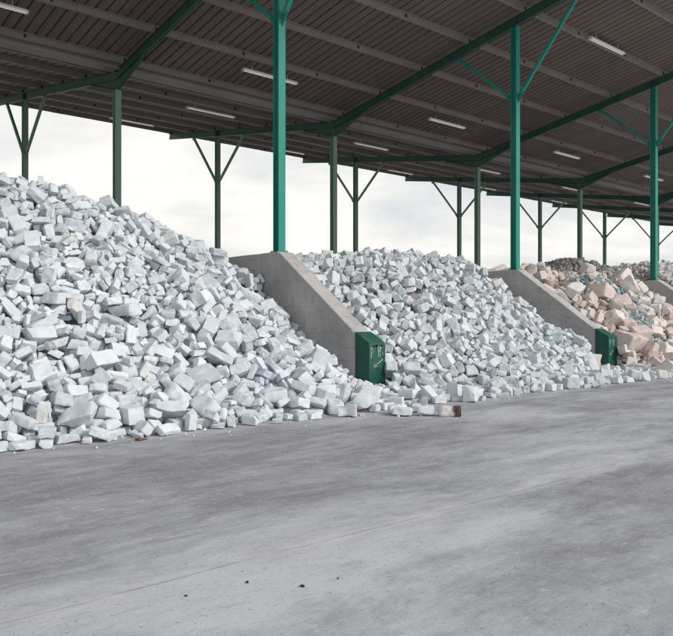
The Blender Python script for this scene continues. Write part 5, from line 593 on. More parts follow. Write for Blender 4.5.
3,59,1442,1179,137,26,29,92,3,27,1447,1401,285,-78,-12,38,3,50,1251,1078,38,59,78,21,3,28,1568,1087,86,62,69,-37,3,68,1184,1318,171,-58,-68,19,3,5,1241,1149,73,-36,43,-49,3,5,1228,947,8,-22,43,-60,3,23,1769,1251,180,-12,72,-42,3,25,1287,1487,301,-60,-39,28,3,64,1189,1252,134,-62,63,-45,3,15,1337,1318,215,52,-39,-20,3,54,1812,1497,336,-28,-20,89,3,9,1272,1112,72,76,-23,37,2,25,1573,1156,126,-28,-4,32,2,48,1642,1366,258,-18,-91,-35,2,20,1197,1161,67,-89,5,-29,2,60,1227,1279,152,41,-29,33,2,61,1641,980,17,-82,56,-12,2,59,1374,1107,80,21,-21,48,2,5,1348,1498,307,56,-63,50,
2,1,1401,1568,330,66,29,65,2,27,1755,1076,66,-26,37,-80,2,27,1243,1361,208,-21,22,-49,2,0,1756,982,21,-67,33,60,2,35,1704,1099,90,-24,-86,-29,2,15,1677,1003,43,0,18,97,2,25,1251,1510,296,-62,-3,45,2,62,1279,1304,202,-30,35,-87,2,53,1447,1159,120,44,-24,19,2,33,1659,1098,85,24,19,-50,2,14,1244,1298,160,90,37,-23,2,17,1511,1059,71,26,11,77,2,61,1549,1272,205,-4,-93,36,2,20,1365,904,7,-51,48,54,2,64,1477,1335,228,-7,-4,-99,2,29,1507,1003,30,-80,-42,-42,2,41,1342,1483,302,-6,-13,52,2,65,1772,1271,204,-7,40,-68,2,19,1527,1222,165,84,20,23,2,50,1562,1162,134,-59,65,-25,
2,59,1622,1287,211,-8,3,71,2,15,1431,1239,173,10,-54,-74,2,16,1411,1265,183,7,-41,86,2,55,1099,955,5,1,64,-77,2,38,1358,1120,104,9,-92,12,2,36,1304,1246,153,57,-75,31,2,51,1514,1288,222,62,-70,-33,2,32,1699,1131,107,62,42,-57,2,61,1251,1375,225,-38,68,-48,2,38,1650,1288,228,-31,-88,32,2,46,1749,1476,332,3,20,-44,2,22,1573,1221,184,-37,-44,-16,2,47,1628,1032,59,-25,6,96,2,51,1729,1442,304,-6,91,-35,2,18,1453,1191,147,-48,8,-75,2,40,1213,1154,77,33,-89,30,2,46,1455,1569,339,74,53,-21,2,6,1702,1411,281,30,51,-67,2,40,1334,1018,41,11,6,31,2,47,1356,1370,250,25,-22,-22,
2,53,1420,968,14,-17,-8,-78,2,16,1831,1090,75,12,-93,-17,2,5,1306,1612,322,-18,-96,9,2,36,1665,1549,349,47,-69,52,2,2,1260,1064,25,-9,6,-82,2,60,1618,1213,168,5,-9,42,2,43,1698,1022,45,-6,-12,-99,2,60,1220,1087,23,-42,-74,-10,2,9,1210,1124,71,-79,-48,35,2,35,1575,1167,137,71,-31,-54,2,26,1460,1109,98,-93,27,-1,2,15,1992,981,21,68,-40,-17,2,32,1579,1340,250,-3,88,46,2,58,1548,978,21,59,71,-20,2,35,1734,1300,215,11,88,22,2,17,1640,1244,181,8,-86,-32,2,23,1590,1059,69,-26,-36,54,2,64,1826,1131,104,58,-68,28,2,41,1226,1381,227,-3,-92,38,2,25,1508,1203,170,96,25,-4,
2,67,1222,1227,123,-4,-65,25,2,24,1492,1365,254,97,11,9,2,9,1643,909,5,15,11,86,2,59,1848,1455,312,-15,90,39,2,48,1533,1300,232,7,48,85,2,32,1515,1429,303,26,60,-75,2,3,1649,1286,213,80,-43,-13,2,47,1355,1093,76,-34,-11,31,2,30,1922,1181,99,-56,-27,75,2,37,1211,1336,181,51,32,-36,2,65,1780,1072,59,-34,-84,-42,2,37,1628,1394,268,58,72,-29,2,33,1502,1078,92,17,-89,-43,2,69,1916,974,14,-17,0,-98,2,29,1580,1147,108,53,-80,28,2,8,1237,1311,168,-40,66,-63,2,64,1624,984,27,-76,-48,24,2,15,1179,1226,117,71,21,55,2,59,1572,1535,348,35,-10,34,2,25,1324,1443,271,-57,81,8,
2,64,1136,1058,10,-57,-31,-65,2,21,1615,1248,190,32,9,72,2,11,1348,945,12,28,-15,-93,2,56,1704,999,28,4,-9,65,2,36,1140,1101,26,-53,25,-53,2,31,1935,1141,64,86,-26,37,2,64,1801,1385,267,49,-74,0,2,9,1246,1355,225,72,-17,-40,2,28,1510,963,25,-5,-72,68,2,59,2189,1178,49,83,-19,26,2,58,1809,1135,93,61,71,-22,2,49,1723,1312,233,-11,-92,-21,2,35,1324,1027,33,7,-8,90,2,64,1718,1456,312,-33,-92,-18,2,3,1472,1422,299,2,-29,93,2,59,1262,1476,280,33,-73,-55,2,60,1227,1147,65,31,36,29,2,50,1429,1101,92,-43,-86,-18,2,46,1787,1332,231,26,54,-76,2,51,1214,1395,229,63,-45,-54,
2,50,1766,1189,150,13,78,54,2,56,1481,1151,132,-14,-34,76,2,65,1268,1252,144,51,-82,25,2,36,1727,1471,323,66,10,-56,2,20,1252,1146,84,22,-86,-35,2,40,1719,1174,140,53,-16,52,2,12,1614,1040,51,-58,-60,34,2,15,1712,1264,188,73,-35,-15,2,25,1792,1411,281,29,30,-90,2,53,1498,1586,345,-7,1,-86,2,65,1781,1499,335,-45,-89,3,2,18,1914,1000,16,14,8,95,2,38,1249,1133,62,-26,28,85,2,25,1495,918,15,54,-76,36,2,15,1215,1288,166,-40,71,-28,2,24,1197,1071,11,9,-37,-90,2,0,1785,1468,318,-13,4,5,2,22,1332,1085,53,90,-30,-26,2,9,1324,1105,67,56,-56,60,2,10,1633,957,10,1,1,99,
2,37,1310,1220,139,-39,71,-18,2,65,1233,1530,297,38,-26,-19,2,16,1525,1476,331,-8,23,-94,2,14,1439,1457,302,45,48,-59,2,57,1166,1230,117,-22,73,-37,2,26,1424,1121,96,-12,-83,3,2,47,1626,1064,77,82,-2,-41,2,63,1787,1000,21,-54,-52,55,2,36,1242,1474,265,-33,42,-66,2,52,1541,921,5,0,1,62,2,59,1339,1344,216,-15,-34,88,2,12,1343,1386,245,36,91,-19,2,23,1567,1452,325,51,22,67,2,45,1711,1392,271,48,-19,-76,2,32,1193,1426,241,39,59,28,2,32,1492,1282,211,-41,-5,62,2,9,1267,1195,110,-46,31,-80,2,6,1281,1469,271,-17,-4,93,2,68,1925,951,7,19,79,-18,2,36,1394,1081,73,35,15,-83,
2,3,1559,1498,337,14,7,35,2,62,1448,1001,30,22,-7,-4,2,11,1232,1070,27,-25,-13,43,2,43,1682,1114,82,12,37,76,2,42,1409,1132,89,-23,22,68,2,41,1229,978,8,9,8,-85,2,11,1669,1397,274,-14,-24,54,2,50,1291,1122,80,-12,-34,89,2,15,1546,1099,90,33,4,-94,2,12,1495,1473,318,19,-72,3,2,41,1519,1236,170,58,36,-73,2,21,1346,1075,51,-20,25,61,2,61,1832,1244,160,-32,2,18,2,5,1696,911,11,-5,-1,80,2,69,2034,1921,254,-91,-14,-37,2,63,1712,1326,219,16,87,23,2,8,1214,1224,99,51,-72,11,2,32,1346,1096,58,23,64,-43,2,5,1759,1175,137,-60,-40,-60,2,32,1598,1436,298,3,-35,93,
2,67,1500,1104,92,-8,-23,89,2,51,1618,1027,37,38,35,56,2,51,1780,1175,139,-7,34,-83,2,34,1594,1042,35,32,55,-70,2,0,1258,1244,128,94,-21,-13,2,20,1486,1302,210,-22,-68,24,2,24,1674,1321,229,42,-34,74,2,33,1386,1377,270,24,7,91,2,12,1828,1116,96,81,37,-45,2,23,1632,1168,132,-28,-23,82,2,40,1547,940,16,40,-5,-19,2,28,1700,1445,297,52,-1,-30,2,58,1675,1158,114,-20,55,-13,2,9,1868,1284,189,37,-7,-34,2,61,1443,1482,316,-57,-49,64,2,13,1687,1785,368,33,-57,75,2,49,1746,1267,207,-28,-39,-30,2,18,1280,1237,146,-19,22,50,2,6,1798,949,7,0,6,81,2,42,1371,946,11,1,-1,77,
2,4,1598,1395,265,17,-4,8,2,46,1390,1203,139,39,59,-49,2,23,1439,986,30,79,-7,3,2,4,1813,1479,317,-50,2,-83,2,3,1249,1215,122,-55,12,81,2,46,1466,1275,188,3,-95,-8,2,22,1273,1423,247,48,30,71,2,62,1424,1300,213,-34,-46,64,2,33,1518,1260,189,-21,-50,83,2,12,1674,1111,98,-18,51,-61,2,0,1576,1054,58,-8,33,-77,2,6,1147,1118,36,-8,-86,49,2,49,1201,1094,36,-39,-68,37,2,47,2152,1162,37,-88,11,5,2,62,1189,1343,185,81,-37,-35,2,50,1421,1392,285,70,-40,58,2,39,1828,1470,321,-23,44,-24,2,56,1381,1402,266,5,89,-44,2,64,1320,1420,260,25,-47,16,2,61,1200,1184,61,-38,-83,3,
2,44,1400,1021,36,70,-47,43,2,59,2029,1892,261,56,71,42,2,12,1301,1450,275,-48,15,-34,2,49,1473,1219,184,-39,10,-32,2,13,1347,1659,321,-27,-34,-46,2,58,1497,1319,218,-33,-3,9,2,49,1373,1249,163,25,94,17,2,22,1531,964,16,72,51,29,2,42,1956,968,13,-73,60,31,2,24,1640,1564,340,9,81,56,2,25,1640,1155,116,-7,-98,6,2,12,1668,1039,61,67,2,22,2,51,1583,1304,220,46,31,-10,2,28,1575,1405,285,-37,83,37,2,67,1224,1108,53,-20,38,-87,2,52,1600,1705,364,3,-12,24,2,38,1463,1048,56,37,92,-11,2,49,1660,1408,288,1,18,-97,2,26,1473,1217,169,59,-66,-2,2,31,1369,1066,42,51,-32,2,
2,3,1825,1419,271,51,19,-7,2,27,1269,1085,32,31,-1,-76,2,47,1304,1041,20,-1,-3,-79,2,40,1279,1433,259,-52,-46,56,2,38,1200,1148,59,-47,-19,1,2,47,1416,981,22,-82,26,-25,2,66,1407,1780,333,-72,-58,-37,2,7,1363,1719,327,-7,-42,-7,2,50,1428,1527,326,78,-36,5,2,33,1757,1464,307,48,67,8,2,53,1550,1182,139,61,5,1,2,6,1285,1034,18,56,-20,-14,2,40,1790,1382,261,86,-5,-36,2,21,1756,1069,54,-35,4,73,2,52,1848,998,20,51,9,6,2,23,1724,1288,204,10,-81,57,2,11,1929,900,5,-34,-60,63,2,15,1322,1354,221,-90,28,-4,2,48,1474,1283,197,53,8,-9,2,51,1248,1497,275,87,-20,-44,
2,14,1233,1236,124,65,44,60,2,56,1864,900,3,-1,0,100,2,62,1296,1363,218,80,55,-24,2,52,1273,1010,8,-24,-25,38,2,17,1588,1216,167,28,-73,50,2,46,1495,1144,102,17,43,37,2,61,1711,1166,126,-44,24,11,2,61,1725,1339,231,-65,42,-56,2,0,1441,940,12,0,2,58,2,46,1830,996,22,8,8,79,2,46,1584,1444,309,-42,-43,64,2,18,1235,1508,287,-15,21,52,2,14,1669,1176,128,38,-79,46,2,3,1461,1516,331,53,37,62,2,51,1273,1540,300,6,-31,-95,2,25,1283,1414,252,-29,8,59,2,0,1466,1183,128,59,10,-26,2,33,1764,1407,274,-23,77,-50,2,36,1340,1458,282,46,0,18,2,33,1543,1208,148,27,-40,87,
2,46,1261,1614,318,-8,-68,71,2,38,1685,968,19,-56,-83,2,2,6,1567,1028,33,-70,-11,71,2,64,1406,1146,97,-45,22,-76,2,38,1659,1146,115,35,32,40,2,47,1617,1153,124,55,33,-32,2,20,1458,1289,196,92,6,29,2,18,1694,1233,172,3,69,-71,2,18,1138,996,6,-1,0,-86,2,35,1565,1348,243,-82,-23,44,2,9,1395,1442,286,-3,58,77,2,6,1645,1126,102,61,16,-9,2,26,1353,1136,106,8,-28,-26,2,31,1855,1160,102,73,-39,13,2,55,1470,1308,208,17,80,42,2,22,1296,912,6,2,1,39,2,59,1253,1201,104,-41,51,-73,2,12,1714,1053,54,72,53,-30,2,20,1819,1102,88,9,18,-66,2,23,1213,1375,192,1,-35,2,
2,6,1588,1332,228,3,19,60,2,15,1569,1328,238,-59,31,-69,2,27,1293,1659,319,-47,-16,-25,2,61,1567,1480,323,-75,37,-10,2,35,1808,1210,148,-18,31,93,2,55,1654,1175,144,-23,57,74,2,47,1744,1461,313,-1,18,-75,2,12,1300,1508,310,-8,90,-16,2,65,1267,1330,187,-95,-20,20,2,16,1498,1127,90,-39,30,-83,2,18,1860,1100,75,37,-90,1,2,55,1218,1122,42,-33,13,70,2,35,1621,1455,302,85,41,-3,2,25,1690,1001,27,-24,32,-89,2,47,1326,1245,156,-98,-2,-12,2,22,1686,1291,211,45,41,20,2,38,1552,1113,97,41,85,-34,2,14,2059,1885,254,97,-20,-8,2,36,1465,1470,313,11,0,88,2,4,1183,1497,278,-34,-30,4,
2,69,1766,1677,366,-58,5,-48,2,23,1595,986,23,-45,49,9,2,49,1306,1385,237,20,-95,-16,2,44,1731,1361,246,47,60,10,2,20,1693,1268,201,16,-16,90,2,13,1270,1180,86,29,-21,-46,2,52,1680,1244,167,22,-62,-56,2,60,1659,1253,178,4,-43,82,2,4,1794,973,8,-73,-23,-17,2,41,1319,1225,131,9,8,77,2,55,1210,1256,141,-26,-66,40,2,12,1529,1677,349,31,79,-52,2,54,1601,1353,244,38,64,-34,2,35,1376,1287,190,28,58,46,2,44,1188,1477,266,-22,-14,95,2,49,1910,896,7,-18,-68,-17,2,44,1318,989,15,72,-22,63,2,67,1300,1022,19,3,-54,-47,2,32,1679,1543,337,41,83,-20,2,50,1355,1056,50,-30,-71,-1,
2,26,1436,1148,113,46,-61,-2,2,48,1975,1162,74,-89,-8,-16,2,26,1443,1140,111,-13,-3,-17,2,38,1184,1046,7,-4,-31,94,2,67,1437,1345,231,-17,-25,15,2,15,1221,1516,287,21,80,50,2,64,1803,1080,66,-38,13,28,2,36,1398,1525,323,42,-36,-61,2,9,1372,1409,276,68,72,-6,2,41,1556,1359,247,-87,-33,36,2,35,1791,1246,170,-70,-26,61,2,48,1736,1313,220,25,-70,4,2,61,1485,1237,176,-25,-53,74,2,46,1650,1130,87,-29,-14,63,2,1,1720,1091,70,14,-31,-29,2,47,1642,1605,362,4,-63,77,2,18,1655,964,11,-56,-2,-82,2,47,1307,1103,57,-40,-36,21,2,35,1561,958,9,66,30,-61,2,53,1159,1186,74,-1,-91,42,
2,8,1558,1171,120,-10,10,74,2,67,1352,1269,167,55,-36,-74,2,37,1665,1502,327,69,30,23,2,20,1403,1245,164,48,43,-62,2,22,1593,1234,183,11,-17,-96,2,63,1915,1442,271,-77,-29,-56,2,51,1685,1064,71,52,36,60,2,9,1642,1360,245,96,5,-16,2,55,1552,1298,220,16,-68,64,2,65,1123,1082,9,2,-2,-81,2,20,1379,1323,215,67,-28,18,2,65,1331,971,9,0,3,96,2,54,1752,1282,189,58,63,-34,2,57,1453,1021,35,51,-10,17,2,65,1750,1534,339,-6,53,16,2,50,1384,1586,333,-20,23,-7,2,17,1303,1545,311,-96,-22,3,2,34,1872,1118,83,-50,49,20,2,21,1339,1274,179,36,-91,-16,2,40,1561,1309,229,87,41,18,
2,67,1240,1316,181,59,30,1,2,11,1701,1540,339,-44,-17,72,2,41,1552,1515,330,76,8,-42,2,24,1329,1605,318,16,-65,-49,2,25,1793,1328,225,-33,-24,46,2,21,1463,1250,166,-56,2,73,2,64,1815,1071,54,-23,20,13,2,16,1620,1505,335,23,15,53,2,27,1557,1231,174,39,25,88,2,46,1272,904,6,-1,0,-40,2,19,1496,1101,73,44,-36,-81,2,28,1209,1182,71,78,54,-28,2,37,2052,1930,241,25,42,4,2,61,1854,1080,51,28,-38,70,2,31,1812,1528,334,34,-28,25,2,11,1747,997,19,-19,-10,-82,2,57,1880,1202,120,-39,30,-50,2,1,1199,1247,124,15,38,-83,2,25,1774,1107,78,-25,-14,-22,2,63,1722,1200,152,78,-3,-52,
2,5,1545,1144,104,-81,33,15,2,62,1283,1287,156,79,11,15,2,47,1458,1307,216,47,63,47,2,32,1412,1207,140,81,13,-7,2,52,1329,1371,229,-7,-83,-55,2,67,1393,1340,225,23,-69,59,2,58,1657,1240,160,-72,-48,49,2,61,1707,1576,345,-51,-9,15,2,64,1844,1361,237,62,-68,36,2,11,1484,1507,325,-61,-20,20,2,64,1361,1400,266,46,26,-83,2,43,2030,990,13,1,2,42,2,50,1482,1219,161,46,73,12,2,29,1348,1221,140,21,52,-72,2,20,1503,1233,167,58,78,8,2,68,1699,1611,355,49,72,-33,2,56,1509,1192,144,9,82,-34,2,49,1840,1152,110,-45,19,-76,2,39,2066,1902,246,-19,-1,-18,2,18,1265,993,6,2,0,-63,
2,48,1503,1296,211,44,63,-37,2,27,1470,1123,91,22,-8,-2,2,17,1260,966,7,-58,47,-42,2,25,1276,1139,67,17,42,-60,2,46,1528,1284,214,10,50,-70,2,16,1564,1076,76,-23,-33,-91,2,60,1540,1036,50,-42,-88,14,2,10,1884,1619,342,91,-12,35,2,43,2051,1852,277,2,1,-66,2,36,1353,925,6,-4,1,-76,2,17,1446,1254,176,48,79,2,2,31,1730,1611,357,-16,0,-28,2,23,1632,1525,337,-2,29,-70,2,49,1366,1118,70,12,53,-84,2,55,1550,1378,261,72,36,55,2,32,1697,1299,215,12,-30,87,2,47,1762,1478,321,50,86,-12,2,20,1419,998,24,21,39,-74,2,67,1334,1495,292,-72,-38,-21,2,27,1437,1596,331,-45,19,-64,
2,28,1166,997,7,0,0,97,2,43,1611,1065,55,4,79,-39,2,55,1675,919,5,2,64,-77,2,26,1540,1378,259,-35,72,-26,2,32,1637,1030,43,14,44,-23,2,40,1408,1089,66,26,-4,70,2,35,1657,1445,311,8,-40,91,2,6,1571,1202,145,8,50,47,2,59,1758,1290,215,57,-38,-69,2,32,1669,1370,265,-59,73,28,2,40,1182,1167,52,34,-52,42,2,22,1309,1022,27,22,42,82,2,0,1666,1649,354,39,-39,-7,2,56,1819,1438,293,32,44,-71,2,18,1744,1391,265,-9,11,66,2,67,1607,1100,85,4,-44,81,2,38,1516,1412,296,-17,-95,-25,2,41,1869,977,8,-5,11,22,2,49,1340,1384,236,31,-93,12,2,20,1381,1311,208,88,47,-8,
2,22,1847,990,7,6,50,86,2,56,1769,906,4,2,9,-89,2,4,1234,1400,223,51,-38,28,2,12,1804,1914,298,-89,35,28,2,52,1815,1931,294,-42,-75,-35,2,11,2003,963,13,1,-31,-80,2,60,1396,1483,308,30,64,-71,2,56,1360,1262,160,12,-38,55,2,28,1441,1027,44,-27,9,89,2,68,1726,1043,48,-24,-84,17,2,15,1336,1264,160,-59,63,-51,2,42,1994,909,6,-1,99,-3,2,3,1085,1108,6,34,-28,-75,2,27,2023,1471,222,35,-43,56,2,53,1786,1123,91,71,-23,62,2,5,1268,1278,148,68,68,-14,2,11,1663,1281,187,-28,14,-43,2,15,1890,1100,54,-37,-19,-60,2,20,1865,991,11,-65,59,-44,2,44,1661,1298,213,70,-26,-47,
2,49,1383,1035,43,7,-6,51,2,62,1488,1453,305,-66,-13,-74,2,35,1516,1714,349,-89,-8,43,2,55,1549,1240,187,-28,-19,16,2,42,1570,944,11,2,0,95,2,33,1736,1419,279,2,24,-93,2,63,1241,1112,29,-18,-41,89,2,68,1310,1404,247,43,-14,18,2,67,1266,1416,234,42,19,-48,2,42,2086,1925,229,-64,75,-17,2,65,1700,991,18,4,2,17,2,59,1747,1190,137,48,-2,-79,2,67,1425,1142,95,32,-68,-23,2,29,1199,1536,290,-44,-15,-26,2,43,1623,1678,355,-47,44,50,2,1,1764,1624,351,-14,-36,-74,2,19,1345,1033,14,32,-9,-25,2,22,1714,1478,313,-51,76,-16,2,42,2028,1879,269,-50,79,8,2,64,1676,943,7,-3,0,-31,
2,17,1244,1416,234,21,-30,12,2,9,1797,1400,261,56,-19,53,2,52,1304,1268,148,-28,-52,16,2,44,1834,1496,327,-34,-48,81,2,31,1636,1085,69,48,-26,65,2,51,1805,1379,247,12,-18,-78,2,47,1328,1152,106,-16,63,33,2,58,2081,1969,203,95,-28,-15,2,15,1597,1453,313,34,40,67,2,47,1742,1332,233,28,-75,11,2,30,1553,1539,333,-81,-20,-50,2,41,1250,1338,179,92,7,-36,2,49,1423,1447,294,10,-2,-10,2,19,1611,1283,194,91,-15,-25,2,20,1656,1422,280,91,0,-21,2,42,1325,1330,212,8,-22,51,2,39,1222,1478,261,3,-18,98,2,18,1747,921,6,0,-1,71,2,26,1204,1369,198,57,-48,7,2,5,1486,1162,127,77,-51,-28,
2,54,1591,1099,73,-37,-16,74,2,16,1438,1143,99,53,-84,9,2,55,1628,1206,149,-18,-23,-57,2,48,1864,1604,347,-38,-51,-74,2,49,1789,1526,342,-17,18,-57,2,15,1581,1173,119,2,92,-32,2,12,1923,1197,113,17,85,-43,2,21,1524,1176,129,42,-10,36,2,49,1391,1208,156,-46,-63,21,2,62,1354,1309,200,88,-25,-34,2,50,1599,996,37,4,-31,-31,2,23,1614,1471,312,3,67,-74,2,56,1344,1359,224,-3,-77,56,2,8,1813,1263,171,-15,-82,-55,2,9,1638,1448,296,73,16,0,2,51,1396,1391,264,39,15,-59,2,54,1677,1147,100,24,-49,67,2,18,1715,1187,139,-24,79,-9,2,65,1316,1531,308,14,86,-47,2,2,1683,1288,201,-87,-15,6,
2,49,1685,1396,272,-33,-71,10,2,46,1422,1187,137,-28,-43,35,2,20,1257,1503,277,-8,45,54,2,58,1321,1089,37,43,64,11,2,17,1795,1434,294,79,-11,-55,2,59,1803,1141,114,21,15,-91,2,5,1793,1548,342,-44,52,-38,2,28,1347,1062,28,-57,-17,70,2,36,1295,1009,6,4,1,-54,2,51,1152,1026,6,-1,0,59,2,20,2030,1856,272,-22,-9,-68,2,56,1380,1389,255,-34,-27,68,2,20,1756,1412,276,-54,20,73,2,37,1471,1439,295,-77,17,61,2,64,1403,1112,76,-24,18,-79,2,51,1493,1430,292,-95,-29,6,2,43,1918,1943,289,93,-8,20,2,15,1508,1289,193,36,30,-59,2,49,1300,1339,207,87,12,37,2,22,1766,1342,235,1,10,80,
2,48,1196,1196,84,78,-1,-44,2,5,1229,1184,86,6,60,-67,2,2,1714,1228,170,28,8,66,2,9,1504,1250,186,64,-68,-11,2,67,1284,1091,39,29,-10,-76,2,66,1213,1587,303,66,-59,45,2,17,1708,1280,196,79,-9,-59,2,67,1525,1058,62,-3,1,76,2,48,1696,970,13,-79,-8,61,2,4,1571,1234,155,21,6,-4,2,5,1203,949,8,1,48,-83,2,53,1476,1412,274,-89,-37,-23,2,37,1407,1371,248,62,1,18,2,51,1351,1491,288,14,1,-94,2,30,1954,1144,42,25,10,94,2,50,1588,1373,251,11,-85,-1,2,14,1283,1371,218,32,23,-76,2,67,1359,1347,222,-52,-30,-79,2,35,1834,960,8,-78,-52,23,2,66,1474,1636,340,17,-10,47,
2,62,1350,1045,37,6,-42,89,2,42,1796,1020,22,68,19,-12,2,18,1179,1130,40,0,-95,-31,2,16,1241,1594,316,12,-36,-92,2,46,1744,1351,241,-31,80,-31,2,56,1513,1729,356,26,-87,-17,2,42,1683,1486,323,86,29,-32,2,56,1767,1116,80,-25,-17,-18,2,40,1151,1095,21,30,92,-2,2,28,1970,914,7,1,-2,95,2,66,1549,1035,20,-63,33,-60,2,51,1821,1348,228,57,-2,18,2,45,1195,1152,41,50,5,-52,2,58,1616,1165,112,78,4,-61,2,11,1149,973,5,-3,7,-82,2,26,1878,994,7,72,5,48,2,14,1302,1222,120,22,31,69,2,55,1836,1110,77,-49,-48,72,2,49,1345,1147,96,42,-79,34,2,40,1226,1171,69,-39,34,-85,
2,0,1866,1252,160,12,-82,55,2,20,1240,1041,8,-11,59,33,2,49,1445,1278,184,-27,85,-34,2,15,1709,1694,367,22,16,93,2,68,1436,1359,250,-33,55,-1,2,12,1232,1450,256,-57,-35,-57,2,67,1725,1118,86,4,-64,42,2,60,1808,1221,147,49,-54,34,2,31,1673,1365,243,0,26,-96,2,32,1288,933,6,-1,1,86,2,22,2065,1927,228,0,15,8,2,47,1649,1190,136,75,-54,24,2,49,1748,1472,317,-16,58,72,2,64,1305,1283,167,84,-44,25,2,11,1847,1405,264,-58,51,-39,2,41,1612,1376,250,62,70,-29,2,42,1687,1527,326,85,-31,-40,2,26,1680,1183,136,9,-91,-4,2,56,1520,1208,152,60,-37,-16,2,56,1364,1104,62,26,-35,-85,
2,61,1654,1466,319,-43,34,-35,2,23,1674,1477,316,-21,14,31,2,35,1671,1417,281,48,55,-49,2,39,1469,1602,327,32,-6,94,2,56,1386,1137,99,-19,-76,45,2,59,1616,1336,225,-34,-57,29,2,9,1349,1427,271,25,-17,-6,2,46,1641,1464,305,22,29,-56,2,58,1845,1091,63,-77,52,-24,2,1,1555,1456,311,4,-22,65,2,56,2054,1918,249,-17,32,-84,2,15,1523,1365,251,-75,65,8,2,67,1306,1177,89,-12,-68,4,2,25,1580,1394,269,-44,-55,56,2,36,1670,1085,73,-12,40,-27,2,9,1332,1004,21,-2,-67,74,2,54,1522,1663,333,44,31,-77,2,26,1370,1437,288,7,98,17,2,51,1609,1118,85,57,-23,31,2,9,1332,1067,51,23,-21,64,
2,55,1369,1424,281,-89,-1,-20,2,20,1644,1024,49,22,44,-16,2,16,1704,1595,352,-27,31,-51,2,24,1259,1155,56,66,-10,-63,2,67,1285,1237,124,61,-63,4,2,1,1789,1350,233,-60,-3,5,2,2,1809,1422,279,38,-24,44,2,54,1570,975,8,-1,-1,-87,2,5,1692,1276,184,-18,-68,18,2,51,1694,1434,285,23,26,-72,2,55,1492,1346,229,25,-13,66,2,56,1318,1318,190,45,-6,8,2,14,1258,1318,173,-23,-89,16,2,52,1096,1026,5,0,1,-62,2,50,1746,1255,184,-63,-51,-14,2,51,1647,1411,273,16,32,-76,2,67,1830,1443,290,21,-66,3,2,25,1416,1092,63,-19,-57,33,2,12,1409,912,6,-60,-42,36,2,9,1250,1163,79,-17,51,-23,
2,63,1655,1538,337,51,11,84,2,49,1383,1297,200,89,45,-10,2,37,1831,1204,128,2,64,53,2,12,1777,1490,325,1,9,96,2,16,1914,1131,73,-12,80,19,2,3,1809,1168,116,38,21,-88,2,67,1335,1678,321,-18,-51,39,2,49,1853,1141,106,80,-18,-1,2,48,1726,1270,174,-98,-13,-13,2,7,1816,1123,82,8,11,-62,2,48,1380,1109,69,26,-24,22,2,66,1780,1212,146,2,11,-56,2,60,2179,1146,29,-20,-56,51,2,9,1309,953,6,-99,11,0,2,28,1529,1264,186,-12,-86,48,2,5,2156,1176,47,11,10,-14,2,68,1364,1042,31,-59,-13,64,2,64,1736,990,12,39,-18,-41,2,38,1553,1416,287,7,-54,43,2,61,2054,1972,214,56,33,-66,
2,60,1331,1578,313,72,46,51,2,14,1405,1005,20,40,21,59,2,8,2068,1995,204,-41,49,-74,2,26,1246,1029,5,5,-22,-68,2,20,1721,1494,320,2,2,96,2,29,1262,1524,282,-22,-76,17,2,41,1726,1065,57,-4,59,-78,2,19,1275,1749,329,36,-12,43,2,67,1783,1433,288,2,-12,14,2,49,1831,1551,347,-77,59,9,2,16,1439,1310,211,-35,74,-34,2,32,1651,1589,354,-5,-40,9,2,50,1630,1252,179,-20,11,-79,2,16,1180,1114,31,0,-42,-90,2,14,1697,1332,233,-74,-35,-4,2,60,1598,1185,125,74,61,-25,2,25,1635,1246,161,-83,-52,19,2,48,1662,1462,307,18,32,-81,2,41,1210,1161,60,-7,-34,-82,2,48,1771,1391,263,43,33,-40,
2,32,1555,1095,66,1,31,65,2,69,1205,1123,29,5,-4,7,2,37,1417,1488,296,-4,-7,34,2,50,1305,1328,194,-68,-44,-59,2,18,1445,1242,162,-77,5,-47,2,26,1488,1174,114,69,-25,-26,2,58,1246,1178,67,-13,-95,28,2,16,1499,1269,184,33,-47,53,2,24,1685,1208,143,11,-34,90,2,9,1317,1162,81,74,-30,-54,2,2,1248,1233,115,42,90,-5,2,9,1723,1451,293,-5,99,13,2,55,1500,968,5,-62,13,-11,2,9,1301,1385,228,-45,-62,43,2,57,1289,1523,296,25,36,-90,2,59,1243,1554,291,35,8,-76,2,67,1493,1278,199,74,61,-3,2,47,1382,1469,294,48,33,-63,2,46,1247,965,6,-1,0,-58,2,15,1247,1432,248,72,-6,-65,
2,67,1540,1250,178,-1,-13,39,2,67,1672,1573,350,2,-6,-90,2,50,1180,1181,71,52,61,46,2,7,1293,1693,314,-85,41,-33,2,56,1248,1387,211,-31,-83,25,2,9,1540,1256,202,45,-71,-10,2,21,1710,1633,352,75,-26,-56,2,21,1703,1179,121,-81,58,5,2,9,1900,1019,10,81,-25,28,2,30,1549,1727,349,-4,-9,-20,2,67,1554,1284,214,-93,-3,30,2,49,1953,1926,270,88,44,-16,2,17,1210,1317,168,33,-35,-70,2,41,1601,1301,201,53,75,-21,2,67,1477,1073,68,48,-10,-55,2,14,1434,1174,129,4,39,70,2,40,1219,1243,116,75,-14,-54,2,46,1684,1042,43,-7,63,-10,2,26,1785,1254,181,-92,1,-4,2,17,1453,1058,66,7,71,45,
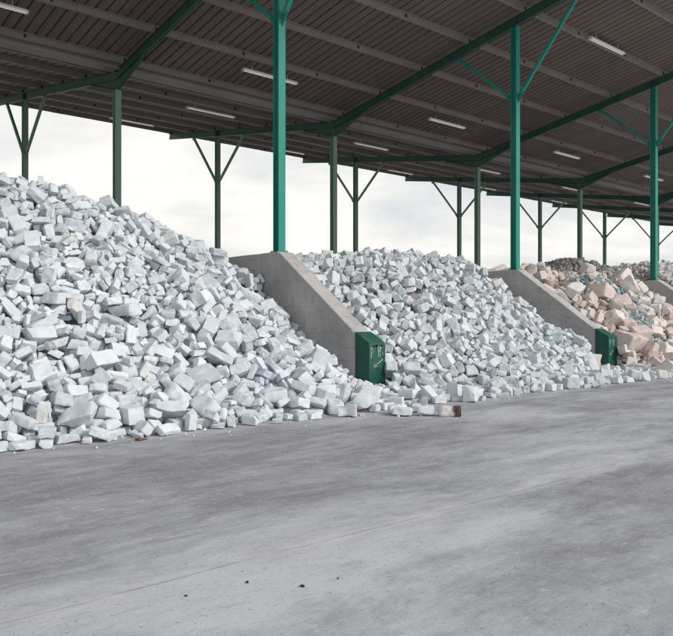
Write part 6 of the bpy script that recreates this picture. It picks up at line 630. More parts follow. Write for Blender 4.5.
2,23,1853,1556,342,-40,40,-82,2,20,1280,1134,73,-6,-89,-40,2,56,1712,1258,172,-1,-50,32,2,42,1330,1170,113,-21,-57,-80,2,40,1429,1377,247,41,-7,-83,2,47,1360,1132,72,7,8,99,2,52,1616,1353,237,61,36,70,2,44,2150,1099,11,20,-73,-65,2,38,1436,1284,187,-27,-38,3,2,32,1885,1935,283,-25,-19,-80,2,69,1963,1698,318,-6,52,-43,2,43,1376,1508,300,6,-9,65,2,48,1318,1177,91,-97,10,-3,2,25,1564,1425,287,16,-28,72,2,38,1928,1920,280,-81,48,-23,2,51,1532,1344,242,35,44,65,2,26,1609,1155,98,60,-23,35,2,3,2028,1135,5,33,8,-31,2,15,1261,1439,250,21,19,-65,2,18,1234,1193,75,-45,87,8,
2,22,1657,1439,292,-63,-70,-17,2,9,1474,1261,175,98,-3,-12,2,18,2000,985,8,-5,-7,-15,2,32,1734,1464,301,40,10,-11,2,32,1287,1106,45,81,-42,-11,2,29,1973,1288,124,-61,-71,33,2,38,1245,1590,304,-4,94,-32,2,64,2086,2007,193,6,-39,-89,2,23,1694,1056,54,80,8,-6,2,32,1236,1056,12,54,20,-81,2,25,1508,1484,316,-38,-29,67,2,54,1599,1239,165,38,25,42,2,51,1327,1039,19,19,-12,46,2,1,1775,1980,272,-20,-98,0,2,68,1295,1258,137,75,50,-32,2,15,1489,1071,53,57,41,-47,2,55,1624,1312,212,33,-26,79,2,34,1942,1171,89,-62,57,-35,2,13,1468,1780,332,23,-41,78,2,2,1467,1380,262,-54,-52,-64,
2,26,1703,1491,325,20,-26,55,2,67,1392,1084,52,49,-69,20,2,59,1518,1741,347,-20,42,-40,2,64,1708,1015,21,4,-9,54,2,55,1453,1529,325,-9,-45,52,2,47,1300,1125,71,-24,91,22,2,20,1758,1257,174,56,-40,-72,2,63,2000,1556,286,-17,28,59,2,39,1626,1112,79,55,0,33,2,12,1273,1191,100,-25,-37,-84,2,47,1410,1158,111,78,-51,-7,2,47,1715,1046,46,52,-71,34,2,32,1580,1585,349,3,3,89,2,54,1892,1503,308,-28,-34,81,2,18,1522,1694,350,-58,9,-80,2,27,1580,1195,128,-28,-63,17,2,50,1413,1191,129,36,-27,47,2,2,1420,1107,81,37,72,-40,2,68,1305,1118,53,27,-18,-22,2,43,1292,1501,284,-17,-45,85,
2,60,1270,1118,50,-32,53,-78,2,36,1550,1274,187,-79,-44,-28,2,17,1820,967,6,0,0,-14,2,38,1297,1303,173,-70,-57,-34,2,34,1425,1505,300,-9,-9,91,2,62,1640,1377,244,-6,32,-95,2,42,1569,1369,253,92,21,-25,2,35,1643,1345,230,18,22,-76,2,15,1323,1278,157,-5,-34,94,2,63,1508,1087,62,3,-31,86,2,37,1194,1321,159,-9,-59,63,2,42,1445,1386,261,-10,35,70,2,8,1767,1011,12,0,4,-82,2,25,1216,1415,230,10,-49,45,2,68,1344,1084,45,46,-24,-21,2,9,1325,1492,280,23,19,-95,2,67,1386,1241,157,21,-10,-17,2,22,1422,1156,101,29,-38,66,2,47,1329,1398,244,83,49,17,2,52,1709,1366,253,45,47,8,
2,11,1546,1251,191,-34,-18,15,2,64,1845,1432,286,63,5,1,2,11,1528,1279,193,52,-68,30,2,32,1619,1196,141,-37,13,-8,2,52,1816,1013,23,0,14,10,2,9,1471,1320,217,97,-2,-16,2,52,1411,1533,317,14,7,-69,2,18,1468,1067,57,14,31,14,2,26,1980,1889,276,52,-34,37,2,9,1506,1240,157,-53,16,-25,2,43,1511,1511,320,3,8,-49,2,47,1596,1143,95,-23,-74,15,2,56,1671,997,18,3,-74,15,2,2,1734,1169,131,46,20,-5,2,7,1801,1666,350,-62,-22,-47,2,52,1698,1123,87,-12,28,-15,2,33,2071,1900,259,-23,-15,-67,2,50,1548,1065,55,-4,32,-92,2,12,1186,1109,38,-43,-88,-17,2,20,1189,1284,141,-81,-26,41,
2,1,2055,1469,211,2,-16,-3,2,38,1931,2009,240,-38,-19,-90,2,47,1764,1003,26,1,2,-64,2,4,1453,1554,316,-22,-56,47,2,58,1764,1547,335,-15,66,54,2,25,1216,1131,53,-28,25,86,2,64,1386,1585,318,-28,-4,-88,2,12,1348,1328,210,-46,-72,-14,2,12,1625,1383,260,-67,-18,61,2,64,1759,1148,128,-74,56,24,2,49,1827,1140,91,19,-40,82,2,50,1303,1419,254,12,-41,-69,2,49,1762,1384,259,-54,32,-27,2,15,1202,1287,150,22,44,-86,2,3,1343,1705,329,24,2,57,2,65,1608,1571,337,-61,-59,47,2,26,1388,1644,331,-2,-31,-88,2,50,1590,1252,172,-3,-35,-62,2,17,1168,1371,207,-92,2,-40,2,6,1786,1308,210,10,4,93,
2,12,1177,1251,127,87,38,-33,2,15,1725,1133,112,-71,-35,12,2,38,1819,1927,307,-4,53,-82,2,67,1576,1239,168,-43,-17,-86,2,67,1309,1600,315,6,41,22,2,56,1364,1045,43,-22,24,52,2,17,1832,1397,260,-62,-75,15,2,56,1612,1187,119,-41,68,-45,2,31,1526,1454,296,2,6,-98,2,15,2021,907,5,0,1,-82,2,57,2051,1431,169,-87,-9,-46,2,65,2115,893,9,0,3,99,2,45,2064,1458,197,12,-8,-81,2,59,1103,990,5,1,-2,47,2,54,1864,1447,293,-15,41,-86,2,60,1158,951,16,4,-15,19,2,53,1908,1278,139,-51,49,21,2,63,2135,917,11,0,3,62,2,37,1317,1132,69,25,-19,1,2,20,1468,939,4,-2,1,-17,
2,56,1926,1121,29,79,-34,40,2,54,1900,1122,49,32,-4,81,2,32,1257,1043,6,1,0,-91,2,9,1131,902,8,-77,-7,-62,2,39,2019,1370,151,-20,45,-43,2,59,1297,1162,83,68,-68,19,2,51,1598,974,6,6,-30,-64,2,64,1220,1042,7,-3,-3,24,2,61,1903,1250,131,13,-12,2,2,22,1233,1017,5,70,30,25,2,19,1997,1947,251,28,90,29,2,20,2088,1951,217,49,-48,38,2,50,1135,1035,6,29,95,1,2,67,2088,1541,251,-64,-8,-76,2,40,1514,1251,172,24,47,43,2,24,1168,1441,238,60,26,-42,2,23,2072,1384,133,-61,65,-36,2,55,1504,907,6,81,-27,-50,2,17,1337,1281,168,-85,-48,15,2,23,1945,1430,228,46,-78,-41,
2,35,1364,1531,305,-97,-18,-3,2,14,1306,1094,41,52,44,34,2,68,1212,980,4,85,49,-19,2,30,1983,1907,281,-11,37,92,2,15,1854,1960,274,14,73,14,2,35,1217,1000,8,-23,-74,61,2,60,1814,1058,40,5,-7,-99,2,53,1861,1308,199,-80,59,6,2,58,2036,1389,154,-60,-31,62,2,50,1421,1245,163,-36,-90,2,2,3,2048,1401,173,42,-28,23,2,49,1206,1045,5,-71,33,-60,2,15,1536,1421,291,18,-16,27,2,45,1972,2043,212,76,48,28,2,47,1624,982,8,-47,-55,-45,2,2,1984,893,8,66,14,74,2,36,2051,915,9,-37,-55,-37,2,55,2152,899,6,30,80,13,2,3,2023,1856,282,-22,47,82,2,58,2085,1417,163,36,-46,55,
2,60,1996,1335,142,58,79,11,2,28,1590,1293,203,-1,36,55,2,1,2066,1569,267,59,-20,-43,2,51,2072,1960,220,68,40,41,2,62,1957,1151,62,-21,17,-60,2,43,1156,1198,98,16,22,-67,2,12,2006,1385,171,-4,-56,80,2,49,1972,1943,255,-59,78,-3,2,41,1953,1139,21,19,30,21,2,19,1999,1467,220,23,-24,94,2,3,2069,1534,259,-17,21,96,2,44,1764,1236,163,59,-26,23,2,49,2035,1510,248,-10,45,88,2,59,1174,1301,151,37,35,21,2,14,1851,1197,120,-36,17,85,2,59,1354,1551,308,15,2,-97,2,67,2059,1502,237,-25,28,-2,2,28,1972,1966,246,-19,76,28,2,12,1192,1113,50,1,-5,24,2,42,1969,1257,114,-54,-11,77,
2,47,1957,1960,248,-11,-50,78,2,37,1358,1606,331,-13,0,74,2,44,1960,1176,82,48,-29,-67,2,12,1172,1355,193,-30,19,-40,2,43,1660,1711,359,7,37,-54,2,28,1621,1630,349,8,91,26,2,54,2079,2023,199,-37,-11,-45,2,41,1792,1584,354,-65,-74,14,2,67,1304,1115,66,-43,77,-45,2,3,1932,1273,135,-5,10,-90,2,52,1167,1312,166,75,51,42,2,67,1474,1098,87,22,58,-58,2,61,1176,1274,132,-83,-14,46,5,19,2191,1146,83,6,15,-73,5,57,2385,1343,241,5,-99,7,5,62,2600,1352,265,-86,-12,14,5,68,2714,1460,305,95,0,27,5,29,2257,1142,104,26,-13,-25,5,63,2307,1333,218,-35,-71,-55,5,15,2348,1254,176,-52,75,41,
5,29,2241,1106,54,38,-44,-66,5,39,2275,1084,43,-45,-34,58,5,2,2404,1233,166,-28,-74,-40,5,2,2413,1286,202,38,-31,-14,5,18,1982,930,16,-68,20,-62,5,20,2280,1194,139,-19,-78,58,5,43,2217,1259,148,-42,22,88,5,20,2434,1129,99,44,58,-2,5,43,2556,1280,211,29,41,82,5,45,2318,1586,316,13,-55,-75,5,20,2592,1247,187,50,-49,60,5,6,2043,980,32,-5,34,-93,5,24,2160,1125,45,0,-2,-70,5,3,2237,1225,115,58,30,-21,5,39,2191,1384,224,62,43,65,5,32,2516,1271,184,15,15,-41,5,35,2481,1482,288,-9,14,-90,5,20,2733,1383,271,50,10,84,5,21,2237,1456,274,-49,-53,33,5,6,2420,1195,160,-26,29,49,
5,23,2117,1018,33,1,2,20,5,49,2420,1162,95,-34,47,-77,5,65,2417,1166,121,12,98,-16,5,3,2268,1264,153,51,38,31,5,3,2466,1182,131,42,16,-57,5,49,2112,1090,18,20,-29,20,5,3,2614,1555,332,-53,0,-83,5,55,2201,1273,166,20,46,-81,5,3,2379,1444,265,39,-4,-2,5,22,2415,1201,137,94,9,-28,5,52,2623,1479,294,-4,36,-90,5,46,2331,1430,261,-91,26,-10,5,30,2429,1174,137,-3,-69,72,5,43,2480,1554,299,44,39,7,5,40,2243,1340,202,-38,-27,51,5,46,2240,1375,228,30,-79,-2,5,31,2591,1696,335,9,69,-71,5,14,2602,1212,181,49,10,10,5,19,2345,1760,318,-29,-11,-15,5,60,2864,1626,335,-35,21,-31,
5,20,2597,1598,321,65,-59,-33,5,56,2448,1589,306,22,-7,27,5,1,2330,1309,190,67,-43,-39,5,13,2566,1314,226,63,-59,-48,5,60,2777,1363,227,-19,-60,69,5,29,2014,1178,31,0,5,-28,5,35,2292,1537,296,-7,-8,97,5,21,1985,1013,19,5,2,-50,5,39,2394,1697,329,-17,4,64,5,62,2239,1617,308,-23,6,-53,5,28,2677,1320,241,34,24,39,5,9,2239,1185,115,-22,70,-51,5,65,2331,1248,149,-8,20,-97,5,67,2461,1229,177,15,37,-87,5,24,2424,1501,287,59,-44,7,5,1,2265,1365,225,-54,-19,-57,5,19,2361,1060,49,3,25,-97,5,2,2201,1449,251,23,20,-58,5,3,2590,1181,159,-41,-58,-37,5,4,2565,1504,306,-77,-20,17,
5,12,2210,1226,142,46,11,-86,5,55,2254,1527,311,10,-8,-22,5,20,2682,1257,189,3,3,-63,5,12,2210,1336,220,-90,-18,-25,5,44,1990,1051,10,-57,-36,-61,5,18,2581,1654,314,-55,29,-73,5,10,2208,1117,41,-22,7,-44,5,59,2358,1332,211,-49,-53,52,5,13,2586,1376,238,-78,-42,1,5,44,2255,1326,186,8,-27,-70,5,42,2223,1731,317,-72,35,-22,5,69,2377,1413,250,45,-46,62,5,33,2218,1340,201,-61,-30,-72,5,7,2226,1361,226,15,-5,85,5,43,2435,1397,263,-36,10,90,5,59,2184,1110,27,-23,95,-6,5,54,2426,1450,273,25,27,-78,5,49,2180,1215,104,-30,-58,11,5,31,2656,1319,207,-42,50,-18,5,60,2481,1235,155,35,16,-49,
5,19,2491,1104,115,-1,-8,-37,5,26,2224,1066,45,51,-39,-38,5,17,2446,1437,271,64,-7,66,5,12,2374,1152,86,21,-78,-40,5,48,2574,1395,262,3,-10,84,5,15,2669,1242,156,-82,56,2,5,21,2413,1108,83,33,-50,-79,5,24,2375,1303,186,19,41,-87,5,26,2421,1340,206,58,-64,17,5,47,2764,1523,309,-19,9,92,5,28,2333,1494,268,11,1,-71,5,30,2211,1316,166,-38,8,-4,5,61,2306,1446,253,48,-55,-63,5,61,2674,1445,277,16,34,-74,5,45,2989,1463,232,-20,-19,-95,5,69,2312,1299,181,2,-15,-96,5,37,2558,1177,137,54,81,18,5,58,2175,1067,27,-97,-20,15,5,5,2723,1306,204,-11,-76,44,5,10,2457,1609,338,20,-4,21,
5,21,2747,1594,312,77,-25,54,5,69,2384,1497,270,60,-6,80,5,34,2158,1133,24,16,-14,98,5,14,2227,1105,30,7,-63,66,5,43,2770,1426,289,20,8,-97,5,44,2230,1349,210,51,6,44,5,5,2194,1248,125,-22,-15,-86,5,7,2217,1327,180,8,0,-72,5,42,2785,1572,318,-20,-4,57,5,32,2583,1790,338,71,-13,64,5,38,2250,1400,247,46,-13,43,5,26,2422,1147,73,52,-4,3,5,69,1975,984,13,5,-67,43,5,17,2609,1213,152,19,64,56,5,37,2043,1019,13,69,47,43,5,24,2515,1457,286,-15,39,-77,5,4,2610,1664,324,-43,-25,54,5,36,2693,1343,226,51,-10,-57,5,0,1955,900,5,-3,-1,49,5,40,2653,1346,230,-26,38,60,
5,44,2144,1073,12,6,-48,-60,5,37,2284,1325,178,24,-38,-89,5,54,2403,1398,256,22,-37,70,5,17,2762,1546,319,-52,39,3,5,69,2699,1542,316,-18,-13,-69,5,9,2820,1334,204,-33,24,14,5,30,2496,1184,135,66,-70,23,5,30,2419,1553,289,47,-83,22,5,7,2453,1505,301,-5,-4,-28,5,11,2322,1367,219,82,17,9,5,13,2538,1198,133,-42,87,12,5,48,2353,1392,234,24,13,-80,5,34,2422,1437,262,73,57,-38,5,27,2170,1162,31,-1,30,66,5,24,2744,1357,243,25,-26,-73,5,67,2623,1246,173,-7,-50,53,5,41,2270,1500,272,-46,62,-36,5,61,2242,1310,172,17,-24,72,5,53,2607,1514,308,17,-24,83,5,59,2393,1555,294,7,-19,-77,
5,69,2497,1356,228,-22,-22,-62,5,44,2311,1250,133,77,-19,-37,5,33,2621,1435,282,72,11,17,5,7,2393,1158,82,7,-47,88,5,17,2073,1061,14,-31,79,52,5,47,2500,1645,321,8,4,94,5,54,2700,1482,286,22,5,78,5,41,2178,1292,157,-4,-46,88,5,55,2416,1539,278,-25,14,18,5,48,2571,1227,149,7,-74,11,5,54,2014,1050,9,11,-70,-70,5,58,2647,1243,182,5,-8,71,5,0,2366,1424,245,-9,-5,15,5,6,2808,1384,245,-5,30,24,5,25,2524,1520,294,83,-35,3,5,59,2653,1399,266,59,-50,39,5,55,2350,1315,192,-53,15,-69,5,61,2196,1155,49,63,35,3,5,65,2890,1332,191,60,4,61,5,33,2401,1194,131,18,15,94,
5,28,2301,1301,168,-46,27,-10,5,48,2203,1087,28,-12,-15,-83,5,27,2451,1228,150,75,-9,-61,5,3,2639,1627,319,67,73,-5,5,20,2759,1639,332,9,17,-77,5,28,2462,1165,107,86,16,23,5,38,2318,1140,90,-23,-26,-40,5,43,2935,1372,200,7,-7,37,5,0,2102,1146,5,-68,-2,2,5,55,2797,1296,198,7,-38,92,5,1,2609,1272,191,-93,15,21,5,69,2675,1486,287,45,-38,-42,5,38,2160,1175,58,7,-63,-76,5,48,2731,1763,347,-8,-26,-18,5,6,2070,1012,11,-10,4,-4,5,27,2419,1220,128,-9,69,-1,5,48,2336,1459,254,21,-22,68,5,22,2248,1444,248,-6,-14,99,5,49,2179,1004,19,1,1,-100,5,51,2376,1523,287,-16,-30,-91,
5,30,2823,1619,321,-51,36,20,5,37,2234,1368,199,-37,55,-41,5,18,2482,1302,197,-43,8,-69,5,45,2621,1763,307,37,-45,-69,5,51,2453,1548,282,-60,-12,-60,5,67,2542,1579,317,12,46,-71,5,14,2520,1406,267,-28,-22,-92,5,1,2683,1547,298,-2,5,44,5,9,2550,1335,212,24,87,-36,5,24,2729,1571,316,-5,-10,-15,5,0,2652,1426,258,5,2,66,5,15,2585,1530,298,16,-20,15,5,33,2411,1132,69,94,-2,-17,5,49,2599,1235,138,41,-47,63,5,26,2398,1180,99,17,-53,82,5,38,2404,1511,280,-36,-14,48,5,51,2370,1504,276,-38,-84,-19,5,38,2720,1462,270,48,54,44,5,69,2648,1539,309,-27,62,-67,5,33,2701,1561,314,61,19,4,
5,7,2602,1417,250,29,-9,13,5,14,2692,1299,191,-25,-52,-60,5,37,2433,1222,142,74,-32,-58,5,13,2177,1040,30,-21,-67,-71,5,0,2742,1540,314,-43,-35,15,5,27,2553,1367,233,-17,-32,-14,5,10,2168,1192,105,16,-84,-13,4,35,2346,1200,123,10,18,-51,4,58,2620,1433,267,18,-24,76,4,26,2451,1155,84,-89,-4,-1,4,13,2208,1203,94,-98,-3,17,4,53,2365,1150,76,93,-22,-26,4,51,2070,1179,16,-14,-18,-6,4,7,2676,1225,174,-2,-8,96,4,51,2318,1285,178,32,93,-13,4,27,2447,1139,75,0,-8,-19,4,33,2203,1180,68,-66,-65,-26,4,30,2046,947,9,-72,3,4,4,30,2824,1352,225,36,17,71,4,5,2643,1273,193,-8,10,61,
4,48,2750,1480,276,16,12,-78,4,24,2811,1318,194,1,-32,93,4,17,2436,1194,111,89,19,38,4,30,2278,1341,191,43,-19,16,4,10,2439,1346,216,10,44,55,4,37,2225,1168,60,78,0,-6,4,10,2564,1203,142,-52,34,-21,4,7,2381,1216,129,34,19,-54,4,5,2223,1495,278,-10,13,-92,4,38,2514,1366,231,87,-2,-44,4,38,2797,1277,177,-41,-88,-20,4,0,2507,1177,117,-19,-44,28,4,0,2121,1069,12,-28,65,67,4,69,2381,1333,196,79,-26,-38,4,51,2657,1419,246,-8,6,-100,4,21,2453,1275,182,18,-6,82,4,38,2275,1360,202,29,21,-86,4,27,2210,1184,57,-35,15,-6,4,7,2415,1422,251,62,-25,-41,4,46,2711,1523,305,-23,64,-68,
4,7,2264,1306,168,9,41,-89,4,48,2561,1482,284,65,-63,-8,4,27,2741,1455,282,-52,-78,-34,4,40,2530,1680,322,4,33,-91,4,5,2157,1375,206,36,-57,-39,4,27,2701,1575,313,-44,74,45,4,38,2203,1281,153,-22,-62,1,4,10,2438,1250,176,21,18,-67,4,29,2514,960,27,-30,-8,-94,4,20,2455,952,15,12,-11,-93,4,13,2139,982,16,1,1,72,4,23,2851,1236,140,70,31,9,4,62,2970,892,29,71,70,11,4,59,2220,924,10,0,1,52,4,5,2894,905,10,1,0,-74,4,24,2780,898,12,2,-1,-68,4,60,2578,888,18,2,1,42,4,16,3057,1026,15,0,-25,10,4,43,2759,949,10,2,0,-90,4,32,2558,1098,69,11,-6,81,
4,48,2682,891,7,0,-1,16,4,6,2309,938,11,0,2,98,4,21,2357,904,18,-4,-2,-3,4,6,2069,919,19,-26,68,20,4,3,2862,942,16,0,-1,12,4,25,2182,967,17,0,16,98,4,14,2106,968,10,0,-3,-64,4,31,2984,962,16,-35,-27,58,4,16,2269,962,18,-25,10,-96,4,49,2749,901,15,21,20,65,4,14,2180,890,10,2,-2,10,4,59,2525,880,10,0,1,-34,4,0,2033,1097,5,-32,60,-64,4,61,2565,1363,224,-77,54,-34,4,5,2322,886,10,1,0,-61,4,9,2921,979,18,-21,92,6,4,10,2653,884,4,1,1,-100,4,10,2859,894,4,-1,2,-21,4,30,3080,886,8,-2,-2,98,4,38,2225,890,9,3,1,-76,
4,58,2276,898,15,-4,-22,90,4,47,2764,1109,88,43,-67,50,4,4,2969,1039,18,-20,69,-23,4,52,2891,1542,305,54,65,32,4,20,2623,929,24,-20,5,86,4,64,2631,990,31,-42,3,41,4,32,2771,1141,122,-4,19,97,4,43,2733,967,21,36,7,-40,4,15,2892,1037,44,-10,7,-97,4,36,2674,1112,95,8,8,-84,4,66,2268,1020,36,3,1,-17,4,50,2619,1089,74,24,32,-87,4,27,2794,865,6,70,71,1,4,8,2434,886,17,-6,29,-95,4,57,2462,1013,47,-16,-4,11,4,59,2735,1242,144,100,-2,9,4,64,2793,1063,68,17,-38,-84,4,10,2094,1098,7,-9,33,-68,4,1,2133,941,25,-62,60,48,4,48,2358,937,24,40,-20,-84,
4,10,2348,866,10,52,-57,-47,4,69,2421,937,24,-26,-55,39,4,24,2715,1379,246,-48,-63,-55,4,67,2289,924,27,37,-8,83,4,9,2039,876,10,-48,-67,42,4,6,2209,881,24,8,-27,76,4,24,2831,908,20,-10,-42,83,4,33,2505,863,6,-1,-3,98,4,10,2694,878,10,-24,74,9,4,27,2141,865,6,0,0,-69,4,30,2322,909,30,-12,38,92,4,35,2700,990,55,-39,-43,67,4,11,2714,1166,121,-51,-30,44,4,49,2802,1204,148,84,-13,-44,4,40,2572,1020,61,-75,52,-11,4,13,2442,1055,80,26,-1,29,4,62,3016,1564,259,-24,77,-4,4,50,2646,1149,108,43,-17,-87,4,42,2351,975,39,2,-36,-80,4,15,2910,1267,164,-26,24,40,
4,22,2834,1125,80,21,91,16,4,25,2763,1182,122,46,51,-58,4,34,2504,1385,263,-31,20,-45,4,11,2499,1072,68,28,91,10,4,61,2687,1042,92,-86,-34,-11,4,40,2822,1294,175,5,43,44,4,44,2602,1057,72,19,20,-41,4,55,2374,1234,142,53,80,1,4,46,2426,1032,47,11,-1,74,4,40,2580,1051,68,-71,4,-14,4,12,2309,965,29,53,-85,0,4,39,2728,1198,149,25,43,-55,4,25,2205,1538,298,-98,14,-7,4,9,2399,952,31,52,85,0,4,21,2545,1013,49,-38,49,76,4,27,2558,1081,97,-14,59,79,4,14,2835,977,20,50,66,51,4,63,2664,1052,68,-80,46,20,4,69,2496,1063,45,70,-32,6,4,27,2852,982,38,64,50,-2,
4,34,2471,1092,81,-6,-1,78,4,14,2804,972,37,3,2,-49,4,67,2703,1101,89,20,58,76,4,67,2565,1395,241,-86,37,24,4,51,2679,1081,75,53,-50,-13]
def stone_mesh(kind,i):
    bm=stone_hull(kind,i); rng=random.Random(7000*kind+i)
    bmesh.ops.dissolve_limit(bm, angle_limit=R(7), verts=bm.verts[:], edges=bm.edges[:])
    L=max((v.co.length for v in bm.verts))*2
    bmesh.ops.bevel(bm, geom=bm.edges[:], offset=L*rng.uniform(.020,.045), segments=2, profile=.6, affect='EDGES', clamp_overlap=True)
    bmesh.ops.triangulate(bm, faces=bm.faces[:])
    for it in range(3):
        lim=L*(.22,.14,.095)[it]
        ed=[e for e in bm.edges if e.calc_length()>lim]
        if ed: bmesh.ops.subdivide_edges(bm, edges=ed, cuts=1, use_grid_fill=False)
        bmesh.ops.triangulate(bm, faces=bm.faces[:])
    bm.normal_update()
    o=Vector((rng.uniform(0,99),rng.uniform(0,99),0)); amp=L*.034
    mv=[]
    for v in bm.verts:
        nn=noise.fractal((v.co/L*3.2+o),.9,2.0,3)
        chip=noise.noise(v.co/L*2.1+o*1.7)
        rg=abs(noise.noise(v.co/L*6.5+o*.6))
        mv.append(v.normal*(amp*nn+L*.018*rg-L*.11*max(0,chip-.24)))
    for v,d in zip(bm.verts,mv): v.co+=d
    me=bpy.data.meshes.new('stone'); bm.to_mesh(me); bm.free()
    me.polygons.foreach_set('use_smooth',[True]*len(me.polygons))
    me.update(); me.set_sharp_from_angle(angle=R(32))
    return me
A_,C_=math.sin(R(49.02)),math.cos(R(49.02))
def shot(p):       # where a point falls in the photograph: used only to word the labels
    Z=C_*p[0]+A_*p[1]; X=A_*p[0]-C_*p[1]
    return 336.5+741*X/Z, 320-741*(p[2]-1.52)/Z
SMAT=[M['white'],M['pale'],M['pink']]
MESH={}
def get(k,i):
    if (k,i) not in MESH:
        me=stone_mesh(k,i); me.materials.append(SMAT[k]); MESH[k,i]=me
    return MESH[k,i]
NAMES=['white_stone_block','pale_stone_lump','pink_stone_block']
CATS=['stone block','stone lump','pink stone']
GROUPS=['white stone blocks heaped in the left bay','grey white stone lumps heaped in the middle bay','pink stone blocks heaped in the right bay']
TONE=[[(.46,'white'),(.63,'bluish white'),(.79,'white'),(.885,'bluish'),(.93,'white'),(.97,'slate'),(1,'warm grey')],
      [(.42,'white'),(.6,'cool grey white'),(.75,'white'),(.86,'grey'),(.91,'white'),(.96,'dark grey'),(1,'warm grey')],
      [(.1,'pink'),(.3,'pale cream'),(.47,'deep pink'),(.64,'cream white'),(.76,'pink'),(.87,'white'),(.96,'brown pink'),(1,'pale pink')]]
SECT=[[(44,'below the leftmost V braced column'),(96,'left of the first dark green column'),(138,'under the first dark green column'),(192,'right of the first dark green column'),
       (240,'under the second V braced column'),(296,'below the tall left teal column'),(352,'against the left concrete wall'),(999,'in front of the left green cap')],
      [(330,'right beside the left wall'),(368,'under the second dark green column'),(400,'right beside the left green cap'),(440,'left of the third dark green column'),(492,'under the third dark green column'),
       (540,'below the middle teal column'),(590,'against the middle concrete wall'),(999,'in front of the middle green cap')],
      [(585,'behind the middle concrete wall'),(612,'above the middle green cap'),(640,'right of the middle green cap'),(999,'at the right edge')]]
def band(z): return 'at the foot' if z<.32 else 'above the foot' if z<.9 else 'on the lower slope' if z<1.7 else 'halfway up' if z<2.5 else 'on the upper slope' if z<3.3 else 'near the top'
stuff={0:[],1:[],2:[]}; singles={0:[],1:[],2:[]}; hulls=[]
trng=random.Random(77)
for n in range(0,len(STONES),8):
    kf,i,x,y,z,b,c,d=STONES[n:n+8]
    b,c,d=b/100,c/100,d/100; a=math.sqrt(max(0,1-b*b-c*c-d*d))
    k=kf>>1; loc=Vector((x/100,y/100,z/100)); q=Quaternion((a,b,c,d)).normalized(); tint=trng.random()
    (singles if kf&1 else stuff)[k].append((i,loc,q,tint))
    if k==2: hulls.append((i,loc,q))
def sizes(me):
    co=np.empty(len(me.vertices)*3); me.vertices.foreach_get('co',co); co=co.reshape(-1,3); return sorted(co.max(0)-co.min(0),reverse=True)
def place(name,me,loc,q,tint,lab,cat,grp):
    o=bpy.data.objects.new(name,me); COL.objects.link(o); o.rotation_mode='QUATERNION'; o.location=loc; o.rotation_quaternion=q
    o['tint']=tint; tag(o,lab,cat,grp); return o
for k in range(3):
    rows=[]
    sz=sorted(sizes(get(k,s[0]))[0] for s in singles[k]); lo,hi=sz[len(sz)//3],sz[2*len(sz)//3]
    for (i,loc,q,tint) in singles[k]:
        a,b,c=sizes(get(k,i)); big='big' if a>hi else 'small' if a<lo else 'medium'
        shape='slab' if c/a<.40 else 'long block' if a/b>1.5 else 'chunky block' if a/c<1.75 else 'block'
        tone=next(t for lim,t in TONE[k] if tint<=lim)
        px,py=shot(loc); sec=next(t for lim,t in SECT[k] if px<lim)
        rows.append([f'{big} {tone} {shape}',f'{band(loc.z)} {sec}',px,py,(i,loc,q,tint)])
    by={}
    for r in rows: by.setdefault((r[0],r[1]),[]).append(r)
    for (hd,tl),rs in by.items():
        rs.sort(key=lambda r:r[2])
        for n,r in enumerate(rs):
            lab=f'{hd} {tl}'
            if len(rs)==2: lab=('left ' if n==0 else 'right ')+lab
            elif len(rs)==3: lab=('left ','middle ','right ')[n]+lab
            elif len(rs)>3:
                yy=sorted(rs,key=lambda r:r[3]); m=yy.index(r)
                lab=('uppermost ' if m==0 else 'lowest ' if m==len(rs)-1 else 'leftmost ' if n==0 else 'rightmost ' if n==len(rs)-1 else '')+lab
            if len(lab.split())>16: lab=lab.replace('medium ','').replace('big ','').replace('small ','').replace('long block','bar')
            if len(lab.split())>16: lab=lab.replace('on the upper slope','high up').replace('on the lower slope','low down').replace('above the foot','low down')
            i,loc,q,tint=r[4]
            place(NAMES[k],get(k,i),loc,q,tint,lab,CATS[k],GROUPS[k])
def arrays(me):
    nv=len(me.vertices); co=np.empty(nv*3); me.vertices.foreach_get('co',co)
    nt=len(me.polygons); ix=np.empty(nt*3,dtype=np.int32); me.polygons.foreach_get('vertices',ix)
    return co.reshape(-1,3), ix.reshape(-1,3)
ARR={}
def merged(name,items,mat,scale=None):
    Vs=[];Fs=[];Ts=[];b=0
    for it in items:
        me,loc,q,tint,s=it
        if me.name not in ARR: ARR[me.name]=arrays(me)
        co,ix=ARR[me.name]
        m=np.array(q.to_matrix())*s
        Vs.append(co@m.T+np.array(loc)); Fs.append(ix+b); Ts.append(np.full(len(co),tint)); b+=len(co)
    V=np.concatenate(Vs);F=np.concatenate(Fs);T=np.concatenate(Ts)
    me=bpy.data.meshes.new(name); me.vertices.add(len(V)); me.vertices.foreach_set('co',V.ravel())
    me.loops.add(F.size); me.loops.foreach_set('vertex_index',F.ravel().astype(np.int32))
    me.polygons.add(len(F)); me.polygons.foreach_set('loop_start',np.arange(0,F.size,3,dtype=np.int32)); me.polygons.foreach_set('use_smooth',np.ones(len(F),dtype=bool))
    me.update(calc_edges=True); me.validate(); me.set_sharp_from_angle(angle=R(32))
    at=me.attributes.new('tint','FLOAT','POINT'); at.data.foreach_set('value',T.astype(np.float32))
    me.materials.append(mat)
    o=bpy.data.objects.new(name,me); COL.objects.link(o); tag(o,kind='stuff'); return o
for k,nm in enumerate(('white_stone_rubble','pale_stone_rubble','pink_stone_rubble')):
    if stuff[k]:
        merged(nm,[(get(k,i),loc,q,t,1.0) for (i,loc,q,t) in stuff[k]],SMAT[k])
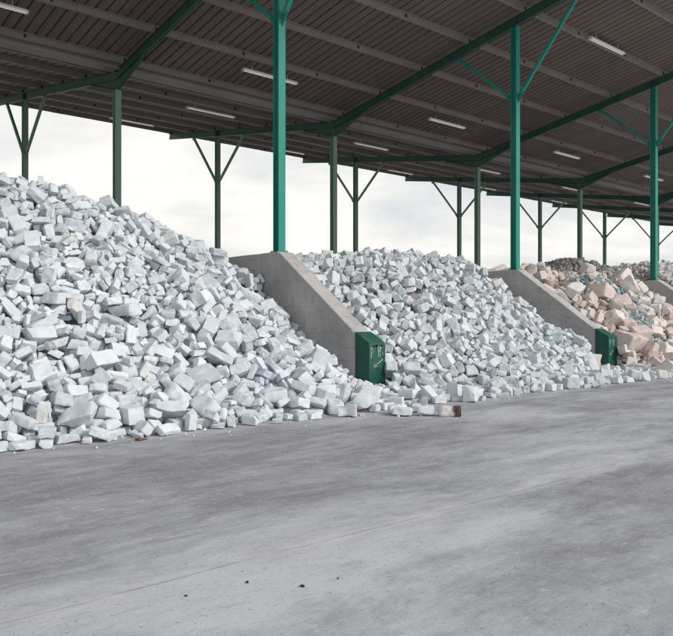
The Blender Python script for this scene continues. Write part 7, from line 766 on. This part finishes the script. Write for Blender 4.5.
# the packed inside of each heap, under the loose stones
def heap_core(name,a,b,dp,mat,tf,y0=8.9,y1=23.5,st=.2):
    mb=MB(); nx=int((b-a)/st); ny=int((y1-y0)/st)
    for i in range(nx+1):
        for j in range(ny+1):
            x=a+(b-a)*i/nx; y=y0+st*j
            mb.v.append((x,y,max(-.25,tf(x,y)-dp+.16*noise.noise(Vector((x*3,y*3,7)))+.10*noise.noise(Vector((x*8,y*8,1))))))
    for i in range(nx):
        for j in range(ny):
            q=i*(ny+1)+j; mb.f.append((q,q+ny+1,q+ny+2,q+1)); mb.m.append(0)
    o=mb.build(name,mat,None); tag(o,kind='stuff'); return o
heap_core('white_stone_shaded_fines',-3,10.96,.56,M['fines'],target)
heap_core('pale_stone_shaded_fines',11.44,20.96,.52,M['fines'],target)
heap_core('pink_stone_shaded_fines',21.44,30.96,.62,M['fines'],target)
# crushed teal fragments that run down between the pink blocks
from mathutils.bvhtree import BVHTree
BV=[];BF=[]
for (i,loc,q) in hulls:
    me=get(2,i); co,ix=arrays(me); m=np.array(q.to_matrix()); b=len(BV)
    BV+=[tuple(p) for p in (co@m.T+np.array(loc))]; BF+=[tuple(int(t)+b for t in f) for f in ix]
tree=BVHTree.FromPolygons(BV,BF)
tr=random.Random(9); teal=[]
for n in range(3200):
    t=tr.random(); y=9.9+4.6*t; xm=22.9+ (y-10.5)*.53+ .25*math.sin(y*2.1); x=xm+tr.gauss(0,.40+.16*t)
    if x<21.6: continue
    top=target(x,y)-.17+.16*noise.noise(Vector((x*1.4,y*1.4,4)))
    z=top+tr.uniform(-.05,.10)
    i=tr.randrange(NLIB); s=tr.uniform(.22,.52)
    q=Quaternion((tr.gauss(0,1),tr.gauss(0,1),tr.gauss(0,1),tr.gauss(0,1))).normalized()
    teal.append((get(1,i),(x,y,z),q,tr.random(),s))
merged('teal_stone_rubble',teal,M['tealstone'])
pk=[]
for n in range(260):
    y=tr.uniform(9.8,15.0); x=22.9+(y-10.5)*.53+tr.gauss(0,.8)
    if x<21.7: continue
    pk.append((get(2,tr.randrange(NLIB)),(x,y,target(x,y)-.16+tr.uniform(-.1,.12)),Quaternion((tr.gauss(0,1),tr.gauss(0,1),tr.gauss(0,1),tr.gauss(0,1))).normalized(),tr.random(),tr.uniform(.22,.5)))
merged('pink_stone_chips',pk,M['pink'])
# far bays seen over the pink heap
def far_light(x,y):
    z=min((y-10.0)*.68, 4.05-.25*max(0,33.4-x)*1.1+.25*noise.noise(Vector((x*.5,y*.5,2))))
    if y>18: z-=(y-18)*.6
    return z
def far_dark(x,y): 
    z=4.5-.11*(x-35)**2*.5-.20*(y-21.0)**2+.3*noise.noise(Vector((x*.7,y*.7,8)))
    return z
def far(name,mat,tf,xr,yr,n,smin,smax,kk):
    L=[]; r=random.Random(3)
    for j in range(n):
        x=r.uniform(*xr); y=r.uniform(*yr); z=tf(x,y)
        if z<.05: continue
        L.append((get(kk,r.randrange(NLIB)),(x,y,z+r.uniform(-.1,.08)),Quaternion((r.gauss(0,1),r.gauss(0,1),r.gauss(0,1),r.gauss(0,1))).normalized(),r.random(),r.uniform(smin,smax)))
    merged(name,L,mat)
far('light_rubble',M['lightrubble'],far_light,(31.6,40.8),(12.5,19),2600,.5,1.0,1)
far('dark_rubble',M['rubble'],far_dark,(31.6,40.8),(18,23),2600,.5,1.1,1)
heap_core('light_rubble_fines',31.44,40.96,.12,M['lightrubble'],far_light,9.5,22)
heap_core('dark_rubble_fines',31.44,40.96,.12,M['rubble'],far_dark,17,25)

# crumbs that broke off and lie along the foot
cr_=random.Random(31); L_=[]
for n in range(170):
    x=cr_.uniform(1.5,21.5); e=abs(cr_.gauss(0,.55)); y=9.15-e-.25*noise.noise(Vector((x*.7,0,3)))
    s=cr_.uniform(.04,.13)*(1 if e<.8 else .6)
    L_.append((get(1,cr_.randrange(NLIB)),(x,y,.008+.05*s),Quaternion((cr_.gauss(0,1),cr_.gauss(0,1),cr_.gauss(0,1),cr_.gauss(0,1))).normalized(),cr_.random(),s))
merged('stone_crumbs',L_,M['white'])
#---------------------------------------------------------------- single things on the yard
def lone(k,i,x,y,z,rx,ry,rz,s,lab,cat='stone block',name='white_stone_block',tint=.2,grp=None):
    o=place(name,get(k,i),(x,y,z),(Quaternion((0,0,1),R(rz))@Quaternion((1,0,0),R(rx))@Quaternion((0,1,0),R(ry))),tint,lab,cat,grp)
    o.scale=(s,s,s); return o
BIG=[(22.45,13.62,2.62,.86,35,-28,20,.53,4,'largest cream white block tilted against the top of the middle concrete wall'),
     (25.9,15.2,3.45,.80,8,-14,62,.60,9,'long pale slab lying across the crest of the pink heap'),
     (22.6,12.25,1.62,.88,-32,22,15,.79,13,'big pinkish white block leaning above the middle green cap'),
     (26.5,12.7,2.22,.74,10,25,40,.57,21,'large cream block beyond the teal fragments near the right edge'),
     (23.35,11.2,1.15,.70,-24,8,-20,.62,27,'flat cream block with a broad pale top right of the middle green cap'),
     (22.05,10.85,.48,.56,20,12,50,.93,30,'brown pink block low down just right of the middle green cap'),
     (22.5,10.35,.34,.62,-10,20,5,.25,33,'pale block at the foot of the pink heap by the right edge'),
     (21.62,11.30,.60,.62,72,10,-14,.82,36,'white slab standing upright against the right side of the middle green cap'),
     (22.0,14.6,3.42,.46,12,10,30,.24,41,'pinkish block perched on top, right beside the middle teal column'),
     (22.1,14.65,3.02,.58,-8,14,70,.56,44,'cream block under the perched one beside the middle teal column'),
     (22.6,14.95,3.10,.55,14,-8,10,.15,47,'pink block at the crest right of the middle teal column'),
     (24.2,14.0,3.05,.55,-18,12,45,.57,52,'cream block above the teal fragments near the crest'),
     (25.1,12.8,2.22,.46,22,6,15,.83,55,'small white block lying among the teal fragments')]
for (x,y,z,s,rx,ry,rz,tint,i,lab) in BIG:
    o=lone(2,i,x,y,z,rx,ry,rz,1,lab,'pink stone','pink_stone_block',tint,GROUPS[2]); k_=.80*s/sizes(get(2,i))[0]; o.scale=(k_,k_,k_)
mb=MB(); mb.sweep([(-.15,-.10),(.15,-.11),(.16,.09),(-.13,.11)],(-.17,0,0),(.20,.01,0),(0,1,0),(0,0,1),0,[(-.13,-.11),(.15,-.10),(.14,.085),(-.14,.10)])
o=mb.build('burnt_block',M['burnt'],None)
bm=bmesh.new(); bm.from_mesh(o.data); bmesh.ops.bevel(bm,geom=bm.edges[:],offset=.018,segments=2,affect='EDGES'); bmesh.ops.triangulate(bm,faces=bm.faces[:])
for it in range(3): bmesh.ops.subdivide_edges(bm,edges=[e for e in bm.edges if e.calc_length()>.09],cuts=1); bmesh.ops.triangulate(bm,faces=bm.faces[:])
for v in bm.verts: v.co+=Vector((1,1,1))*.012*noise.fractal(v.co*9,.9,2,3)+Vector((0,0,-.03*max(0,noise.noise(v.co*5))))
bm.to_mesh(o.data); bm.free(); o.data.polygons.foreach_set('use_smooth',[True]*len(o.data.polygons))
o.location=(9.02,7.68,.085); o.scale=(.95,.80,.80); o.rotation_euler=(0,0,R(-46))
tag(o,'pale brick with a burnt dark brown end lying loosest out on the yard','stone block')
lone(0,11,8.78,7.95,.07,3,4,-40,1,'white block touching the pale end of the burnt brick on the yard')
lone(0,17,8.55,8.16,.07,-4,2,-55,1,'white block second in line from the burnt brick on the yard')
lone(0,23,8.62,8.42,.08,2,-3,-30,1.1,'white block lying behind the line that ends in the burnt brick')
lone(0,36,8.98,8.32,.07,2,-3,15,1.1,'white block on the yard nearest behind the burnt brick')
def bit(name,mat,x,y,s,flat,rz,seed,lab,cat,grp=None):
    me=stone_mesh(1,seed).copy(); me.materials.append(mat); o=bpy.data.objects.new(name,me); COL.objects.link(o)
    L=sizes(me)[0]; o.scale=(s/L,s/L,s/L*flat); o.location=(x,y,s*flat*.30); o.rotation_euler=(0,0,rz); o['tint']=.3; tag(o,lab,cat,grp); return o
GP='dark pebbles scattered on the yard floor'
bit('pebble',M['pebble'],2.42,3.57,.020,.8,1,3,'small dark pebble on the yard just above the joint','pebble',GP)
bit('pebble',M['pebble'],2.62,3.31,.026,.8,2,5,'dark pebble on the yard, closest one to the long joint','pebble',GP)
bit('pebble',M['pebble'],2.05,3.62,.018,.8,3,8,'dark pebble on the yard, farthest left of the scatter','pebble',GP)
bit('pebble',M['pebble'],2.86,3.28,.017,.8,4,9,'dark pebble on the yard beyond the joint, right end of the scatter','pebble',GP)
bit('brown_stone',M['rust2'],4.28,8.72,.16,.35,.4,12,'flat rusty brown stone at the foot of the left heap','stone')
bit('stone_chip',M['pink'],8.02,8.62,.13,.5,.9,14,'pinkish stone chip lying alone in front of the left green cap','stone')
bit('stone_chip',M['white'],8.55,8.45,.09,.6,.3,15,'small white stone chip behind the loose burnt ended brick','stone')
bit('stone_chip',M['white'],8.35,8.15,.06,.6,.3,16,'tiny white stone crumb left of the burnt ended brick','stone')

#---------------------------------------------------------------- camera, sky, sun
cam=bpy.data.cameras.new('camera'); co=bpy.data.objects.new('camera',cam); COL.objects.link(co); sc.camera=co
co.location=(0,0,1.52)
co.rotation_euler=(R(90),0,-math.atan2(C_,A_))
cam.sensor_fit='HORIZONTAL'; cam.sensor_width=36; cam.lens=36*741/673; cam.shift_y=2/673; cam.clip_end=5000; cam.clip_start=.05

SUN=Vector((.42,-1,0)).normalized(); EL=R(36)
W=bpy.data.worlds.new('World'); sc.world=W; W.use_nodes=True; nt=W.node_tree; nt.nodes.clear()
def N(t,**k):
    x=nt.nodes.new(t)
    for a,b in k.items(): setattr(x,a,b)
    return x
L=nt.links.new
out=N('ShaderNodeOutputWorld'); bg=N('ShaderNodeBackground'); L(bg.outputs[0],out.inputs[0])
sky=N('ShaderNodeTexSky',sky_type='NISHITA',sun_disc=False); sky.sun_elevation=EL; sky.sun_rotation=math.atan2(SUN.x,SUN.y); sky.altitude=200; sky.dust_density=2
tc=N('ShaderNodeTexCoord'); sp=N('ShaderNodeSeparateXYZ'); L(tc.outputs['Generated'],sp.inputs[0])
# flat cloud deck: project the view direction onto a plane overhead
mx=N('ShaderNodeMath',operation='MAXIMUM'); L(sp.outputs[2],mx.inputs[0]); mx.inputs[1].default_value=0
ad=N('ShaderNodeMath',operation='ADD'); L(mx.outputs[0],ad.inputs[0]); ad.inputs[1].default_value=.16
dv=N('ShaderNodeVectorMath',operation='SCALE'); iv=N('ShaderNodeMath',operation='DIVIDE'); iv.inputs[0].default_value=1; L(ad.outputs[0],iv.inputs[1]); L(tc.outputs['Generated'],dv.inputs[0]); L(iv.outputs[0],dv.inputs[3])
nz=N('ShaderNodeTexNoise'); L(dv.outputs[0],nz.inputs['Vector']); nz.inputs['Scale'].default_value=1.15; nz.inputs['Detail'].default_value=7; nz.inputs['Roughness'].default_value=.52; nz.inputs['Distortion'].default_value=.4
cr=N('ShaderNodeValToRGB'); L(nz.outputs[0],cr.inputs[0])
cr.color_ramp.elements[0].position=.34; cr.color_ramp.elements[0].color=(5.9,6.15,6.25,1)
cr.color_ramp.elements[1].position=.60; cr.color_ramp.elements[1].color=(8.6,8.3,7.85,1)
# cover: thick near the horizon, thinner and bluer overhead
el=N('ShaderNodeMapRange'); L(sp.outputs[2],el.inputs[0]); el.inputs[1].default_value=.25; el.inputs[2].default_value=.9; el.inputs[3].default_value=.97; el.inputs[4].default_value=.35
mixn=N('ShaderNodeMix',data_type='RGBA'); L(el.outputs[0],mixn.inputs[0]); L(sky.outputs[0],mixn.inputs[6]); L(cr.outputs[0],mixn.inputs[7])
L(mixn.outputs[2],bg.inputs[0]); bg.inputs[1].default_value=.10
sl=bpy.data.lights.new('sun','SUN'); sl.energy=1.5; sl.angle=R(14); sl.color=(1,.97,.93)
so=bpy.data.objects.new('sun',sl); COL.objects.link(so)
d=-(SUN*math.cos(EL)+Vector((0,0,math.sin(EL)))); so.rotation_euler=d.to_track_quat('-Z','Y').to_euler(); so.location=(0,0,30)
vs=sc.view_settings; vs.view_transform='Standard'; vs.look='None'; vs.gamma=1; vs.use_curve_mapping=False; vs.exposure=.35
